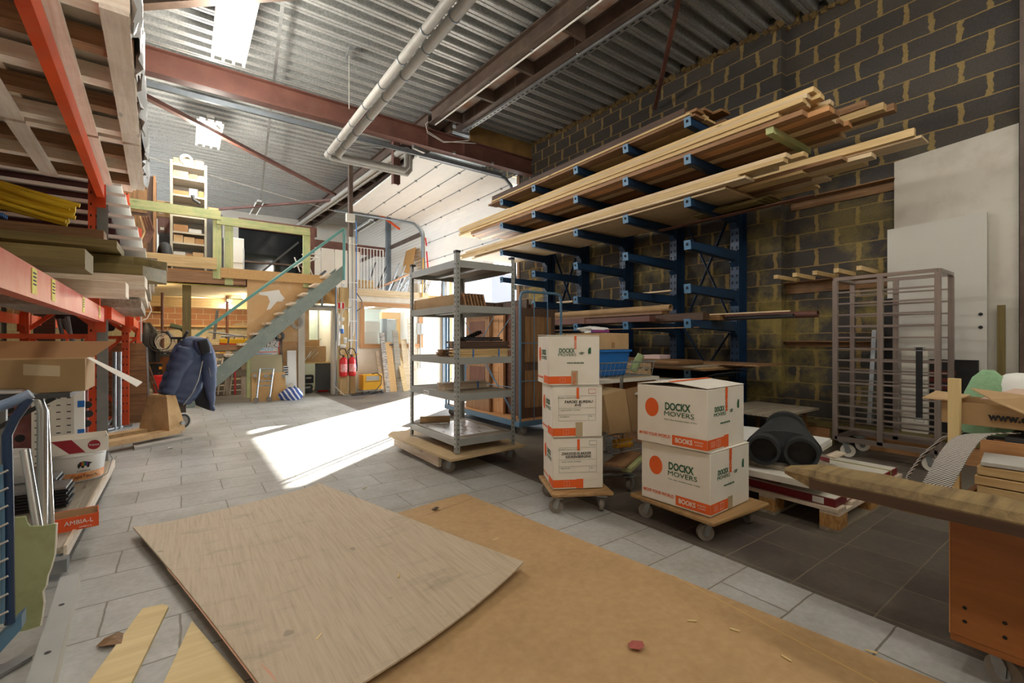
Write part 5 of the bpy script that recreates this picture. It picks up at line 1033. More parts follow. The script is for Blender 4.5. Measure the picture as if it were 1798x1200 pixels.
MB().prism([(-1.5, 3.25, 1.03), (-.38, 3.25, 1.03), (-.3, 3.38, 1.11), (-1.5, 3.38, 1.115)], (0, .004, .002)).build('flap', K['carddk'], t)
MB().prism([(-.375, 3.0, 1.03), (-.375, 3.1, 1.03), onY(250, 672, 3.1), onY(240, 680, 3.0)], (0, 0, .003)).build('end_flap', K['boxwhite'], t)
decal(MB(), (-.52, 2.9495, .98), (1, 0, -.1), (0, 0, 1), .12, .05).build('tape', K['tape'], t)
# orange branded box on the deck
bx0, M = open_box('small_open_box', (-.47, 3.32, .13), .2, .14, .07, mat('orange_card', (216, 84, 36), None, .7), 'small orange open carton full of clips on the trolley corner', rz=.12, inner=K['card'])
MB().box((-.47, 3.385, .165), (.19, .002, .068), rotz(.12)).build('lining', K['card'], bx0); nrm = M @ V((0, -1, 0)); text('AMBIA-L', 'lettering', K['white'], bx0, V((-.445, 3.32, .17)) + nrm * .0725, M @ V((1, 0, 0)), (0, 0, 1), .022, width=.11)
text('AMBIA-L', 'small_lettering', K['white'], bx0, V((-.42, 3.32, .143)) + nrm * .0725, M @ V((1, 0, 0)), (0, 0, 1), .007, width=.05)
cl = MB()
for k in range(9): tag(MB().box((-.54 + k * .017, 3.31 + (k % 3) * .02, .15 + (k % 2) * .012), (.03, .008, .02), rotz(k)).build('metal_clip', K['galv']), 'small metal clip inside the orange carton', 'clip', 'clips in the orange carton')
# green plasterboard offcut
pts = [onY(x, y, 2.25) for x, y in ((20, 915), (25, 910), (44, 908), (48, 920), (52, 925), (75, 925), (98, 920), (97, 945), (95, 975), (88, 1000), (83, 1012), (80, 1030), (74, 1040), (76, 1060), (73, 1085), (70, 1100), (45, 1108), (20, 1112))]
o = tag(MB().prism(pts, (0, .012, 0)).build('plasterboard', K['gdry']), 'torn green plasterboard offcut standing behind the blue trolley', 'board')
MB().prism([p + V((.004, .002, 0)) for p in pts[6:16]] + [p + V((-.006, .002, 0)) for p in pts[6:16]][::-1], (0, .008, 0)).build('torn_edge', K['plaster'], o)
# blue trolley frame, close to the camera
t = thing('blue_trolley', 'blue mesh-sided trolley cut off at the left picture edge', 'trolley', (-.6, 2, 0))
P = lambda x, y, Y=1.95: onY(x, y, Y)
MB().tube([P(17, 1095), P(15, 900), P(12, 765), P(26, 735), P(52, 700)], .012, 12).build('upright', mat('navy_tube', (34, 60, 92), (28, 52, 82), .3), t, smooth=True)
MB().tube([P(-90, 745), P(20, 707), P(55, 692)], .015, 12).build('push_bar', mat('worn_blue', (150, 168, 190), (90, 120, 160), .4, scale=9), t, smooth=True)
MB().tube([P(4, 1095, 1.93), P(5, 1000, 1.93), P(4, 890, 1.93), P(1, 818, 1.93), P(-30, 826, 1.93)], .005, 8).build('inner_frame', K['bluetube'], t, smooth=True)
for k in range(9): MB().tube([P(-60, 862 + k * 31, 1.92), P(14, 826 + k * 31, 1.92)], .003, 6).build('mesh_wire', K['cable'], t, smooth=True)
MB().prism([P(-120, 1240), P(26, 1090), P(38, 1080), P(38, 1105), P(-110, 1270)], (0, .05, 0)).build('base_rail', K['bluetube'], t)
tag(MB().box(onZ(15, 1172, .01), (.1, .05, .012), rotz(.8)).build('metal_plate', K['galv']), 'small metal plate lying on the floor at the left edge', 'plate')
# aluminium channel and lath on the floor
a0, a1 = onZ(141, 1030, 0), onZ(96, 1222, 0); d = (a1 - a0).normalized(); a1 = a0 + d * 1.2; n = V((d.y, -d.x, 0))
if n.x > 0: n = -n
o = thing('metal_channel', 'white-grey metal channel with round holes lying on the floor', 'channel', tuple(a0))
MB().prism([a0, a1, a1 + V((0, 0, .06)), a0 + V((0, 0, .06))], n * .003).build('side_web', K['offwhite'], o); MB().prism([a0 + V((0, 0, .06)), a1 + V((0, 0, .06)), a1 + n * .065 + V((0, 0, .06)), a0 + n * .065 + V((0, 0, .06))], (0, 0, .003)).build('top_web', mat('dull_zinc', (176, 178, 176), (166, 168, 166), .45, scale=6), o)
MB().prism([a0 + n * .065, a1 + n * .065, a1 + n * .065 + V((0, 0, .06)), a0 + n * .065 + V((0, 0, .06))], n * -.003).build('side_web', K['offwhite'], o)
for k in (.25, .55, .85): c = a0.lerp(a1, k) + n * .033 + V((0, 0, .0632)); MB().cyl(c, c + V((0, 0, .0008)), .009, n=14).build('hole', K['black'], o)
pc = [onZ(x, y, 0) for x, y in ((287, 1066), (296, 1070), (190, 1290), (95, 1290), (250, 1074))]
tag(MB().prism(pc, (0, 0, .012)).build('plywood_strip', W['plypale']), 'narrow pale plywood strip with broken end on the floor at the left', 'board')
pc = [onZ(x, y, 0) for x, y in ((337, 1094), (440, 1215), (430, 1330), (230, 1330))]
tag(MB().prism(pc, (0, 0, .008)).build('plywood_offcut', W['plypale']), 'triangular corner of a yellow plywood sheet sticking out under the big sheet', 'board')
# ---- pallet jack with quilted coat
pj = thing('pallet_jack', 'worn yellow pallet jack parked beside the racking', 'pallet jack', tuple(onZ(318, 770, 0)))
A_ = onZ(313, 765, 0)
fw = [onZ(312, 768, .0), onZ(275, 752, 0)]
B0, B1 = onZ(309, 757, .09), onZ(195, 778, .09)
dF = (B1 - B0).normalized(); nF = V((-dF.y, dF.x, 0)); nF = nF if nF.y > 0 else -nF
for k in (0, .36): p = B0 + nF * k; MB().bar(p, p + dF * 1.15, .15, .05).build('fork', K['jack'], pj)
H0 = B0 + nF * .18 - V((0, 0, .03))
# housing, tapered
hb = []
for z, w_, d_ in ((.03, .5, .17), (.1, .48, .17), (.42, .3, .1), (.44, .26, .09)): hb.append([H0 + V((0, 0, z)) + nF * sx * w_ / 2 + dF * (.03 + sy * d_ / 2 + (.0 if sy < 0 else .0)) for sx, sy in ((-1, -1), (1, -1), (1, 1), (-1, 1))])
MB().loft(hb).build('housing', K['jack'], pj); q = H0 + V((0, 0, .12)) - nF * .24 - dF * .02; MB().cyl(q, q - nF * .03, .022, n=12).build('bolt', K['galv'], pj)
wc = H0 - dF * .14 + V((0, 0, .11))
for s_ in (-1, 1):
    w_ = MB().cyl(wc + nF * s_ * .03, wc + nF * s_ * .09, .1, n=28).build('steer_wheel', K['rubber'], pj, smooth=True); MB().cyl(wc + nF * s_ * .028, wc + nF * s_ * .092, .06, n=20).build('rim', K['wheel'], w_, smooth=True); MB().hollow(wc + nF * s_ * .027, wc + nF * s_ * .093, .1, .085).build('tyre_band', K['offwhite'], w_)
rust = mat('rusty_pump', (84, 66, 54), (52, 42, 38), .7, scale=20)
MB().box(wc + V((0, 0, .14)), (.12, .16, .16), rotz(.4)).build('pump_body', rust, pj, bevel=.01); MB().cyl(wc + V((0, 0, .2)), wc + V((.0, 0, .42)), .03, n=12).build('piston', K['galv'], pj); MB().box(wc + V((0, 0, .3)), (.09, .2, .06), rotz(.3)).build('valve_block', rust, pj, bevel=.008); MB().cyl(wc + V((0, 0, .2)) + dF * .02, wc + dF * .16 + V((0, 0, .05)), .025, n=10).build('link', rust, pj)
hl = MB().tube([wc + V((0, 0, .3)), wc - dF * .02 + V((0, 0, .98))], .018, 10); hl.build('tiller', K['dkgrey'], pj, smooth=True); MB().tube([wc + nF * .17 + V((0, 0, 1.05)), wc + nF * .1 + V((0, 0, .97)), wc - nF * .1 + V((0, 0, .97)), wc - nF * .17 + V((0, 0, 1.05))], .015, 10).build('handle_loop', K['dkgrey'], pj, smooth=True)
tag(MB().prism([onZ(x, y, 0) for x, y in ((233, 784), (332, 766), (338, 772), (236, 792))], (0, 0, .03)).build('folded_cardboard', K['cable']), 'flattened grey folded cardboard lying in front of the pallet jack', 'cardboard')
# coat: hangs over the tiller. cross sections from silhouette at the jack's depth
YJ = (wc.y)
def CO(px, py, dy=0): return onY(px, py, YJ + dy)
coat = thing('quilted_coat', 'navy quilted winter coat draped over the pallet jack handle', 'coat', tuple(wc))
def section(l, r_, dep, ph=0, n=20, pinch=0):
    """closed ring between two silhouette points with a given front-to-back depth"""
    l, r_ = V(l), V(r_); c = (l + r_) / 2; h = (r_ - l) / 2; out = []
    for i in range(n):
        a = 2 * PI * i / n; q = c + h * math.cos(a) + V((0, math.sin(a) * dep, 0)); out.append(q + V((0, math.sin(a * 3 + ph) * dep * .08, 0)))
    return out
prof_c = [((335, 590), (352, 592), .03), ((318, 598), (364, 596), .09), ((304, 612), (368, 606), .12), ((297, 632), (368, 628), .14), ((290, 652), (364, 650), .15), ((284, 668), (358, 672), .155), ((279, 684), (350, 694), .155), ((279, 690), (338, 706), .15), ((285, 697), (330, 712), .14)]
rings = [section(CO(*a), CO(*b), d, k) for k, (a, b, d) in enumerate(prof_c)]
# quilting: puff rings between seams
def puff(rings, amp=.014, per=2):
    out = []
    for i in range(len(rings) - 1):
        for s_ in range(per * 2):
            f = s_ / (per * 2); ring = []
            cen = sum((p for p in rings[i]), V((0, 0, 0))) / len(rings[i])
            for a, b in zip(rings[i], rings[i + 1]):
                p = a.lerp(b, f); o_ = (p - cen); o_.z = 0
                if o_.length > 1e-5: o_.normalize()
                ring.append(p + o_ * amp * math.sin(PI * f) )
            out.append(ring)
    out.append(rings[-1]); return out
bd = MB().loft(puff(rings, .016)); bd.build('back_and_side', K['jacket'], coat, smooth=True, sub=1)
# near sleeve hanging to the lower left
sl = [((313, 606), (338, 612), .05), ((308, 618), (342, 630), .055), ((302, 634), (336, 642), .055), ((298, 650), (326, 654), .05), ((293, 664), (318, 670), .046), ((288, 680), (310, 688), .042), ((284, 690), (303, 697), .038)]
MB().loft(puff([section([*CO(*a, -.17)], [*CO(*b, -.17)], d, k, 16) for k, (a, b, d) in enumerate(sl)], .01)).build('sleeve', K['jacket'], coat, smooth=True, sub=1)
# front flap on the right side, hanging open
fl = [((344, 598), (362, 592), .05), ((352, 618), (374, 610), .06), ((354, 640), (380, 634), .055), ((355, 662), (380, 660), .045), ((360, 684), (378, 690), .035), ((368, 708), (376, 712), .03), ((371, 722), (377, 723), .02)]
MB().loft(puff([section([*CO(*a, -.1)], [*CO(*b, -.1)], d, k, 14) for k, (a, b, d) in enumerate(fl)], .01)).build('front_flap', K['jacket'], coat, smooth=True, sub=1)
li = [((340, 660), (358, 650), .02), ((338, 690), (366, 690), .02), ((344, 712), (371, 718), .015), ((362, 719), (373, 722), .01)]
MB().loft([section([*CO(*a, -.03)], [*CO(*b, -.03)], d, k, 12) for k, (a, b, d) in enumerate(li)]).build('lining', K['lining'], coat, smooth=True)
# collar: open ring with dark inside
cen = CO(352, 607, -.1); MB().loft([section(CO(338, 598, -.12), CO(364, 594, -.12), .05, 0, 16), section(CO(341, 610, -.15), CO(369, 606, -.15), .055, 1, 16), section(CO(350, 624, -.16), CO(372, 620, -.16), .04, 2, 16)], cap=False).build('collar', K['jacket'], coat, smooth=True)
MB().loft([section(CO(346, 600, -.2), CO(364, 596, -.2), .02, 0, 14), section(CO(349, 612, -.21), CO(369, 610, -.21), .02, 1, 14), section(CO(353, 624, -.215), CO(370, 618, -.215), .018, 2, 14)]).build('collar_lining', K['lining'], coat, smooth=True)
MB().tube([CO(356, 634, -.17), CO(348, 668, -.18), CO(338, 690, -.16), CO(322, 712, -.15)], .006, 6).build('zip', K['galv'], coat, smooth=True)
MB().tube([CO(367, 646, -.17), CO(370, 662, -.17)], .004, 6).build('pocket_zip', K['galv'], coat)
# =============================== SHEETS ON THE FLOOR ===============================
c = [onZ(233, 936, .02), onZ(561, 858, .012), onZ(920, 997, .03)]
c.append(c[0] + (c[2] - c[1]) + V((.0, .0, 0))); near = V((.24, 1.38, .02))
def plyf(u, v):
    # u: along far edge, v: towards the viewer
    a = c[0].lerp(c[1], u); b = near.lerp(c[2], u); p = a.lerp(b, v)
    z = .012 + .022 * (abs(u - .5) * 2) ** 4 + .05 * max(0, v - .55) ** 2 * (1 - .5 * abs(2 * u - 1)) + .03 * (v > .9) * (v - .9) * math.sin(u * 9)
    e = 1 if (v in (0, 1) or u in (0, 1)) else 0
    return V((p.x + (.012 * math.sin(v * 3.1) if u == 0 else 0), p.y - .03 * math.sin(u * PI) * v, z + .012))
def plymat():
    m, n, b = newmat('big_plywood_sheet'); vec = n.coords('w'); mp = n.new('ShaderNodeMapping'); mp.inputs['Rotation'].default_value = (0, 0, .27); mp.inputs['Scale'].default_value = (30, 1.6, 1); n.link(vec, mp.inputs[0])
    f = n.noise(mp.outputs[0], 2.2, 6, .65); col = n.ramp(f, [(.25, srgb(166, 149, 124)), (.5, srgb(190, 173, 148)), (.8, srgb(202, 187, 164))])
    st = n.ramp(n.noise(n.coords('w', (1, 3, 1)), 2.6, 5, .6), [(.56, (0, 0, 0, 1)), (.72, (.5, .5, .5, 1))]); col = n.mix(st, col, srgb(134, 124, 104))
    b2 = n.ramp(n.noise(n.coords('w', (2.5, 2.5, 1)), 3.1, 2, .4), [(.72, (0, 0, 0, 1)), (.75, (.5, .5, .5, 1))]); col = n.mix(b2, col, srgb(110, 100, 84))
    n.link(col, b.inputs['Base Color']); b.inputs['Roughness'].default_value = .6; bump(n, b, f, .25, .003); return m
o = MB().sheet(plyf, 30, 30, .007).build('plywood_sheet', plymat(), smooth=True); tag(o, 'large grey-brown plywood sheet lying on the floor over the hardboard', 'board')
MB().sheet(lambda u, v: plyf(0, .35 + .62 * v) + V((-.004 + .06 * u * (.25 + .75 * v) * (.6 + .4 * math.sin(v * 17)), 0, .0012)), 3, 24).build('pink_ply_edge', mat('pink_veneer', (216, 164, 138), (204, 150, 124), .7, scale=6), o)
MB().sheet(lambda u, v: plyf(1, .45 + .5 * v) + V((.003 - .05 * u * (.4 + .5 * math.sin(v * 3)), 0, .0012)), 3, 24).build('pink_ply_edge', bpy.data.materials['pink_veneer'], o)
M0, M1 = onZ(815, 868, 0), onZ(1650, 1200, 0); d = (M1 - M0).normalized(); n = V((d.y, -d.x, 0)); n = -n if n.x > 0 else n
q = [M0, M0 + d * 3.4, M0 + d * 3.4 + n * 1.4, M0 + n * 1.4]
o = tag(MB().prism([p + V((0, 0, .001)) for p in q], (0, 0, .004)).build('hardboard_sheet', K['mdf']), 'wide tan hardboard sheet on the floor in the foreground', 'board')
a, b_ = q[0].lerp(q[1], .18) + n * .55, q[1] + n * .3
MB().bar(M0 + d * .12 + V((0, 0, .0052)) + n * .02, M0 + d * .16 + n * .42 + V((0, 0, .0052)), .004, .0006).build('crease', W['old'], o); MB().bar(onZ(1180, 1010, .0053), onZ(1560, 1210, .0053), .005, .0006).build('crease', mat('crease_light', (206, 170, 108), None, .8), o)
for i, (px, py, m, lb, s_) in enumerate(((1116, 1138, mat('red_scrap', (170, 92, 84), None, .9), 'crumpled reddish paper scrap on the hardboard sheet', .035), (765, 896, W['dark'], 'small brown curled leaf at the edge of the hardboard', .035), (197, 1130, W['old'], 'torn brown cardboard scrap on the tiles near the plywood strip', .05), (1010, 1020, K['mdf'], '', 0), (300, 788, K['wrap'], 'small scrap of clear plastic on the tiles', .04))):
    if not s_: continue
    a = onZ(px, py, .006 if i in (0, 1) else 0); rs = random.Random(i); pts = [a + V((math.cos(k * 1.05) * s_ * rs.uniform(.5, 1.2), math.sin(k * 1.05) * s_ * rs.uniform(.5, 1.1), rs.uniform(0.002, .02))) for k in range(6)]; top = a + V((0, 0, .022))
    tag(MB().add(pts + [top, a + V((0, 0, .001))], [(k, (k + 1) % 6, 6) for k in range(6)] + [((k + 1) % 6, k, 7) for k in range(6)]).build('scrap', m), lb, 'scrap')

rs = random.Random(12)
for k, (px, py) in enumerate(((1381, 1158), (1290, 1108), (1530, 1146), (640, 858), (870, 948), (700, 1012), (560, 1120), (1215, 1092))):
    on_ply = k in (4, 5, 6); a = onZ(px, py, .034 if on_ply else (.0062 if k != 3 else .001)); tag(MB().box(a + V((0, 0, .003)), (.035, .006, .004), rotz(rs.uniform(0, 3))).build('wood_chip', W['plypale']), 'small pale wood chip lying ' + ('on the big plywood sheet' if on_ply else 'on the hardboard and tiles'), 'wood chip', 'wood chips on the plywood sheet' if on_ply else 'wood chips on hardboard and tiles')
# =============================== CANTILEVER RACK AND LUMBER ===============================
XT, XC = 4.69, 5.72
RY = [3.05, 3.95, 4.88, 5.87, 6.80]; RZ = [3.62, 3.19, 2.70, 2.21, 1.71, 1.31, .74]
ck = thing('cantilever_rack', 'dark blue steel cantilever rack with long arms loaded with lumber', 'rack', (XC, 5, 0))
slotm = mat('slot_shadow', (8, 16, 30), None, .8)
colm = armm = None
for y in RY:
    c_ = MB(); ibeam(c_, (XC + .1, y, .0), (XC + .1, y, 3.95), .2, .11, .012, .012, up=(1, 0, 0)); o = c_.build('column', K['blue'], ck)
    h = MB(); z = .3
    while z < 3.9:
        for dy in (-.03, .03): h.bx(XC - .0025, XC - .0005, y + dy - .009, y + dy + .009, z, z + .035)
        z += .09
    tag(h.build('slot_row', slotm, o), kind='stuff')
    MB().bx(XT + .3, XC + .2, y - .06, y + .06, .0, .09).build('foot', K['blue'], ck)
    for z in RZ:
        if z < 1 and y > 5: continue
        a = MB(); x0, x1 = XT, XC - .002
        a.prism([(x0, y - .035, z - .05), (x1, y - .035, z - .09), (x1, y - .035, z + .04), (x0, y - .035, z + .04)], (0, .006, 0)).prism([(x0, y + .035, z - .05), (x1, y + .035, z - .09), (x1, y + .035, z + .04), (x0, y + .035, z + .04)], (0, -.006, 0))
        a.bx(x0, x1, y - .035, y + .035, z + .034, z + .04).prism([(x0, y - .035, z - .05), (x1, y - .035, z - .09), (x1, y - .035, z - .084), (x0, y - .035, z - .044)], (0, .07, 0))
        o = a.build('arm', K['blue'], ck); MB().prism([(x0 - .001, y - .042, z - .055), (x0 - .012, y - .042, z + .05), (x0 - .002, y - .042, z + .05), (x0 + .012, y - .042, z - .055)], (0, .084, 0)).build('end_stop', K['bluelt'], o)
        MB().bx(x0 - .0135, x0 - .0045, y - .012, y + .012, z - .01, z + .02).build('stop_slot', slotm, o)
        MB().prism([(x1 - .05, y - .045, z - .1), (x1 + .002, y - .045, z - .16), (x1 + .002, y - .045, z + .06), (x1 - .03, y - .045, z + .05)], (0, .09, 0)).build('hook_plate', K['blue'], o)
for ya, yb in ((3.05, 3.95), (5.87, 6.8)):
    for z0, z1 in ((1.3, 2.9), (0.2, 1.3)):
        MB().bar((XC + .12, ya + .08, z0), (XC + .12, yb - .08, z1), .008, .05, (1, 0, 0)).build('cross_brace', K['blue'], ck); MB().bar((XC + .13, yb - .08, z0), (XC + .13, ya + .08, z1), .008, .05, (1, 0, 0)).build('cross_brace', K['blue'], ck)
rl = random.Random(21)
def plank(x, w, z, h, y0, y1, m, lb, grp, nm='plank', yaw=0, bev=.002):
    o = MB().box((x + w / 2, (y0 + y1) / 2, z + h / 2), (w, y1 - y0, h), rotz(yaw)).build(nm, m, bevel=bev); return tag(o, lb, 'plank', grp)
def stack(zb, spec, lb, grp, ms):
    """spec: list of layers; each layer = (thickness, board width, x start, x end, y far, y near)"""
    z = zb
    for li, (h, w, xa, xb, yf, yn) in enumerate(spec):
        x = xa; i = 0
        while x + w <= xb + .001:
            plank(x, w - .004, z, h - .002, yn + rl.uniform(-.1, .12) + (.0 if i else 0), yf + rl.uniform(-.22, .1), ms[(i + li) % len(ms)], lb, grp); x += w; i += 1
        z += h
S, SP, PL = W['spruce'], W['spruce_pale'], W['spruce_pale']
# third level (just above the empty arms): wide sheets below, pale planks on top
for k in range(2): tag(MB().bx(4.72 + k * .02, 5.68, 2.62 + k * 0, 7.9 - k * .4, 2.742 + k * .02, 2.761 + k * .02).build('plywood_sheet', W['brown'] if k else W['ply']), ('lowest' if not k else 'second') + ' long brown sheet lying across the third arm level', 'sheet')
stack(2.784, [(.03, .2, 4.68, 4.9, 8.3, 2.45), (.03, .2, 4.68, 4.9, 8.3, 2.42)], 'pale wide plank at the front edge of the third arm level', 'wide planks on the third level', [SP, S])
stack(2.845, [(.045, .11, 4.7, 5.0, 8.35, 2.08), (.045, .11, 4.72, 4.96, 8.3, 2.0)], 'long pale spruce plank on top of the third arm level', 'spruce planks on the third level', [S, SP])
stack(2.784, [(.03, .17, 5.0, 5.68, 7.6, 1.95), (.04, .14, 5.0, 5.5, 7.5, 1.55)], 'long spruce plank in the back rows of the third arm level', 'back planks on the third level', [S, W['brown'], SP])
plank(5.2, .22, 2.88, .022, 1.12, 6.2, SP, 'longest pale plank reaching far out towards the white wall panel', None); plank(5.16, .05, 2.9, .07, 1.16, 6.2, S, 'upright-edged pale beam lying along the longest plank', None)
plank(5.3, .1, 2.62, .012, 2.0, 3.9, W['redbrown'], 'thin glossy dark board poking out below the third level at the last column', None); 
for k in range(4): plank(5.15 + .02 * k, .3, 2.655 + k * .014, .012, 2.5 - k * .04, 3.3, W['olive'], 'thin weathered board in the small stack beside the last blue column', 'thin boards at the last column')
# second level: squared spruce
stack(3.232, [(.05, .12, 4.7, 5.66, 8.0, 1.75)], 'reddish long timber in the bottom layer of the second arm level', 'bottom timbers on the second level', [W['brown'], W['orange'], W['brown'], SP])
stack(3.284, [(.045, .1, 4.68, 5.3, 8.3, 1.95), (.045, .1, 4.66, 5.28, 8.4, 1.85), (.045, .1, 4.7, 5.1, 8.3, 1.8), (.05, .1, 4.72, 4.93, 8.35, 1.8)], 'long squared spruce beam in the big stack on the second arm level', 'spruce beams on the second level', [S, S, SP])
stack(3.284, [(.07, .1, 5.32, 5.65, 8.0, 1.45), (.07, .1, 5.3, 5.6, 8.0, 1.5)], 'squared timber in the rear of the second arm level', 'rear timbers on the second level', [S, W['brown'], SP])
o = tag(MB().bx(4.72, 5.6, 2.13, 2.2, 3.165, 3.2305).build('cross_bearer', W['green']), 'green-blue painted cross bearer under the second-level beams beyond the last arm', 'bearer')
# top level: rough sawn boards
stack(3.662, [(.028, .2, 4.7, 5.7, 7.3, 2.85), (.028, .22, 4.68, 5.3, 7.2, 2.95)], 'rough sawn brown board on the top arm level', 'rough boards on the top level', [W['brown'], S, W['brown'], W['old']])
stack(3.72, [(.035, .16, 4.72, 5.1, 7.2, 3.0), (.03, .2, 4.8, 5.3, 7.1, 3.1), (.03, .18, 4.9, 5.4, 7.0, 2.9), (.03, .18, 4.95, 5.35, 6.9, 3.0)], 'rough edged plank in the upper pile of the top arm level', 'edged planks on the top level', [W['old'], S, W['brown']])
o = plank(4.71, .05, 3.72, .09, 3.1, 7.15, W['dark'], 'bark-edged dark slab along the front of the top pile', None)
stack(3.72, [(.02, .14, 5.4, 5.68, 6.0, 2.3), (.02, .14, 5.42, 5.6, 6.0, 2.25)], 'thin dark board at the rear right of the top arm level', 'thin boards on the top level', [W['old'], W['dark']])
# sixth level: dark timbers, tubes
plank(4.75, .12, 1.352, .07, 3.62, 6.4, K['redsteel'], 'red-primed square timber on the sixth arm level, shorter one', None); plank(4.74, .1, 1.352, .085, 4.75, 6.5, K['redsteel'], 'red-primed deep beam at the far end of the sixth arm level', None)
plank(4.92, .14, 1.352, .09, 3.0, 6.2, W['dark'], 'dark brown squared timber in the middle of the sixth arm level', None); plank(5.1, .12, 1.352, .06, 2.9, 6, W['old'], 'old brown timber behind the dark timber on the sixth arm level', None)
plank(4.9, .16, 1.445, .035, 3.55, 6.3, W['brown'], 'flat brown plank on top of the dark squared timber', None)
for x, y, r_, m, lb in ((5.28, 3.5, .045, K['card'], 'cardboard tube on the sixth arm level'), (5.3, 1.95, .035, K['redsteel'], 'rust-brown steel pipe reaching out from the sixth arm level'), (5.22, 2.15, .022, K['dkgrey'], 'black plastic tube on the sixth arm level')):
    zz = 1.352 + r_ + (.075 if r_ > .04 else 0); xx = x if r_ < .04 else 5.02
    if r_ > .04: zz = 1.482 + r_
    tag(MB().hollow((xx, y, zz), (xx, 6.3, zz), r_, r_ * .85, 18).build('tube', m, smooth=True), lb, 'tube')
for k in range(3): plank(5.13 + .03 * k, .02, 1.415 + .0 * k, .014, 2.15 + k * .1, 5, SP, 'thin pale batten on the sixth arm level', 'pale battens on the sixth level')
tag(MB().bar((4.76, 6.2, 1.27), (4.76, 2.95, 1.262), .015, .012).build('thin_lath', W['brown']), 'thin brown lath tied under the sixth arm level', 'lath')
plank(5.15, .05, 1.752, .02, 3.6, 4.4, SP, 'short pink-white offcut lying on the fifth arm level', None); plank(5.3, .05, 1.752, .03, 5.6, 6.0, SP, 'very short pale offcut on the fifth arm level near the door', None)
# bottom arms: boards, drooping sheet, brown packet
for k in range(3): tag(MB().bx(4.55 - .02 * k, 5.6, 2.75 + .05 * k, 4.7, .782 + k * .016, .796 + k * .016).build('stored_board', [W['old'], K['card'], W['grey']][k]), ['lowest brown', 'middle cardboard-coloured', 'upper grey'][k] + ' flat board on the bottom arm level', 'board')
tag(MB().bx(4.45, 4.95, 3.0, 4.2, .83, .885).build('thick_slab', W['old'], bevel=.02), 'thick brown rounded slab on top of the bottom-level boards', 'slab')
tag(MB().bx(5.0, 5.6, 2.4, 3.6, .83, .845).build('stored_board', W['brown']), 'small brown board on the bottom level, furthest towards the camera-side column', 'board')
tag(MB().sheet(lambda u, v: (4.5 + .7 * v, 4.2 - 1.6 * u, .775 - .17 * math.sin(PI * min(1, u * 1.0)) * (1 - v) - .01), 12, 6, .004).build('drooping_sheet', K['rubber'], smooth=True), 'dark flexible sheet drooping below the bottom-level boards', 'sheet')
a = onX(1187, 632, 4.9); tag(MB().box((4.8, 3.55, .91), (.3, .22, .045), rotz(.2)).build('pink_paper', mat('pink_paper', (214, 190, 190), None, .8)), 'crumpled pinkish paper packet on the thick slab', 'packet')
for k in range(4): tag(MB().bx(4.3, 4.8, 3.0, 4.2, .58 + k * .022, .597 + k * .022).build('white_board', K['offwhite']), 'off-white flat panel in the pile below the drooping sheet', 'panel', 'off-white panels below the bottom arms')
tag(MB().bx(4.32, 4.78, 3.05, 4.15, .0, .578).build('pedestal', K['dkgrey']), 'dark block carrying the off-white panels below the rack', 'block')
o = thing('small_table', 'small weathered table with angled legs beside the last blue column', 'table', (5.3, 2.3, 0)); MB().bx(4.65, 5.6, 2.05, 2.75, .36, .38).build('table_top', W['grey'], o)
for x, y in ((4.75, 2.65), (5.5, 2.65), (5.5, 2.15), (4.8, 2.2)): MB().bar((x, y, 0), (x, y, .36), .03, .03).build('leg', W['old'], o)
# =============================== WALL FITTINGS ON THE RIGHT ===============================
def rail(px0, py0, px1, py1, h, lb, m='old', X=XREC):
    a, b_ = onX(px0, py0, X - .02), onX(px1, py1, X - .02); b_.z = a.z = (a.z + b_.z) / 2
    o = thing('wall_rail', lb, 'rail', tuple(a)); MB().bx(X - .014, X - .004, b_.y, a.y, a.z - h, a.z).build('web', W[m], o); MB().bx(X - .09, X - .014, b_.y, a.y, a.z - .012, a.z).build('ledge', W[m], o); return a, b_
a, b_ = rail(1374, 508, 1560, 468, .14, 'brown timber angle rail with stick ends resting on it'); RZ1 = (a.z + b_.z) / 2
rail(1388, 352, 1572, 316, .12, 'upper brown plank rail across the block wall', 'old'); rail(1372, 598, 1560, 600, .07, 'lower brown rail behind the bakery trolley')
for k in range(5):
    yy = 2.48 - k * .2; tag(MB().bx(XREC - .52, XREC - .02, yy - .022, yy + .022, RZ1 + .002, RZ1 + .046).build('square_stick', W['spruce']), 'square wooden stick laid over the brown angle rail with its end sticking out', 'stick', 'sticks on the angle rail')
def wpanel(p, X, th, m, lb, zb=.0):
    a, b_ = onX(*p[0], X), onX(*p[1], X); return tag(MB().prism([(X, a.y, zb), (X, b_.y, zb), (X, b_.y, b_.z), (X, a.y, a.z)], (th, 0, 0)).build('white_board', m), lb, 'panel')
wpanel(((1570, 285), (1789, 216)), XREC - .035, .03, mat('large_board', (206, 202, 190), (196, 190, 178), .6, scale=1.2, dirt=(176, 166, 154), dirt_amt=.5), 'large dirty-white board fixed to the block wall at the right')
o = wpanel(((1558, 404), (1733, 372)), XREC - .1, .03, mat('door_leaf', (204, 202, 194), (198, 196, 188), .45, scale=1.5), 'smaller smooth white door leaf leaning on the large board'); o['category'] = 'door leaf'
for y_ in (552, 575): q = onX(1722, y_, XREC - .1); MB().cyl(q, q + V((-.006, 0, 0)), .015, n=14).build('lock_hole', K['black'], o)
a, b_ = onX(1600, 630, XREC - .14), onX(1718, 628, XREC - .14); o = tag(MB().bx(XREC - .15, XREC - .11, b_.y, a.y, .2, a.z).build('glass_fronted_board', K['black']), 'black glass-fronted panel with dark red stripes behind the trolley', 'panel')
for k in range(3): MB().bx(XREC - .152, XREC - .15, b_.y + .15, a.y - .05, a.z - .15 - k * .07, a.z - .11 - k * .07).build('red_stripe', mat('dark_red_stripe%d' % k, (92, 26, 22), None, .5), o)
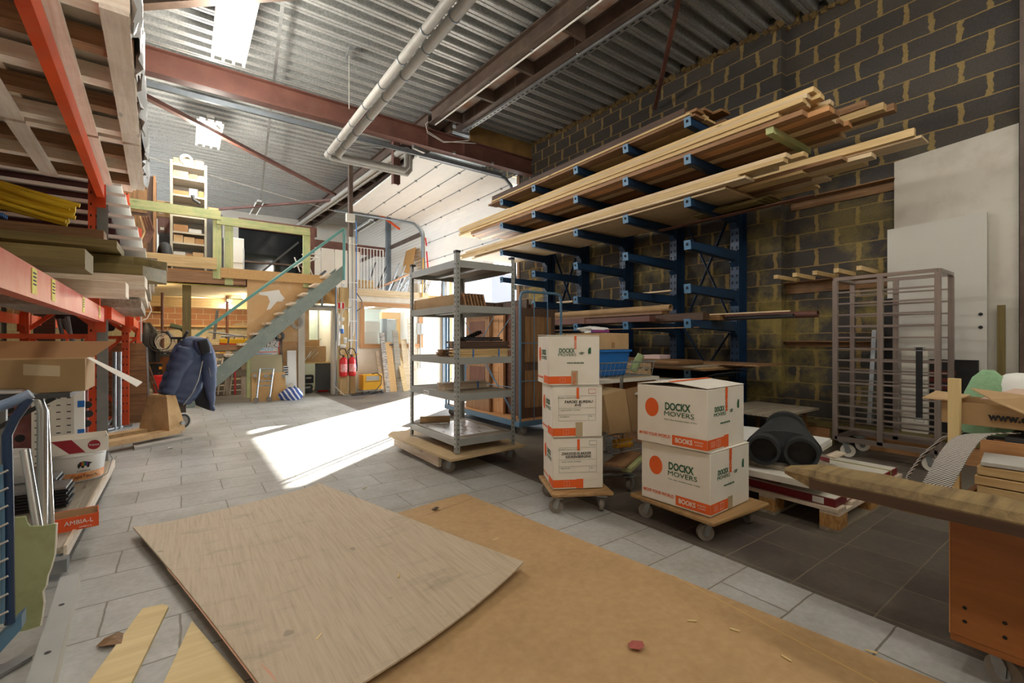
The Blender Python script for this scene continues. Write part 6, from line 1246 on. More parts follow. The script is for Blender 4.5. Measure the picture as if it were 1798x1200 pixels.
a, b_ = onX(1757, 536, XREC - .1), onX(1765, 690, XREC - .1); tag(MB().bx(XREC - .11, XREC - .08, b_.y, b_.y + .05, .2, a.z).build('brown_stick', W['olive']), 'greenish-brown stick leaning on the large white board', 'stick')
tag(MB().bar(onX(1537, 580, XREC - .2), onX(1528, 745, XREC - .3), .04, .05).build('metal_profile', K['galv']), 'bright metal profile leaning behind the trolley', 'profile'); tag(MB().bx(XREC - .13, XREC - .09, 1.5, 1.58, .2, 1.55).build('dark_profile', K['black']), 'tall dark profile at the left edge of the white door leaf', 'profile')
tag(MB().bx(XREC - .2, XREC - .15, 1.22, 1.42, .2, 1.02).build('white_box_section', K['offwhite']), 'narrow white board standing behind the trolley bars', 'board')
o = thing('low_plinth', 'low chipboard plinth with orange-brown front along the block wall', 'plinth', (5.9, 1.6, 0)); MB().bx(5.66, 5.94, .6, 2.55, .17, .2).build('top', W['olive'], o); MB().bx(5.68, 5.7, 1.98, 2.5, .0, .17).build('front', W['orange'], o); MB().bx(5.68, 5.7, .65, 1.72, .0, .17).build('front', W['orange'], o); MB().bx(5.68, 5.92, 1.94, 1.98, 0, .17).build('divider', W['olive'], o); MB().bx(5.68, 5.92, 2.5, 2.53, 0, .17).build('divider', W['olive'], o)
# =============================== STAINLESS TRAY TROLLEY ===============================
tx0, tx1, ty0, ty1, tz = 5.13, 5.58, 1.0, 1.74, 1.69
tr = thing('tray_trolley', 'tall copper-tinted stainless tray trolley with many slides and wheels', 'trolley', (5.3, 1.4, 0)); ss = K['stainless']
for x in (tx0, tx1):
    for y in (ty0, (ty0 + ty1) / 2 + .02, ty1): MB().bx(x - .017, x + .017, y - .02, y + .02, .16, tz).build('post', ss, tr)
for x in (tx0, tx1):
    MB().bx(x - .017, x + .017, ty0, ty1, tz, tz + .03).build('top_rail', ss, tr); MB().bx(x - .017, x + .017, ty0, ty1, .15, .19).build('base_rail', ss, tr)
    for k in range(13): z = .27 + k * .108; MB().bx(x - .012, x + .03 * (1 if x == tx0 else -1), ty0 + .02, ty1 - .02, z, z + .014).build('slide', ss, tr)
for y in (ty0, ty1): MB().bx(tx0, tx1, y - .02, y + .02, tz, tz + .03).build('top_rail', ss, tr); MB().bx(tx0, tx1, y - .02, y + .02, .15, .19).build('base_rail', ss, tr)
for x in (tx0 + .03, tx1 - .03):
    for y in (ty0 + .07, ty1 - .07): caster(tr, (x, y, 0), .06, -1.2, True, K['offwhite'])
o = thing('strap', 'black strap with metal buckles hanging inside the tray trolley', 'strap', (tx0 + .1, 1.12, 1)); a = onX(1614, 610, tx0 - .03); b_ = onX(1614, 735, tx0 - .03)
MB().bar(a, b_, .045, .004, (1, 0, 0)).build('webbing', K['black'], o)
for q in (a, b_): MB().tube([q + V((0, -.035, 0)), q + V((0, .035, 0)), q + V((0, .03, -.03)), q + V((0, -.03, -.03))], .004, 6, True).build('buckle', K['galv'], o)
# =============================== PALLET WITH TILES AND PIPE BEND ===============================
px0, px1, py0, py1 = 3.06, 4.24, 1.02, 1.82
pl = thing('pallet', 'wooden pallet on the dark floor carrying tile cartons and boards', 'pallet', (px0, py0, 0)); pw = W['olive']
for y in (py0 + .05, (py0 + py1) / 2, py1 - .05):
    MB().bx(px0, px1, y - .05, y + .05, 0, .02).build('bottom_board', W['grey'], pl); MB().bx(px0, px1, y - .05, y + .05, .1, .12).build('stringer', W['pallet'], pl)
    for x in (px0 + .06, (px0 + px1) / 2, px1 - .07): MB().bx(x - .06, x + .07, y - .05, y + .05, .02, .1).build('block', K['osbf'], pl)
for k in range(6): x = px0 + .05 + k * (px1 - px0 - .1) / 5; MB().bx(x - .06, x + .06, py0, py1, .12, .142).build('deck_board', W['pallet'], pl)
maroon = mat('maroon_carton', (128, 18, 30), (104, 14, 24), .5, scale=3); c_ = thing('tile_carton', 'large flat maroon-sided tile carton lying on the pallet', 'carton', (3.1, 1.04, .144))
MB().bx(3.07, 4.2, 1.04, 1.82, .144, .19).build('carton_sides', maroon, c_); MB().bx(3.075, 4.195, 1.045, 1.815, .19, .193).build('top_face', K['offwhite'], c_)
for x in (3.35, 4.05): MB().bx(x, x + .02, 1.037, 1.823, .143, .196).build('strap', mat('strap_olive%d' % int(x * 10), (150, 146, 90), None, .5), c_)
MB().bx(3.066, 3.0705, 1.1, 1.16, .15, .185).build('label', K['white'], c_); decal(MB(), (3.3, 1.0398, .167), (1, 0, 0), (0, 0, 1), .12, .03).build('label', K['white'], c_)
c2_ = thing('tile_carton', 'narrow maroon tile carton with white printed label under the long white panel', 'carton', (3.1, 1.3, .2)); MB().bx(3.1, 3.9, 1.36, 1.8, .198, .24).build('body', maroon, c2_)
q = V((3.0995, 1.56, .219)); decal(MB(), q, (0, -1, 0), (0, 0, 1), .22, .034).build('label', K['white'], c2_); text('ROCKTILES', 'lettering', K['ink'], c2_, q + V((-.001, .06, 0)), (0, -1, 0), (0, 0, 1), .016, width=.09)
MB().prism([q + V((-.0012, -.06, -.014)), q + V((-.0012, -.074, 0)), q + V((-.0012, -.06, .014)), q + V((-.0012, -.046, 0))], (-.0006, 0, 0)).build('diamond_mark', maroon, c2_)
def slab(pts, z0, z1, m, nm, lb, cat): return tag(MB().prism([onZ(x, y, z1) for x, y in pts], (0, 0, z0 - z1)).build(nm, m, bevel=.003), lb, cat)
slab(((1300, 822), (1440, 850), (1470, 835), (1320, 800)), .243, .285, K['offwhite'], 'long_board', 'long cream-edged panel lying askew on the maroon cartons', 'panel')
slab(((1300, 806), (1440, 832), (1470, 818), (1330, 770), (1300, 770)), .287, .315, W['grey'], 'wood_board', 'grey-brown board on top of the cream-edged panel', 'board')
o = slab(((1300, 748), (1330, 751), (1459, 770), (1432, 786), (1300, 772)), .30, .34, K['white'], 'white_shelf', 'clean white shelf board lying at the back of the pallet load', 'board')
tag(MB().prism([onZ(x, y, .30) for x, y in ((1433, 786), (1461, 772), (1461, 776), (1435, 792))], (0, 0, -.03)).build('shelf_support', K['offwhite']), 'off-white strip under the end of the clean white shelf board', 'strip')
slab(((1448, 799), (1470, 791), (1486, 796), (1466, 804)), .3, .31, W['pallet'], 'small_tile', 'small square wood offcut lying beside the rubber pipe bend', 'offcut')
# rubber twin-pipe fitting
pf = thing('rubber_fitting', 'black rubber twin pipe fitting lying on the board stack', 'pipe fitting', (3.6, 1.4, .32))
c1_, c2__ = onZ(1342, 786, .41), onZ(1408, 792, .41); ax = V((-.93, -.36, 0)).normalized(); mid = (c1_ + c2__) / 2
for c in (c1_, c2__): MB().hollow(c + ax * .1, c - ax * .1, .095, .078, 28).build('socket', K['rubber'], pf, smooth=True); MB().cyl(c + ax * .03, c - ax * .09, .079, n=24).build('inner_wall', K['black'], pf)
sd_ = (c2__ - c1_).normalized(); rg = []
for k in range(7):
    f = k / 6; w_ = .115 + (c2__ - c1_).length / 2 * (1 - f) ** .8; h_ = .108 + .0 * f; cc_ = mid - ax * (.02 + .3 * f); cc_.z = .415 + .06 * f
    rg.append([cc_ + sd_ * w_ * math.cos(2 * PI * i / 24) * (1 if abs(math.cos(2 * PI * i / 24)) < .9 else .98) + V((0, 0, 1)) * h_ * math.sin(2 * PI * i / 24) for i in range(24)])
MB().loft(rg).build('body', K['rubber'], pf, smooth=True)
cc_ = mid - ax * .3; cc_.z = .475; MB().tube([cc_ - V((0, 0, 0)), cc_ - ax * .1, cc_ - ax * .13], [.13, .13, .12], 26).build('collar', K['rubber'], pf, smooth=True)
# =============================== GREY SHELVING ON A DOLLY ===============================
sx0, sx1, sy0, sy1 = 1.86, 2.47, 3.37, 4.32
d = thing('wooden_dolly', 'large plywood dolly with wheels under the grey shelving', 'dolly', (2.1, 3.8, 0)); MB().prism([(1.75, 3.26, .135), (2.55, 3.32, .135), (2.6, 4.5, .135), (1.78, 4.62, .135), (1.7, 4.5, .135)], (0, 0, .02)).build('deck', W['ply'], d)
MB().bx(1.76, 1.79, 3.5, 4.5, .04, .135).build('side_board', W['pallet'], d); MB().bx(2.52, 2.55, 3.5, 4.4, .04, .135).build('side_board', W['old'], d)
for p in ((1.84, 3.42), (2.48, 3.42), (1.86, 4.4), (2.48, 4.4)): caster(d, (p[0], p[1], 0), .052, 2.2, True)
s = thing('metal_shelving', 'grey five-level metal shelving unit standing on the plywood dolly', 'shelving', (2.1, 3.8, .157))
g2 = mat('slot_grey', (40, 42, 42), None, .7)
for x in (sx0, sx1):
    for y in (sy0, sy1):
        ex = 1 if x == sx0 else -1; ey = 1 if y == sy0 else -1
        o = MB().bx(x, x + ex * .038, y, y + ey * .003, .16, 1.86).bx(x, x + ex * .003, y, y + ey * .038, .16, 1.86).build('upright', K['grey'], s); MB().bx(x - .003, x + ex * .042, y - ey * .003, y + ey * .042, 1.855, 1.875).build('cap', K['black'], o)
        h = MB()
        for k in range(40): h.box((x + ex * .02, y - ey * .0006, .2 + k * .04), (.008, .0012, .012)); h.box((x - ex * .0006, y + ey * .02, .2 + k * .04), (.0012, .008, .012))
        tag(h.build('slot_row', g2, o), kind='stuff')
LV = [.22, .6, .91, 1.355, 1.735]
for z in LV:
    for (a, b_) in (((sx0 + .006, sy0 + .006), (sx1 - .006, sy0 + .006)), ((sx0 + .006, sy1 - .006), (sx1 - .006, sy1 - .006)), ((sx0 + .006, sy0 + .006), (sx0 + .006, sy1 - .006)), ((sx1 - .006, sy0 + .006), (sx1 - .006, sy1 - .006))): MB().bar((*a, z + .03), (*b_, z + .03), .008, .06).build('shelf_beam', K['grey'], s)
    MB().bx(sx0 + .012, sx1 - .012, sy0 + .012, sy1 - .012, z + .045, z + .055).build('shelf_board', mat('grey_chipboard', (150, 140, 124), (134, 124, 108), .7, scale=8) if z == LV[0] else bpy.data.materials['grey_chipboard'], s)
    MB().bx(sx0 + .27, sx0 + .33, sy0 + .02, sy1 - .02, z + .02, z + .044).build('stiffener', K['grey'], s)
decal(MB(), (sx0 + .0015, 3.95, .625), (0, -1, 0), (0, 0, 1), .11, .04).build('label', K['white'], s); text('HERSTELD', 'lettering', K['ink'], s, (sx0 + .0005, 3.95, .625), (0, -1, 0), (0, 0, 1), .018, width=.09)
rs = random.Random(4)
# load: bundles of boards
def bundle(x0, x1, y0, y1, z, n, h, m, lb, grp, jag=.02, strap=True):
    for k in range(n): tag(MB().bx(x0 + rs.uniform(-jag, jag), x1 + rs.uniform(-jag, jag), y0 + rs.uniform(-.006, .006), y1 + rs.uniform(-.006, .006), z + k * h, z + (k + 1) * h - .0015).build('thin_board', m), lb, 'board', grp)
zt = LV[2] + .0565
bundle(1.9, 2.44, 3.42, 3.54, zt, 5, .015, W['spruce'], 'thin pale board in the strapped bundle on the middle shelf', 'pale boards on the middle shelf')
bundle(1.92, 2.44, 3.57, 3.68, zt, 5, .014, W['dark'], 'thin dark board in the second bundle on the middle shelf', 'dark boards on the middle shelf')
bundle(1.92, 2.4, 3.72, 3.83, zt, 5, .013, W['old'], 'thin brown board in the third bundle on the middle shelf', 'brown boards on the middle shelf')
bundle(1.9, 2.44, 3.42, 3.6, zt + .077, 4, .016, W['dark'], 'dark board lying across the pale bundle on the middle shelf', 'dark boards on top of the bundle'); bundle(1.96, 2.36, 3.43, 3.56, zt + .143, 2, .018, K['black'], 'black strip on the very top of the middle shelf pile', 'black strips on the middle shelf')
for x in (2.05, 2.32): tag(MB().bx(x, x + .012, 3.412, 3.42, zt - .0, zt + .07).build('blue_strap', K['bluecable']), 'blue packing strap around the pale board bundle', 'strap', 'straps on the pale bundle')
t = thing('toothed_rack', 'black toothed strip propped on the middle shelf pile', 'strip', (2.3, 3.7, 1.1)); MB().bar((2.05, 3.62, 1.1), (2.4, 3.86, 1.19), .05, .01).build('bar', K['black'], t)
for k in range(9): p = V((2.05, 3.62, 1.107)).lerp(V((2.4, 3.86, 1.197)), (k + .5) / 9); MB().box(p + V((0, 0, .008)), (.02, .04, .02), rotz(.6)).build('tooth', K['black'], t)
z4 = LV[1] + .0565
bundle(1.95, 2.42, 3.75, 3.87, z4, 4, .016, W['pallet'], 'greyish batten in the strapped bundle on the fourth shelf', 'battens on the fourth shelf')
for x in (2.05, 2.3): tag(MB().bx(x, x + .014, 3.74, 3.75, z4, z4 + .066).build('blue_strap', K['bluecable']), 'blue strap around the batten bundle on the fourth shelf', 'strap', 'straps on the batten bundle')
z2 = LV[3] + .0565
tag(MB().bx(1.885, 1.9, 3.44, 4.28, z2, z2 + .1).build('edge_board', K['card']), 'brown board standing on edge along the second shelf', 'board')
for k in range(7):
    x = 1.97 + k * .033; tag(MB().prism([(x, 3.41, z2), (x + .02, 3.41, z2), (x - .01, 3.41, z2 + .11), (x - .03, 3.41, z2 + .11)], (0, .3, 0)).build('tilted_lath', W['old'] if k % 2 else W['brown']), 'brown slat tilted in the row on the second shelf', 'slat', 'slats on the second shelf')
for k in range(2): tag(MB().bx(2.24 + k * .1, 2.33 + k * .1, 3.5, 3.8, z2, z2 + .05).build('dark_block', W['dark']), ('left', 'right')[k] + '-hand dark wooden block on the second shelf of the grey shelving', 'block')
tag(MB().hollow((1.93, 4.24, LV[0] + .095), (2.2, 4.12, LV[0] + .095), .035, .03).build('paper_roll', K['card'], smooth=True), 'cardboard roll lying on the bottom shelf', 'roll')
tag(MB().sheet(lambda u, v: (1.9 + .5 * u, 3.5 + .7 * v, LV[0] + .058 + .004 * math.sin(u * 17) * math.sin(v * 13)), 14, 14).build('plastic_film', K['wrap'], smooth=True), 'thin clear plastic film on the bottom shelf', 'film')
# =============================== BLUE ROLL CONTAINER WITH DOORS ===============================
bx0, bx1, by0, by1 = 3.2, 3.84, 4.26, 6.1; BT = K['bluetube']
b = thing('roll_container', 'light blue tubular roll container full of old brown doors', 'roll container', (3.5, 5, 0))
def fr(pts, r_=.016): MB().tube(pts, r_, 10).build('tube_frame', BT, b, smooth=True)
zb = .14; zt_ = 1.69
fr([(bx0, by0, zb), (bx0, by0, zt_ - .08), (bx0 + .02, by0, zt_ - .02), (bx0 + .08, by0, zt_), (bx1 - .08, by0, zt_), (bx1 - .02, by0, zt_ - .02), (bx1, by0, zt_ - .08), (bx1, by0, zb)])
fr([(bx0, by1, zb), (bx0, by1, zt_ - .1), (bx0 + .08, by1, zt_), (bx1 - .08, by1, zt_), (bx1, by1, zt_ - .1), (bx1, by1, zb)])
fr([(bx0 - .01, by0 + .1, zb), (bx0 - .01, by0 + .1, 1.47), (bx0 - .01, by1 - .1, 1.47), (bx0 - .01, by1 - .1, zb)])
for z in (.55, 1.0): MB().cyl((bx0 - .01, by0 + .1, z), (bx0 - .01, by1 - .1, z), .006, n=6).build('wire', BT, b); MB().cyl((bx0, by0, z + .08), (bx1, by0, z + .08), .006, n=6).build('wire', BT, b)
for x in (bx0 + .21, bx0 + .42): MB().cyl((x, by0, zb), (x, by0, zt_), .006, n=6).build('wire', BT, b)
for (p, q) in (((by0 + .1, .2), (by1 - .5, 1.45)), ((by1 - .1, .2), (by0 + .5, 1.45)), ((by0 + .1, 1.45), (by0 + .7, .95)), ((by0 + .1, .25), (by0 + .75, .8))): MB().cyl((bx0 - .012, p[0], p[1]), (bx0 - .012, q[0], q[1]), .006, n=6).build('diagonal_wire', BT, b)
MB().bx(bx0 - .03, bx1, by0 - .02, by1, .1, .16).build('base_frame', BT, b); MB().bx(bx0 - .0, bx1 - .02, by0 + .0, by1 - .02, .16, .175).build('base_board', W['orange'], b)
for p in ((bx0 + .04, by0 + .05), (bx1 - .06, by0 + .05), (bx0 + .04, by1 - .08), (bx1 - .06, by1 - .08)): caster(b, (p[0], p[1], 0), .055, -.6, True)
def olddoor(x, y0, y1, h, m, lb, th=.035):
    t = thing('old_door_leaf', lb, 'door leaf', (x, y0, .176)); MB().bx(x, x + th, y0, y1, .177, .177 + h).build('leaf', m, t)
    for z0, z1 in ((.12, .45), (.52, .92)): MB().bx(x - .004, x, y0 + .1, y1 - .1, .177 + h * z0, .177 + h * z1).build('raised_field', W['redbrown'] if m is W['brown'] else m, t)
for k, (x, y0, y1, h, m, lb) in enumerate(((3.25, 5.0, 5.6, 1.3, W['brown'], 'light brown old door leaf nearest the grey shelving'), (3.3, 4.75, 5.5, 1.33, W['orange'], 'orange-brown old door leaf second in the blue container'), (3.36, 4.5, 5.4, 1.36, W['redbrown'], 'red-brown old door leaf third in the blue container'), (3.42, 4.42, 5.3, 1.44, W['dark'], 'tallest dark door leaf in the middle of the blue container'), (3.48, 4.4, 5.4, 1.38, W['redbrown'], 'red-brown door leaf behind the tallest dark one'))): olddoor(x, y0, y1, h, m, lb)
t = thing('old_door_leaf', 'wide dark brown door panel facing the near end of the blue container', 'door leaf', (3.5, 4.35, .176)); MB().bx(3.25, 3.8, 4.33, 4.37, .177, 1.5).build('leaf', W['dark'], t)
for z0, z1 in ((.3, .75), (.85, 1.4)): MB().bx(3.32, 3.73, 4.322, 4.33, z0, z1).build('raised_field', W['old'], t)
tag(MB().box((3.62, 4.9, 1.5), (.3, .6, .05), roty(.3)).build('loose_board', W['dark']), 'dark loose board lying tilted across the door tops', 'board')
# leaning items beyond, near the doorway
for i, (px, yv, r_, h_, m, lb) in enumerate(((822, 7.0, .1, .95, 'bluelt', 'blue-white carpet roll standing behind the grey shelving'), (838, 7.3, .12, 1.0, 'offwhite', 'grey-white thick roll standing behind the grey shelving'), (784, 10.6, .08, .9, 'redsteel', 'pinkish-red roll standing near the office corner'), (850, 7.4, .07, 1.05, 'card', 'brown cardboard roll leaning by the blue container'))):
    a = onY(px, 600, yv); t = thing('standing_roll', lb, 'roll', (a.x, yv, 0)); lx = .22 if i == 3 else 0; m_ = K[m] if i != 2 else mat('pink_roll2', (206, 140, 132), None, .7)
    MB().cyl((a.x - lx * .3, yv, .01), (a.x + lx, yv, h_), r_, n=20).build('roll', m_, t, smooth=True); MB().cyl((a.x + lx, yv, h_), (a.x + lx * 1.01, yv, h_ + .004), r_ * .4, n=16).build('core', K['dkgrey'], t)
# coiled pipes / brambles hung by the door frame
random.seed(3)
for k in range(9):
    a = onX(784, 555, XR - .35); r_ = .28 + random.uniform(-.08, .08); c_ = a + V((random.uniform(-.05, .05), random.uniform(-.15, .15), random.uniform(-.5, .4)))
    tag(MB().tube([c_ + V((math.cos(2 * PI * i / 24) * .05, math.cos(2 * PI * i / 24) * r_, math.sin(2 * PI * i / 24) * r_)) for i in range(24)], .022, 6, True).build('hose_coil', K['cable'] if k % 3 == 0 else mat('coil_red', (150, 84, 66), None, .6), smooth=True), 'hose loop hanging in the tangle by the far edge of the loading door', 'hose', 'hose tangle by the loading door')
tag(MB().bx(6.3, 6.34, 10.95, 11.4, 0, 2.86).build('timber_sheet', W['orange']), 'orange-brown timber sheet standing in the loading doorway', 'board'); tag(MB().bx(6.28, 6.34, 10.86, 10.94, 0, 2.86).build('white_post', K['offwhite']), 'thin white post beside the timber sheet in the loading doorway', 'post')
t = thing('neighbour_building', 'grey wall of the building across the yard seen through the loading door', 'building', (23, 38, 0)); MB().bx(23, 31, 34.9, 46, -.02, 7.2).build('wall', mat('yard_wall', (66, 64, 67), (60, 58, 60), .8, scale=.3), t); MB().bx(22.9, 31, 34.8, 46, 7.2, 7.4).build('roof_edge', K['offwhite'], t)
# =============================== MOVING BOXES ===============================
K['tapeo'] = K['orangep']
def carton(name, org, ang, wx, wy, h, z, lb, kind):
    """org = near corner, ang = direction of the front (camera-facing right) face; the other face goes off at +90 degrees"""
    t = thing(name, lb, 'moving box', (org[0], org[1], z)); u = V((math.cos(ang), math.sin(ang), 0)); v = V((-u.y, u.x, 0)); O = V((org[0], org[1], z)); c = O + u * wx / 2 + v * wy / 2
    M = Matrix((u, v, V((0, 0, 1)))).transposed()
    MB().box(c + V((0, 0, h / 2)), (wx, wy, h - .004), M).build('carton_body', K['boxwhite'], t, bevel=.004)
    nu, nv = -v, -u          # outward normals of the u-face (front) and v-face (left)
    up = V((0, 0, 1))
    F = lambda a, b_: O + u * wx * a + up * h * b_ + nu * .0012      # on the front face
    G = lambda a, b_: O + v * wy * (1 - a) + up * h * b_ + nv * .0012 # on the left face, a from left to right
    vd = -v
    # orange band on both faces
    return t, F, G, u, vd, up, nu, nv
def recycl(t, p, u, up, s_, m):
    o = MB().tube([p + u * s_ * math.cos(R(a)) + up * s_ * .35 * math.sin(R(a)) for a in range(30, 300, 20)], .0012, 4).build('round_mark', m, t); text('SBK', 'small_lettering', m, t, p, u, up, s_ * .5)
def tapes(t, F, G, h, top):
    pass
def big_box(org, ang, z, lb, tilt=0, cover=None):
    h = .35; wx, wy = .45, .45; t, F, G, u, vd, up, nu, nv = carton('book_box', org, ang, wx, wy, h, z, lb, 0)
    MB().tube([G(.24, .66) + vd * 0], .01) if 0 else None
    c = G(.23, .62); MB().add([c + vd * .046 * math.cos(2 * PI * i / 36) + up * .056 * math.sin(2 * PI * i / 36) + nv * .0004 for i in range(36)], [tuple(range(36))]).build('orange_disc', K['orangep'], t)
    text('DOCKX', 'logo_lettering', K['greenp'], t, G(.6, .66), vd, up, .042, bold=.0018, width=.16); text('MOVERS', 'logo_lettering', K['greenp'], t, G(.62, .54), vd, up, .028, width=.185)
    text('Private - Office - International - Storage - Archiving', 'tagline', K['greenp'], t, G(.64, .445), vd, up, .006, width=.2)
    text('MOVE YOUR WORLD', 'slogan', K['orangep'], t, G(.27, .155), vd, up, .019, bold=.0004, width=.21)
    MB().prism([G(.53, .04) + nv * .0004, G(1, .04) + nv * .0004, G(1, .2) + nv * .0004, G(.53, .2) + nv * .0004], nv * .0005).build('orange_band', K['orangep'], t); text('BOOKS', 'lettering', K['boxwhite'], t, G(.69, .12) + nv * .001, vd, up, .027, bold=.001, width=.105)
    text('BOEKEN', 'small_lettering', K['boxwhite'], t, G(.89, .145) + nv * .001, vd, up, .008, width=.05); text('LIVRES', 'small_lettering', K['boxwhite'], t, G(.89, .1) + nv * .001, vd, up, .008, width=.045)
    MB().prism([F(0, .04), F(.42, .04), F(.42, .2), F(0, .2)], nu * .0008).build('orange_band', K['orangep'], t)
    fm = MB(); q = F(.27, .12) + nu * .001
    for a, b_ in (((-.02, -.018), (.02, -.018)), ((.02, -.018), (.02, .018)), ((.02, .018), (-.02, .018)), ((-.02, .018), (-.02, -.018)), ((0, -.018), (0, .018))): fm.bar(q + u * a[0] + up * a[1], q + u * b_[0] + up * b_[1], .0006, .002, nu)
    fm.build('box_symbol', K['boxwhite'], t)
    fm = MB()
    for k in range(4): fm.bar(F(.08 + .03 * k, .07) + nu * .001, F(.08 + .03 * k, .17) + nu * .001, .0006, .002, nu)
    tag(fm.build('fine_print', K['boxwhite'], t), kind='stuff')
    text('DOCKX', 'logo_lettering', K['greenp'], t, F(.3, .66), u, up, .028, bold=.0012, width=.115); text('MOVERS', 'logo_lettering', K['greenp'], t, F(.31, .575), u, up, .02, width=.14); recycl(t, F(.63, .6), u, up, .024, K['greenp']); MB().add([F(.82, .62) + u * a + up * b_ + nu * .0006 for a, b_ in ((-.012, 0), (.012, 0), (.012, .05), (-.004, .05), (-.012, .03))], [(0, 1, 2, 3, 4)]).build('fold_mark', K['greenp'], t); text('www.dockx.be', 'lettering', K['greenp'], t, F(.45, .43), u, up, .013, bold=.0005, width=.12)
    MB().prism([F(.46, .9), F(.52, .9), F(.52, 1.0), F(.46, 1.0)], nu * .001).build('tape', K['orangep'], t); text('MOVERS', 'tape_lettering', K['orangep'], t, F(.49, .78), up, -u, .022, bold=.003, width=.12)
    MB().prism([F(.42, .02), F(.54, .02), F(.54, .22), F(.42, .22)], nu * .0011).build('tape', cover or K['tape'], t)
    # slightly open lid flaps
    O = F(0, 1) ; MB().prism([O + up * .002, O + u * wx + up * .002, O + u * wx - vd * wy / 2 + up * (.012 + tilt), O - vd * wy / 2 + up * (.012 + tilt)], up * .003).build('lid_flap', K['boxwhite'], t)
    Q = O - vd * wy; MB().prism([Q + up * .002, Q + u * wx + up * .002, Q + u * wx + vd * wy / 2 + up * (.012 + tilt), Q + vd * wy / 2 + up * (.012 + tilt)], up * .003).build('lid_flap', K['boxwhite'], t)
    MB().prism([O - vd * wy / 2 + up * (.0162 + tilt) - vd * .02, O - vd * wy / 2 + up * (.0162 + tilt) + vd * .02, O + u * wx - vd * wy / 2 + up * (.0162 + tilt) + vd * .02, O + u * wx - vd * wy / 2 + up * (.0162 + tilt) - vd * .02], up * .0005).build('tape', K['orangep'] if tilt else K['tape'], t)
    return t
def wdolly(pts, z, lb, cas, m=None):
    t = thing('furniture_dolly', lb, 'dolly', (pts[0][0], pts[0][1], 0)); MB().prism([(x, y, z) for x, y in pts], (0, 0, .025)).build('deck', m or W['olive'], t, bevel=.008)
    for (x, y, a) in cas: caster(t, (x, y, 0), .045, a, True)
    return t
DKW = wood('dolly_wood', (176, 140, 92), (140, 106, 66), knots=False)
wdolly(((2.3, 1.34), (2.86, 1.31), (2.9, 1.9), (2.32, 1.92)), .115, 'wooden furniture dolly under the two book boxes', ((2.38, 1.42, 2.5), (2.8, 1.4, 1.0), (2.38, 1.82, 2.0), (2.8, 1.82, 0)), DKW)
big_box((2.345, 1.385), R(2), .142, 'lower white moving box marked for books on the dolly, with brown tape'); big_box((2.325, 1.39), R(4), .497, 'upper white moving box marked for books, its lid slightly raised', .012, K['orangep'])
wdolly(((1.9, 2.19), (2.25, 1.99), (2.44, 2.36), (2.09, 2.56)), .115, 'wooden furniture dolly under the stack of three white boxes', ((1.97, 2.21, 2.2), (2.22, 2.07, .8), (2.13, 2.48, 1.8), (2.36, 2.36, 0)), DKW)
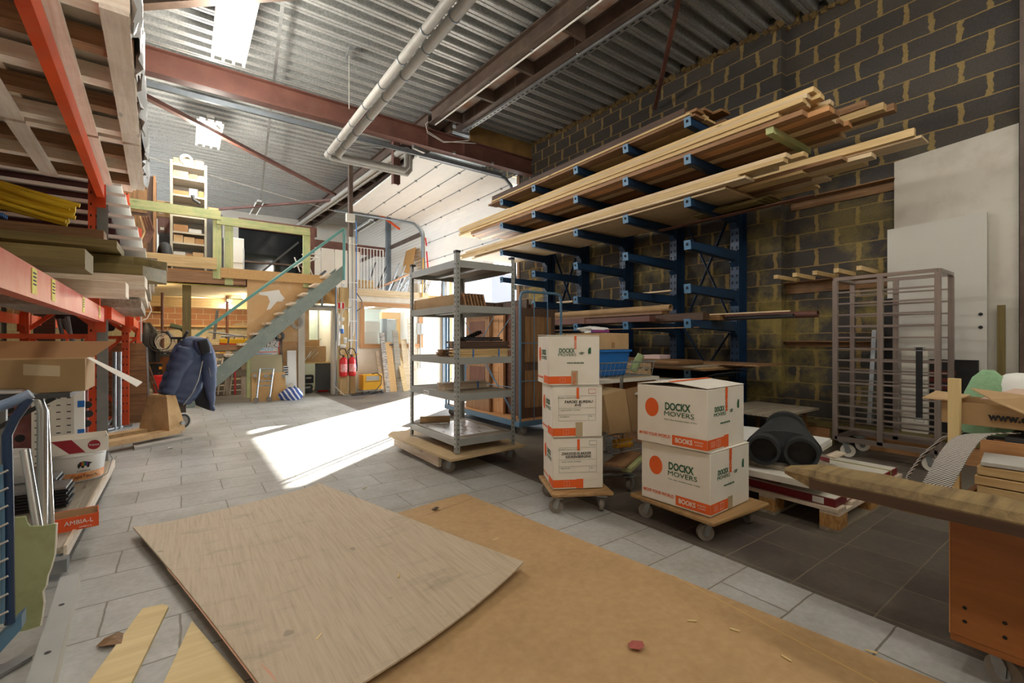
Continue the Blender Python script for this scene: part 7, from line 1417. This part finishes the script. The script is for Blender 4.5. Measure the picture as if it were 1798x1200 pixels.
def small_box(org, ang, z, lb, kind, h=.333, wx=.335, wy=.33):
    t, F, G, u, vd, up, nu, nv = carton('moving_box', org, ang, wx, wy, h, z, lb, 1)
    c = G(.25, .62); MB().add([c + vd * .035 * math.cos(2 * PI * i / 36) + up * .05 * math.sin(2 * PI * i / 36) + nv * .0004 for i in range(36)], [tuple(range(36))]).build('orange_disc', K['orangep'], t)
    text('DOCKX', 'logo_lettering', K['greenp'], t, G(.62, .66), vd, up, .034, bold=.0012, width=.115); text('MOVERS', 'logo_lettering', K['greenp'], t, G(.64, .55), vd, up, .024, width=.14)
    text('MOVE YOUR WORLD', 'slogan', K['orangep'], t, G(.3, .13), vd, up, .015, width=.16); MB().prism([G(.6, .04), G(1, .04), G(1, .19), G(.6, .19)], nv * .0006).build('orange_band', K['orangep'], t)
    MB().prism([F(0, .04), F(.46, .04), F(.46, .19), F(0, .19)], nu * .0008).build('orange_band', K['orangep'], t)
    fm = MB(); q = F(.27, .115) + nu * .001
    for a, b_ in (((-.018, -.015), (.018, -.015)), ((.018, -.015), (.018, .015)), ((.018, .015), (-.018, .015)), ((-.018, .015), (-.018, -.015)), ((0, -.015), (0, .015))): fm.bar(q + u * a[0] + up * a[1], q + u * b_[0] + up * b_[1], .0006, .0018, nu)
    fm.build('box_symbol', K['boxwhite'], t)
    if kind == 0:
        text('DOCKX', 'logo_lettering', K['greenp'], t, F(.35, .7), u, up, .028, bold=.0012, width=.105); text('MOVERS', 'logo_lettering', K['greenp'], t, F(.36, .62), u, up, .019, width=.12); text('www.dockx.be', 'lettering', K['greenp'], t, F(.52, .46), u, up, .012, bold=.0005, width=.115); recycl(t, F(.65, .65), u, up, .02, K['greenp'])
        MB().add([F(.8, .64) + u * a + up * b_ + nu * .0006 for a, b_ in ((-.01, 0), (.01, 0), (.01, .04), (-.003, .04), (-.01, .025))], [(0, 1, 2, 3, 4)]).build('fold_mark', K['greenp'], t)
        MB().prism([F(.5, .74), F(.54, .74), F(.54, 1.0), F(.5, 1.0)], nu * .001).build('tape', K['orangep'], t); text('BOXES', 'tape_lettering', K['boxwhite'], t, F(.52, .84) + nu * .0012, up, -u, .01, width=.05)
        MB().prism([F(.44, .02), F(.57, .02), F(.57, .3), F(.44, .3)], nu * .0011).build('tape', K['tape'], t); text('MOVE', 'tape_lettering', K['orangep'], t, F(.505, .14) + nu * .0013, up, -u, .024, width=.08)
    else:
        gl = MB(); P4 = [F(.12, .33), F(.87, .33), F(.87, .82), F(.12, .82)]
        for a, b_ in zip(P4, P4[1:] + P4[:1]): gl.bar(a, b_, .0005, .0014, nu)
        gl.bar(F(.12, .58), F(.87, .58), .0005, .0014, nu); gl.bar(F(.12, .45), F(.87, .45), .0005, .0014, nu); gl.bar(F(.72, .33), F(.72, .45), .0005, .0014, nu); gl.build('form_lines', K['greenp'], t)
        for s_, a, b_, w_ in (('CONTENT / INHOUD / CONTENU', .33, .78, .15), ('ROOM / KAMER / CHAMBRE', .36, .54, .13), ('PACKED BY:', .25, .41, .06), ('NR.', .77, .41, .02)): text(s_, 'form_lettering', K['greenp'], t, F(a, b_), u, up, .006, width=w_)
        for s_, a, b_, w_ in ((('FARDES BUREAU', .52, .7, .19), ('AVS', .5, .635, .045)) if kind == 1 else (('ZAKGOE-SLAKKER', .46, .7, .2), ('KEUKEN/BERGING', .5, .635, .17))): text(s_, 'handwriting', K['ink'], t, F(a, b_), u, up, .017, bold=.0004, width=w_, shear=.15)
        MB().prism([F(.72, .86), F(.87, .86), F(.87, .95), F(.72, .95)], nu * .0005).build('sticker_frame', K['greenp'] if kind == 2 else K['redp'], t); MB().prism([F(.725, .867), F(.865, .867), F(.865, .943), F(.725, .943)], nu * .0009).build('sticker', K['boxwhite'], t)
        MB().prism([F(.48, .76), F(.53, .76), F(.53, .98), F(.48, .98)], nu * .0011).build('tape', K['orangep'], t); MB().prism([F(.46, .02), F(.6, .02), F(.6, .3 if kind == 1 else .2), F(.46, .3 if kind == 1 else .2)], nu * .0011).build('tape', K['tape'] if kind == 1 else K['orangep'], t)
    O = F(0, 1); MB().prism([O + up * .001, O + u * wx + up * .001, O + u * wx - vd * wy + up * .006, O - vd * wy + up * .006], up * .003).build('lid_flap', K['boxwhite'], t)
    return t
small_box((1.955, 2.245), R(-29), .142, 'lowest white moving box of the stack of three, with handwritten kitchen note', 2); small_box((1.945, 2.24), R(-28), .481, 'middle white moving box of the stack of three, with handwritten office note', 1); small_box((1.925, 2.255), R(-27), .820, 'top white moving box of the stack of three, with green logo and web address', 0, .325, .345)
# =============================== UTILITY CART BETWEEN THE BOX STACKS ===============================
uc = thing('utility_cart', 'wire basket cart with chrome poles standing between the two box stacks', 'cart', (2.7, 2.5, 0)); chx = [(2.5, 2.32), (2.95, 2.32), (2.5, 2.85), (2.95, 2.85)]
for x, y in ((2.72, 2.58), (2.86, 2.45)): MB().cyl((x, y, .14), (x, y, .84), .014, n=12).build('pole', K['chrome'], uc, smooth=True)
MB().tube([(2.42, 2.3, .14), (2.8, 2.2, .13), (3.0, 2.3, .14), (3.0, 2.85, .14), (2.42, 2.85, .14)], .015, 8, True).build('base_tube', K['chrome'], uc, smooth=True)
for x, y in ((2.68, 2.22), (2.95, 2.8), (2.46, 2.8)): caster(uc, (x, y, 0), .048, .3, True)
def basket(x0, x1, y0, y1, z0, z1, st=.045, taper=.03):
    m_ = MB()
    for k in range(3): z = z0 + (z1 - z0) * k / 2; e = taper * (1 - k / 2); m_.tube([(x0 + e, y0 + e, z), (x1 - e, y0 + e, z), (x1 - e, y1 - e, z), (x0 + e, y1 - e, z)], .003 if k < 2 else .005, 5, True)
    x = x0 + .02
    while x < x1 - .01: m_.tube([(x, y0, z1), (x, y0 + taper, z0), (x, y1 - taper, z0), (x, y1, z1)], .002, 4); x += st
    y = y0 + .02
    while y < y1 - .01: m_.tube([(x0, y, z1), (x0 + taper, y, z0), (x1 - taper, y, z0), (x1, y, z1)], .002, 4); y += st
    return m_.build('wire_basket', K['galv'], uc)
basket(2.42, 3.02, 2.28, 2.85, .27, .42); basket(2.42, 3.05, 2.26, 2.85, .84, .95)
bl = thing('blue_crate', 'blue plastic crate sitting in the upper wire basket', 'crate', (2.6, 2.4, .845)); rr = []
for z, e in ((.85, .03), (.86, .025), (1.03, .0), (1.03, -.012), (1.045, -.012)): rr.append([(2.45 + e, 2.3 + e, z), (2.78 - e, 2.3 + e, z), (2.78 - e, 2.75 - e, z), (2.45 + e, 2.75 - e, z)])
MB().loft([[V(p) for p in r_] for r_ in rr], cap=True).build('crate_body', K['binblue'], bl)
cb_ = thing('cardboard_box', 'small brown cardboard box standing on the blue crate', 'box', (2.6, 2.5, 1.05)); MB().bx(2.47, 2.79, 2.32, 2.68, 1.048, 1.17).build('body', K['card'], cb_); MB().bx(2.6, 2.63, 2.317, 2.32, 1.06, 1.1).build('staple_mark', K['carddk'], cb_)
tag(blob((2.6, 2.5, 1.174), .12, .1, .03, 5, 20, 10, .3).build('plastic_bag', K['wrap'], smooth=True), 'crumpled clear plastic bag on the small brown box', 'bag'); tag(MB().box((2.56, 2.4, 1.185), (.16, .05, .02), rotz(.1)).build('red_blue_packet', mat('packet_red', (190, 60, 60), (60, 60, 150), .5, scale=6)), 'red and blue packet on the small brown box', 'packet')
tag(MB().cyl((2.93, 2.4, .87), (2.99, 2.36, 1.0), .03, n=14).build('green_bottle', mat('green_pack', (150, 170, 120), None, .4), smooth=True), 'silver-green tube standing tilted in the upper basket', 'tube')
fb = thing('cardboard_box', 'tilted brown box with dark tape hanging over the cart side', 'box', (2.6, 2.2, .45)); n_ = [onZ(x, y, z) for x, y, z in ((1059, 690, .68), (1100, 682, .68), (1108, 758, .47), (1072, 762, .47))]
A_ = [onY(1060, 694, 2.25), onY(1098, 684, 2.2), onY(1109, 760, 2.2), onY(1072, 762, 2.25)]; MB().prism(A_, (.03, .22, 0)).build('body', K['card'], fb)
B_ = [onY(1098, 684, 2.2), onY(1124, 678, 2.4), onY(1126, 752, 2.4), onY(1109, 760, 2.2)]; MB().prism([p + V((0, -.004, 0)) for p in B_], (.002, .01, 0)).build('side_panel', K['brownp'], fb)
MB().prism([onY(1074, 696, 2.238), onY(1082, 694, 2.238), onY(1081, 708, 2.238), onY(1075, 708, 2.238)], (0, -.001, 0)).build('tape', K['carddk'], fb)
tag(MB().cyl((2.55, 2.5, .28), (2.55, 2.5, .5), .12, n=24).build('white_tub', K['offwhite'], smooth=True), 'off-white round tub standing in the lower basket', 'tub'); tag(MB().cyl((2.72, 2.4, .31), (2.86, 2.36, .31), .035, n=14).build('yellow_roll', K['yellow'], smooth=True), 'yellow ribbed roll in the lower wire basket', 'roll')
tag(MB().cyl((2.66, 2.5, .55), (2.66, 2.5, .68), .03, n=14).build('spray_can', K['cable'], smooth=True), 'grey spray can clipped beside the cart pole', 'can')
tag(MB().bar((2.44, 2.5, .7), (2.95, 2.5, .7), .4, .012).build('cart_shelf', K['offwhite']), 'off-white shelf plate fixed halfway up the cart poles', 'shelf plate')
for i, (p, q, w_, h_, m, lb) in enumerate((((2.42, 2.35, .18), (2.75, 2.6, .2), .07, .05, 'old', 'brown timber offcut on the cart base'), ((2.55, 2.25, .2), (2.98, 2.45, .2), .16, .015, 'brown', 'flat brown board on the cart base'), ((2.62, 2.2, .17), (3.0, 2.38, .17), .07, .03, 'green', 'green painted offcut on the cart base'))): tag(MB().bar(p, q, w_, h_).build('offcut', W[m]), lb, 'offcut')
# brown printed parcel and desk behind
t = thing('desk', 'orange-brown desk with white top behind the cart', 'desk', (3.6, 3.2, 0)); MB().bx(3.2, 4.1, 3.0, 3.7, .7, .735).build('desk_top', K['offwhite'], t); MB().bx(3.25, 3.27, 3.02, 3.68, 0, .7).build('side_panel', W['orange'], t); MB().bx(4.05, 4.07, 3.02, 3.68, 0, .7).build('side_panel', W['orange'], t); MB().bx(3.27, 4.05, 3.6, 3.62, .2, .7).build('back_panel', W['orange'], t)
t = thing('parcel', 'brown parcel printed with dark marks behind the blue crate', 'parcel', (3.7, 3.2, .736)); MB().bx(3.4, 4.0, 3.03, 3.4, .737, .87).build('body', K['card'], t)
for k in range(5): MB().bx(3.5 + k * .1, 3.55 + k * .1, 3.028, 3.03, .8 + .02 * (k % 2), .81 + .02 * (k % 2)).build('print_mark', K['ink'], t)
for k in range(3): MB().bx(3.398, 3.4, 3.1 + k * .1, 3.115 + k * .1, .76, .84).build('print_mark', K['ink'], t)
# =============================== CART AT THE LOWER RIGHT ===============================
cx0, cx1, cy0, cy1, cz0, cz1 = 2.08, 2.85, -.9, .375, .14, .57
t = thing('wooden_cart', 'varnished brown plywood cart on big casters at the lower right corner', 'cart', (2.4, 0, 0))
for nm, a in (('front_panel', (cx0, cx0 + .018, cy0, cy1)), ('back_panel', (cx1 - .018, cx1, cy0, cy1)), ('side_panel', (cx0 + .018, cx1 - .018, cy1 - .018, cy1)), ('side_panel', (cx0 + .018, cx1 - .018, cy0, cy0 + .018))): MB().bx(*a, cz0, cz1 + (.12 if nm == 'back_panel' else 0)).build(nm, W['varnish'], t, bevel=.002)
MB().bx(cx0, cx1, cy0, cy1, cz0 - .02, cz0).build('base', W['varnish'], t); MB().bx(cx0 + .018, cx1 - .018, cy0 + .018, cy1 - .018, cz1 - .08, cz1 - .06).build('inner_shelf', W['varnish'], t)
MB().bx(cx0 + .0, cx0 + .008, cy1 + .0, cy1 + .003, cz0, cz1).build('edge', W['orange'], t)
for y, z in ((.34, .24), (.25, .235), (.34, .195), (.25, .19)): MB().cyl((cx0 - .001, y, z), (cx0 + .001, y, z), .006, n=10).build('screw', K['black'], t)
for x, y in ((cx0 + .07, .27), (cx0 + .07, -.8), (cx1 - .07, .27), (cx1 - .07, -.8)): caster(t, (x, y, 0), .052, -2.0, True)
def OX(px, py, X): return onX(px, py, X)
# weathered plank resting across it
a0, a1 = onZ(1400, 812, .62), onZ(1798, 905, .62)
e0 = V((2.02, .84, .595)); e1 = V((2.05, -.9, .595)); vs = []
o = thing('weathered_plank', 'long weathered timber plank with a broken end lying across the brown cart', 'plank', tuple(e0))
rg = []; rs = random.Random(9)
for k in range(19):
    f = k / 18; p = e0.lerp(e1, f); b_ = rs.uniform(-.003, .003); w_ = .085; h_ = .028 if k else .012
    if k == 0: w_ = .03; p += V((-.03, 0, 0))
    if k == 1: w_ = .07
    rg.append([p + V((-w_, 0, -h_ - (.015 if k else 0) + b_)), p + V((-w_ - .004, 0, 0)), p + V((-w_ * .9, 0, h_ * .9)), p + V((w_ * .8, 0, h_ + b_)), p + V((w_, 0, h_ * .5)), p + V((w_, 0, -h_))])
MB().loft(rg).build('plank_body', wood('weathered_gold', (164, 140, 94), (100, 80, 54), grain=16, dirt=(70, 54, 40), dirt_amt=.6), o); MB().bar(e0 + V((-.0905, -.1, -.022)), e1 + V((-.0905, 0, -.022)), .004, .035).build('dark_side', W['dark'], o)
# contents
X1 = 2.3
t_ = thing('wood_post', 'short pale wooden post standing up inside the cart', 'post', (2.45, .45, .5)); q0, q1 = OX(1677, 790, 2.49), OX(1676, 665, 2.49); q0.z = .515; q0.y = q1.y = q1.y - .0; MB().bar(q0, q1, .034, .034, (1, 0, 0)).build('post', W['plypale'], t_)
for k in range(3):
    a = OX(1674, 806 + k * 13, 2.2 + .0 * k); z = .66 - .034 * k; tag(MB().bx(2.2, 2.42, -.9, .33 + .006 * (k % 2), z, z + .03).build('pine_board', W['spruce'], bevel=.002), ['top', 'middle', 'lowest'][k] + ' pine board of the small stack inside the cart', 'board')
tag(MB().box((2.3, .28, .7), (.2, .1, .012), rotz(.1)).build('grey_scrap', K['cable']), 'grey torn sheet on the end of the top pine board', 'scrap')
tag(MB().bx(2.2, 2.42, -.85, .3, .515, .59).build('filler_block', W['old']), 'brown block under the pine boards inside the cart', 'block')
tag(MB().bx(2.46, 2.48, -.9, .36, .51, .74).build('divider_board', W['orange']), 'orange-brown divider panel standing behind the pine boards', 'panel')
bxx, M = open_box('printed_carton', (2.66, 0, .785), .3, .95, .085, K['card'], 'flat brown carton with large web address lettering on top of the cart', rz=-.02, th=.005)
text('www.os', 'lettering', K['ink'], bxx, (2.66 - .1545, .285, .825), (0, -1, 0), (0, 0, 1), .028, bold=.0018, width=.12) 
MB().prism([(2.5, .44, .872), (2.8, .44, .875), (2.84, .56, .88), (2.47, .53, .878)], (0, 0, .004)).build('flap', K['card'], bxx)
MB().prism([OX(1704, 683, 2.6), OX(1830, 700, 2.5), OX(1850, 742, 2.45), OX(1798, 728, 2.45), OX(1740, 703, 2.5)], (.002, 0, .004)).build('flap', K['card'], bxx)
MB().prism([(2.6, .38, .88), (2.62, -.4, .88), (2.75, -.4, .9), (2.72, .3, .92)], (0, 0, .004)).build('torn_paper', mat('torn_pink', (196, 168, 150), None, .8), bxx)
tag(MB().bx(2.5, 2.82, -.55, .3, .515, .755).build('support_bin', K['dkgrey']), 'dark bin inside the cart carrying the printed carton', 'bin')
rg = []; tc = OX(1738, 720, 2.95)
for k, (z, w_) in enumerate(((.7, .1), (.8, .095), (.88, .075), (.95, .05), (.985, .02))): rg.append([V((2.92, tc.y, z)) + V((math.cos(2 * PI * i / 14) * w_ * .6, math.sin(2 * PI * i / 14) * w_ * (1 + .1 * math.sin(4 * 2 * PI * i / 14 + k)), 0)) for i in range(14)])
tag(MB().loft(rg).build('mint_towel', K['mint'], smooth=True), 'mint green towel bunched up behind the printed carton', 'towel')
tag(blob((2.95, OX(1800, 700, 2.95).y - .02, .82), .1, .12, .1, 8, 20, 12, .1).build('white_bundle', K['white'], smooth=True), 'round white bundle beside the mint towel at the picture edge', 'bundle')
tag(MB().bx(2.86, 3.0, -.9, .4, 0, .7).build('back_crate', K['dkgrey']), 'dark crate behind the brown cart carrying the towel', 'crate')
hb_ = stripemat('woven_strap', (42, 42, 44), (206, 200, 190), 60, .5, (1, 1, 1))
S0 = [OX(1735, 762, 2.42), OX(1700, 762, 2.36), OX(1672, 770, 2.3), OX(1650, 795, 2.22), OX(1630, 830, 2.16), OX(1610, 865, 2.12), OX(1602, 882, 2.1)]
def spl(P, u):
    u = min(max(u, 0), .9999) * (len(P) - 1); k = int(u); f = u - k; p0, p1, p2, p3 = P[max(k - 1, 0)], P[k], P[k + 1], P[min(k + 2, len(P) - 1)]
    return .5 * (2 * p1 + (p2 - p0) * f + (2 * p0 - 5 * p1 + 4 * p2 - p3) * f * f + (3 * p1 - p0 - 3 * p2 + p3) * f ** 3)
m_ = MB().sheet(lambda u, v: spl(S0, u) + V((.01 * (1 - u), -.08, .015)) * v, 28, 4, .003)
tag(m_.build('woven_strap', hb_, smooth=False), 'wide black and white woven strap draped over the cart edge', 'strap')
S1 = [OX(1690, 758, 2.6), OX(1655, 770, 2.6), OX(1620, 800, 2.6), OX(1595, 835, 2.6), OX(1588, 860, 2.58)]
tag(MB().tube(S1, .007, 6).build('woven_lace', hb_, smooth=True), 'thin woven cord hanging beside the wide strap', 'cord')
# =============================== LIGHT AND CAMERA ===============================
w = bpy.data.worlds.new('world'); bpy.context.scene.world = w; w.use_nodes = True
bg = w.node_tree.nodes['Background']; bg.inputs[0].default_value = (.82, .91, 1, 1); bg.inputs[1].default_value = 8.0
sd = bpy.data.lights.new('sun', 'SUN'); sd.energy = 22; sd.angle = R(.6); sd.color = (1, .96, .9)
so = bpy.data.objects.new('sun', sd); C.objects.link(so); so.rotation_euler = V((-5.24, -4.34, -2.9)).to_track_quat('-Z', 'Y').to_euler()
def portal(c, w_, h_, rot):
    l = bpy.data.lights.new('portal', 'AREA'); l.shape = 'RECTANGLE'; l.size = w_; l.size_y = h_; l.cycles.is_portal = True
    o = bpy.data.objects.new('portal', l); C.objects.link(o); o.location = c; o.rotation_euler = rot
portal((XREC + .2, (DY0 + DY1) / 2, 1.5), 3.0, DY1 - DY0, (0, R(90), 0)); portal((-3.35, 14.5, 4.15), 1.9, 7.7, (0, R(-90), 0))
cam = bpy.data.cameras.new('camera'); co = bpy.data.objects.new('camera', cam); C.objects.link(co)
cam.sensor_width = 36; cam.lens = FPX / 1798 * 36; cam.shift_y = -3 / 1798; cam.clip_start = .05; cam.clip_end = 200
co.location = (0, 0, EYE); co.rotation_euler = (PI / 2, 0, -YAW)
sc = bpy.context.scene; sc.camera = co
sc.view_settings.view_transform = 'Standard'; sc.view_settings.look = 'None'; sc.view_settings.gamma = 1; sc.view_settings.exposure = 1.15
sc.cycles.max_bounces = 8; sc.cycles.diffuse_bounces = 5; sc.cycles.use_denoising = True; sc.cycles.sample_clamp_indirect = 8
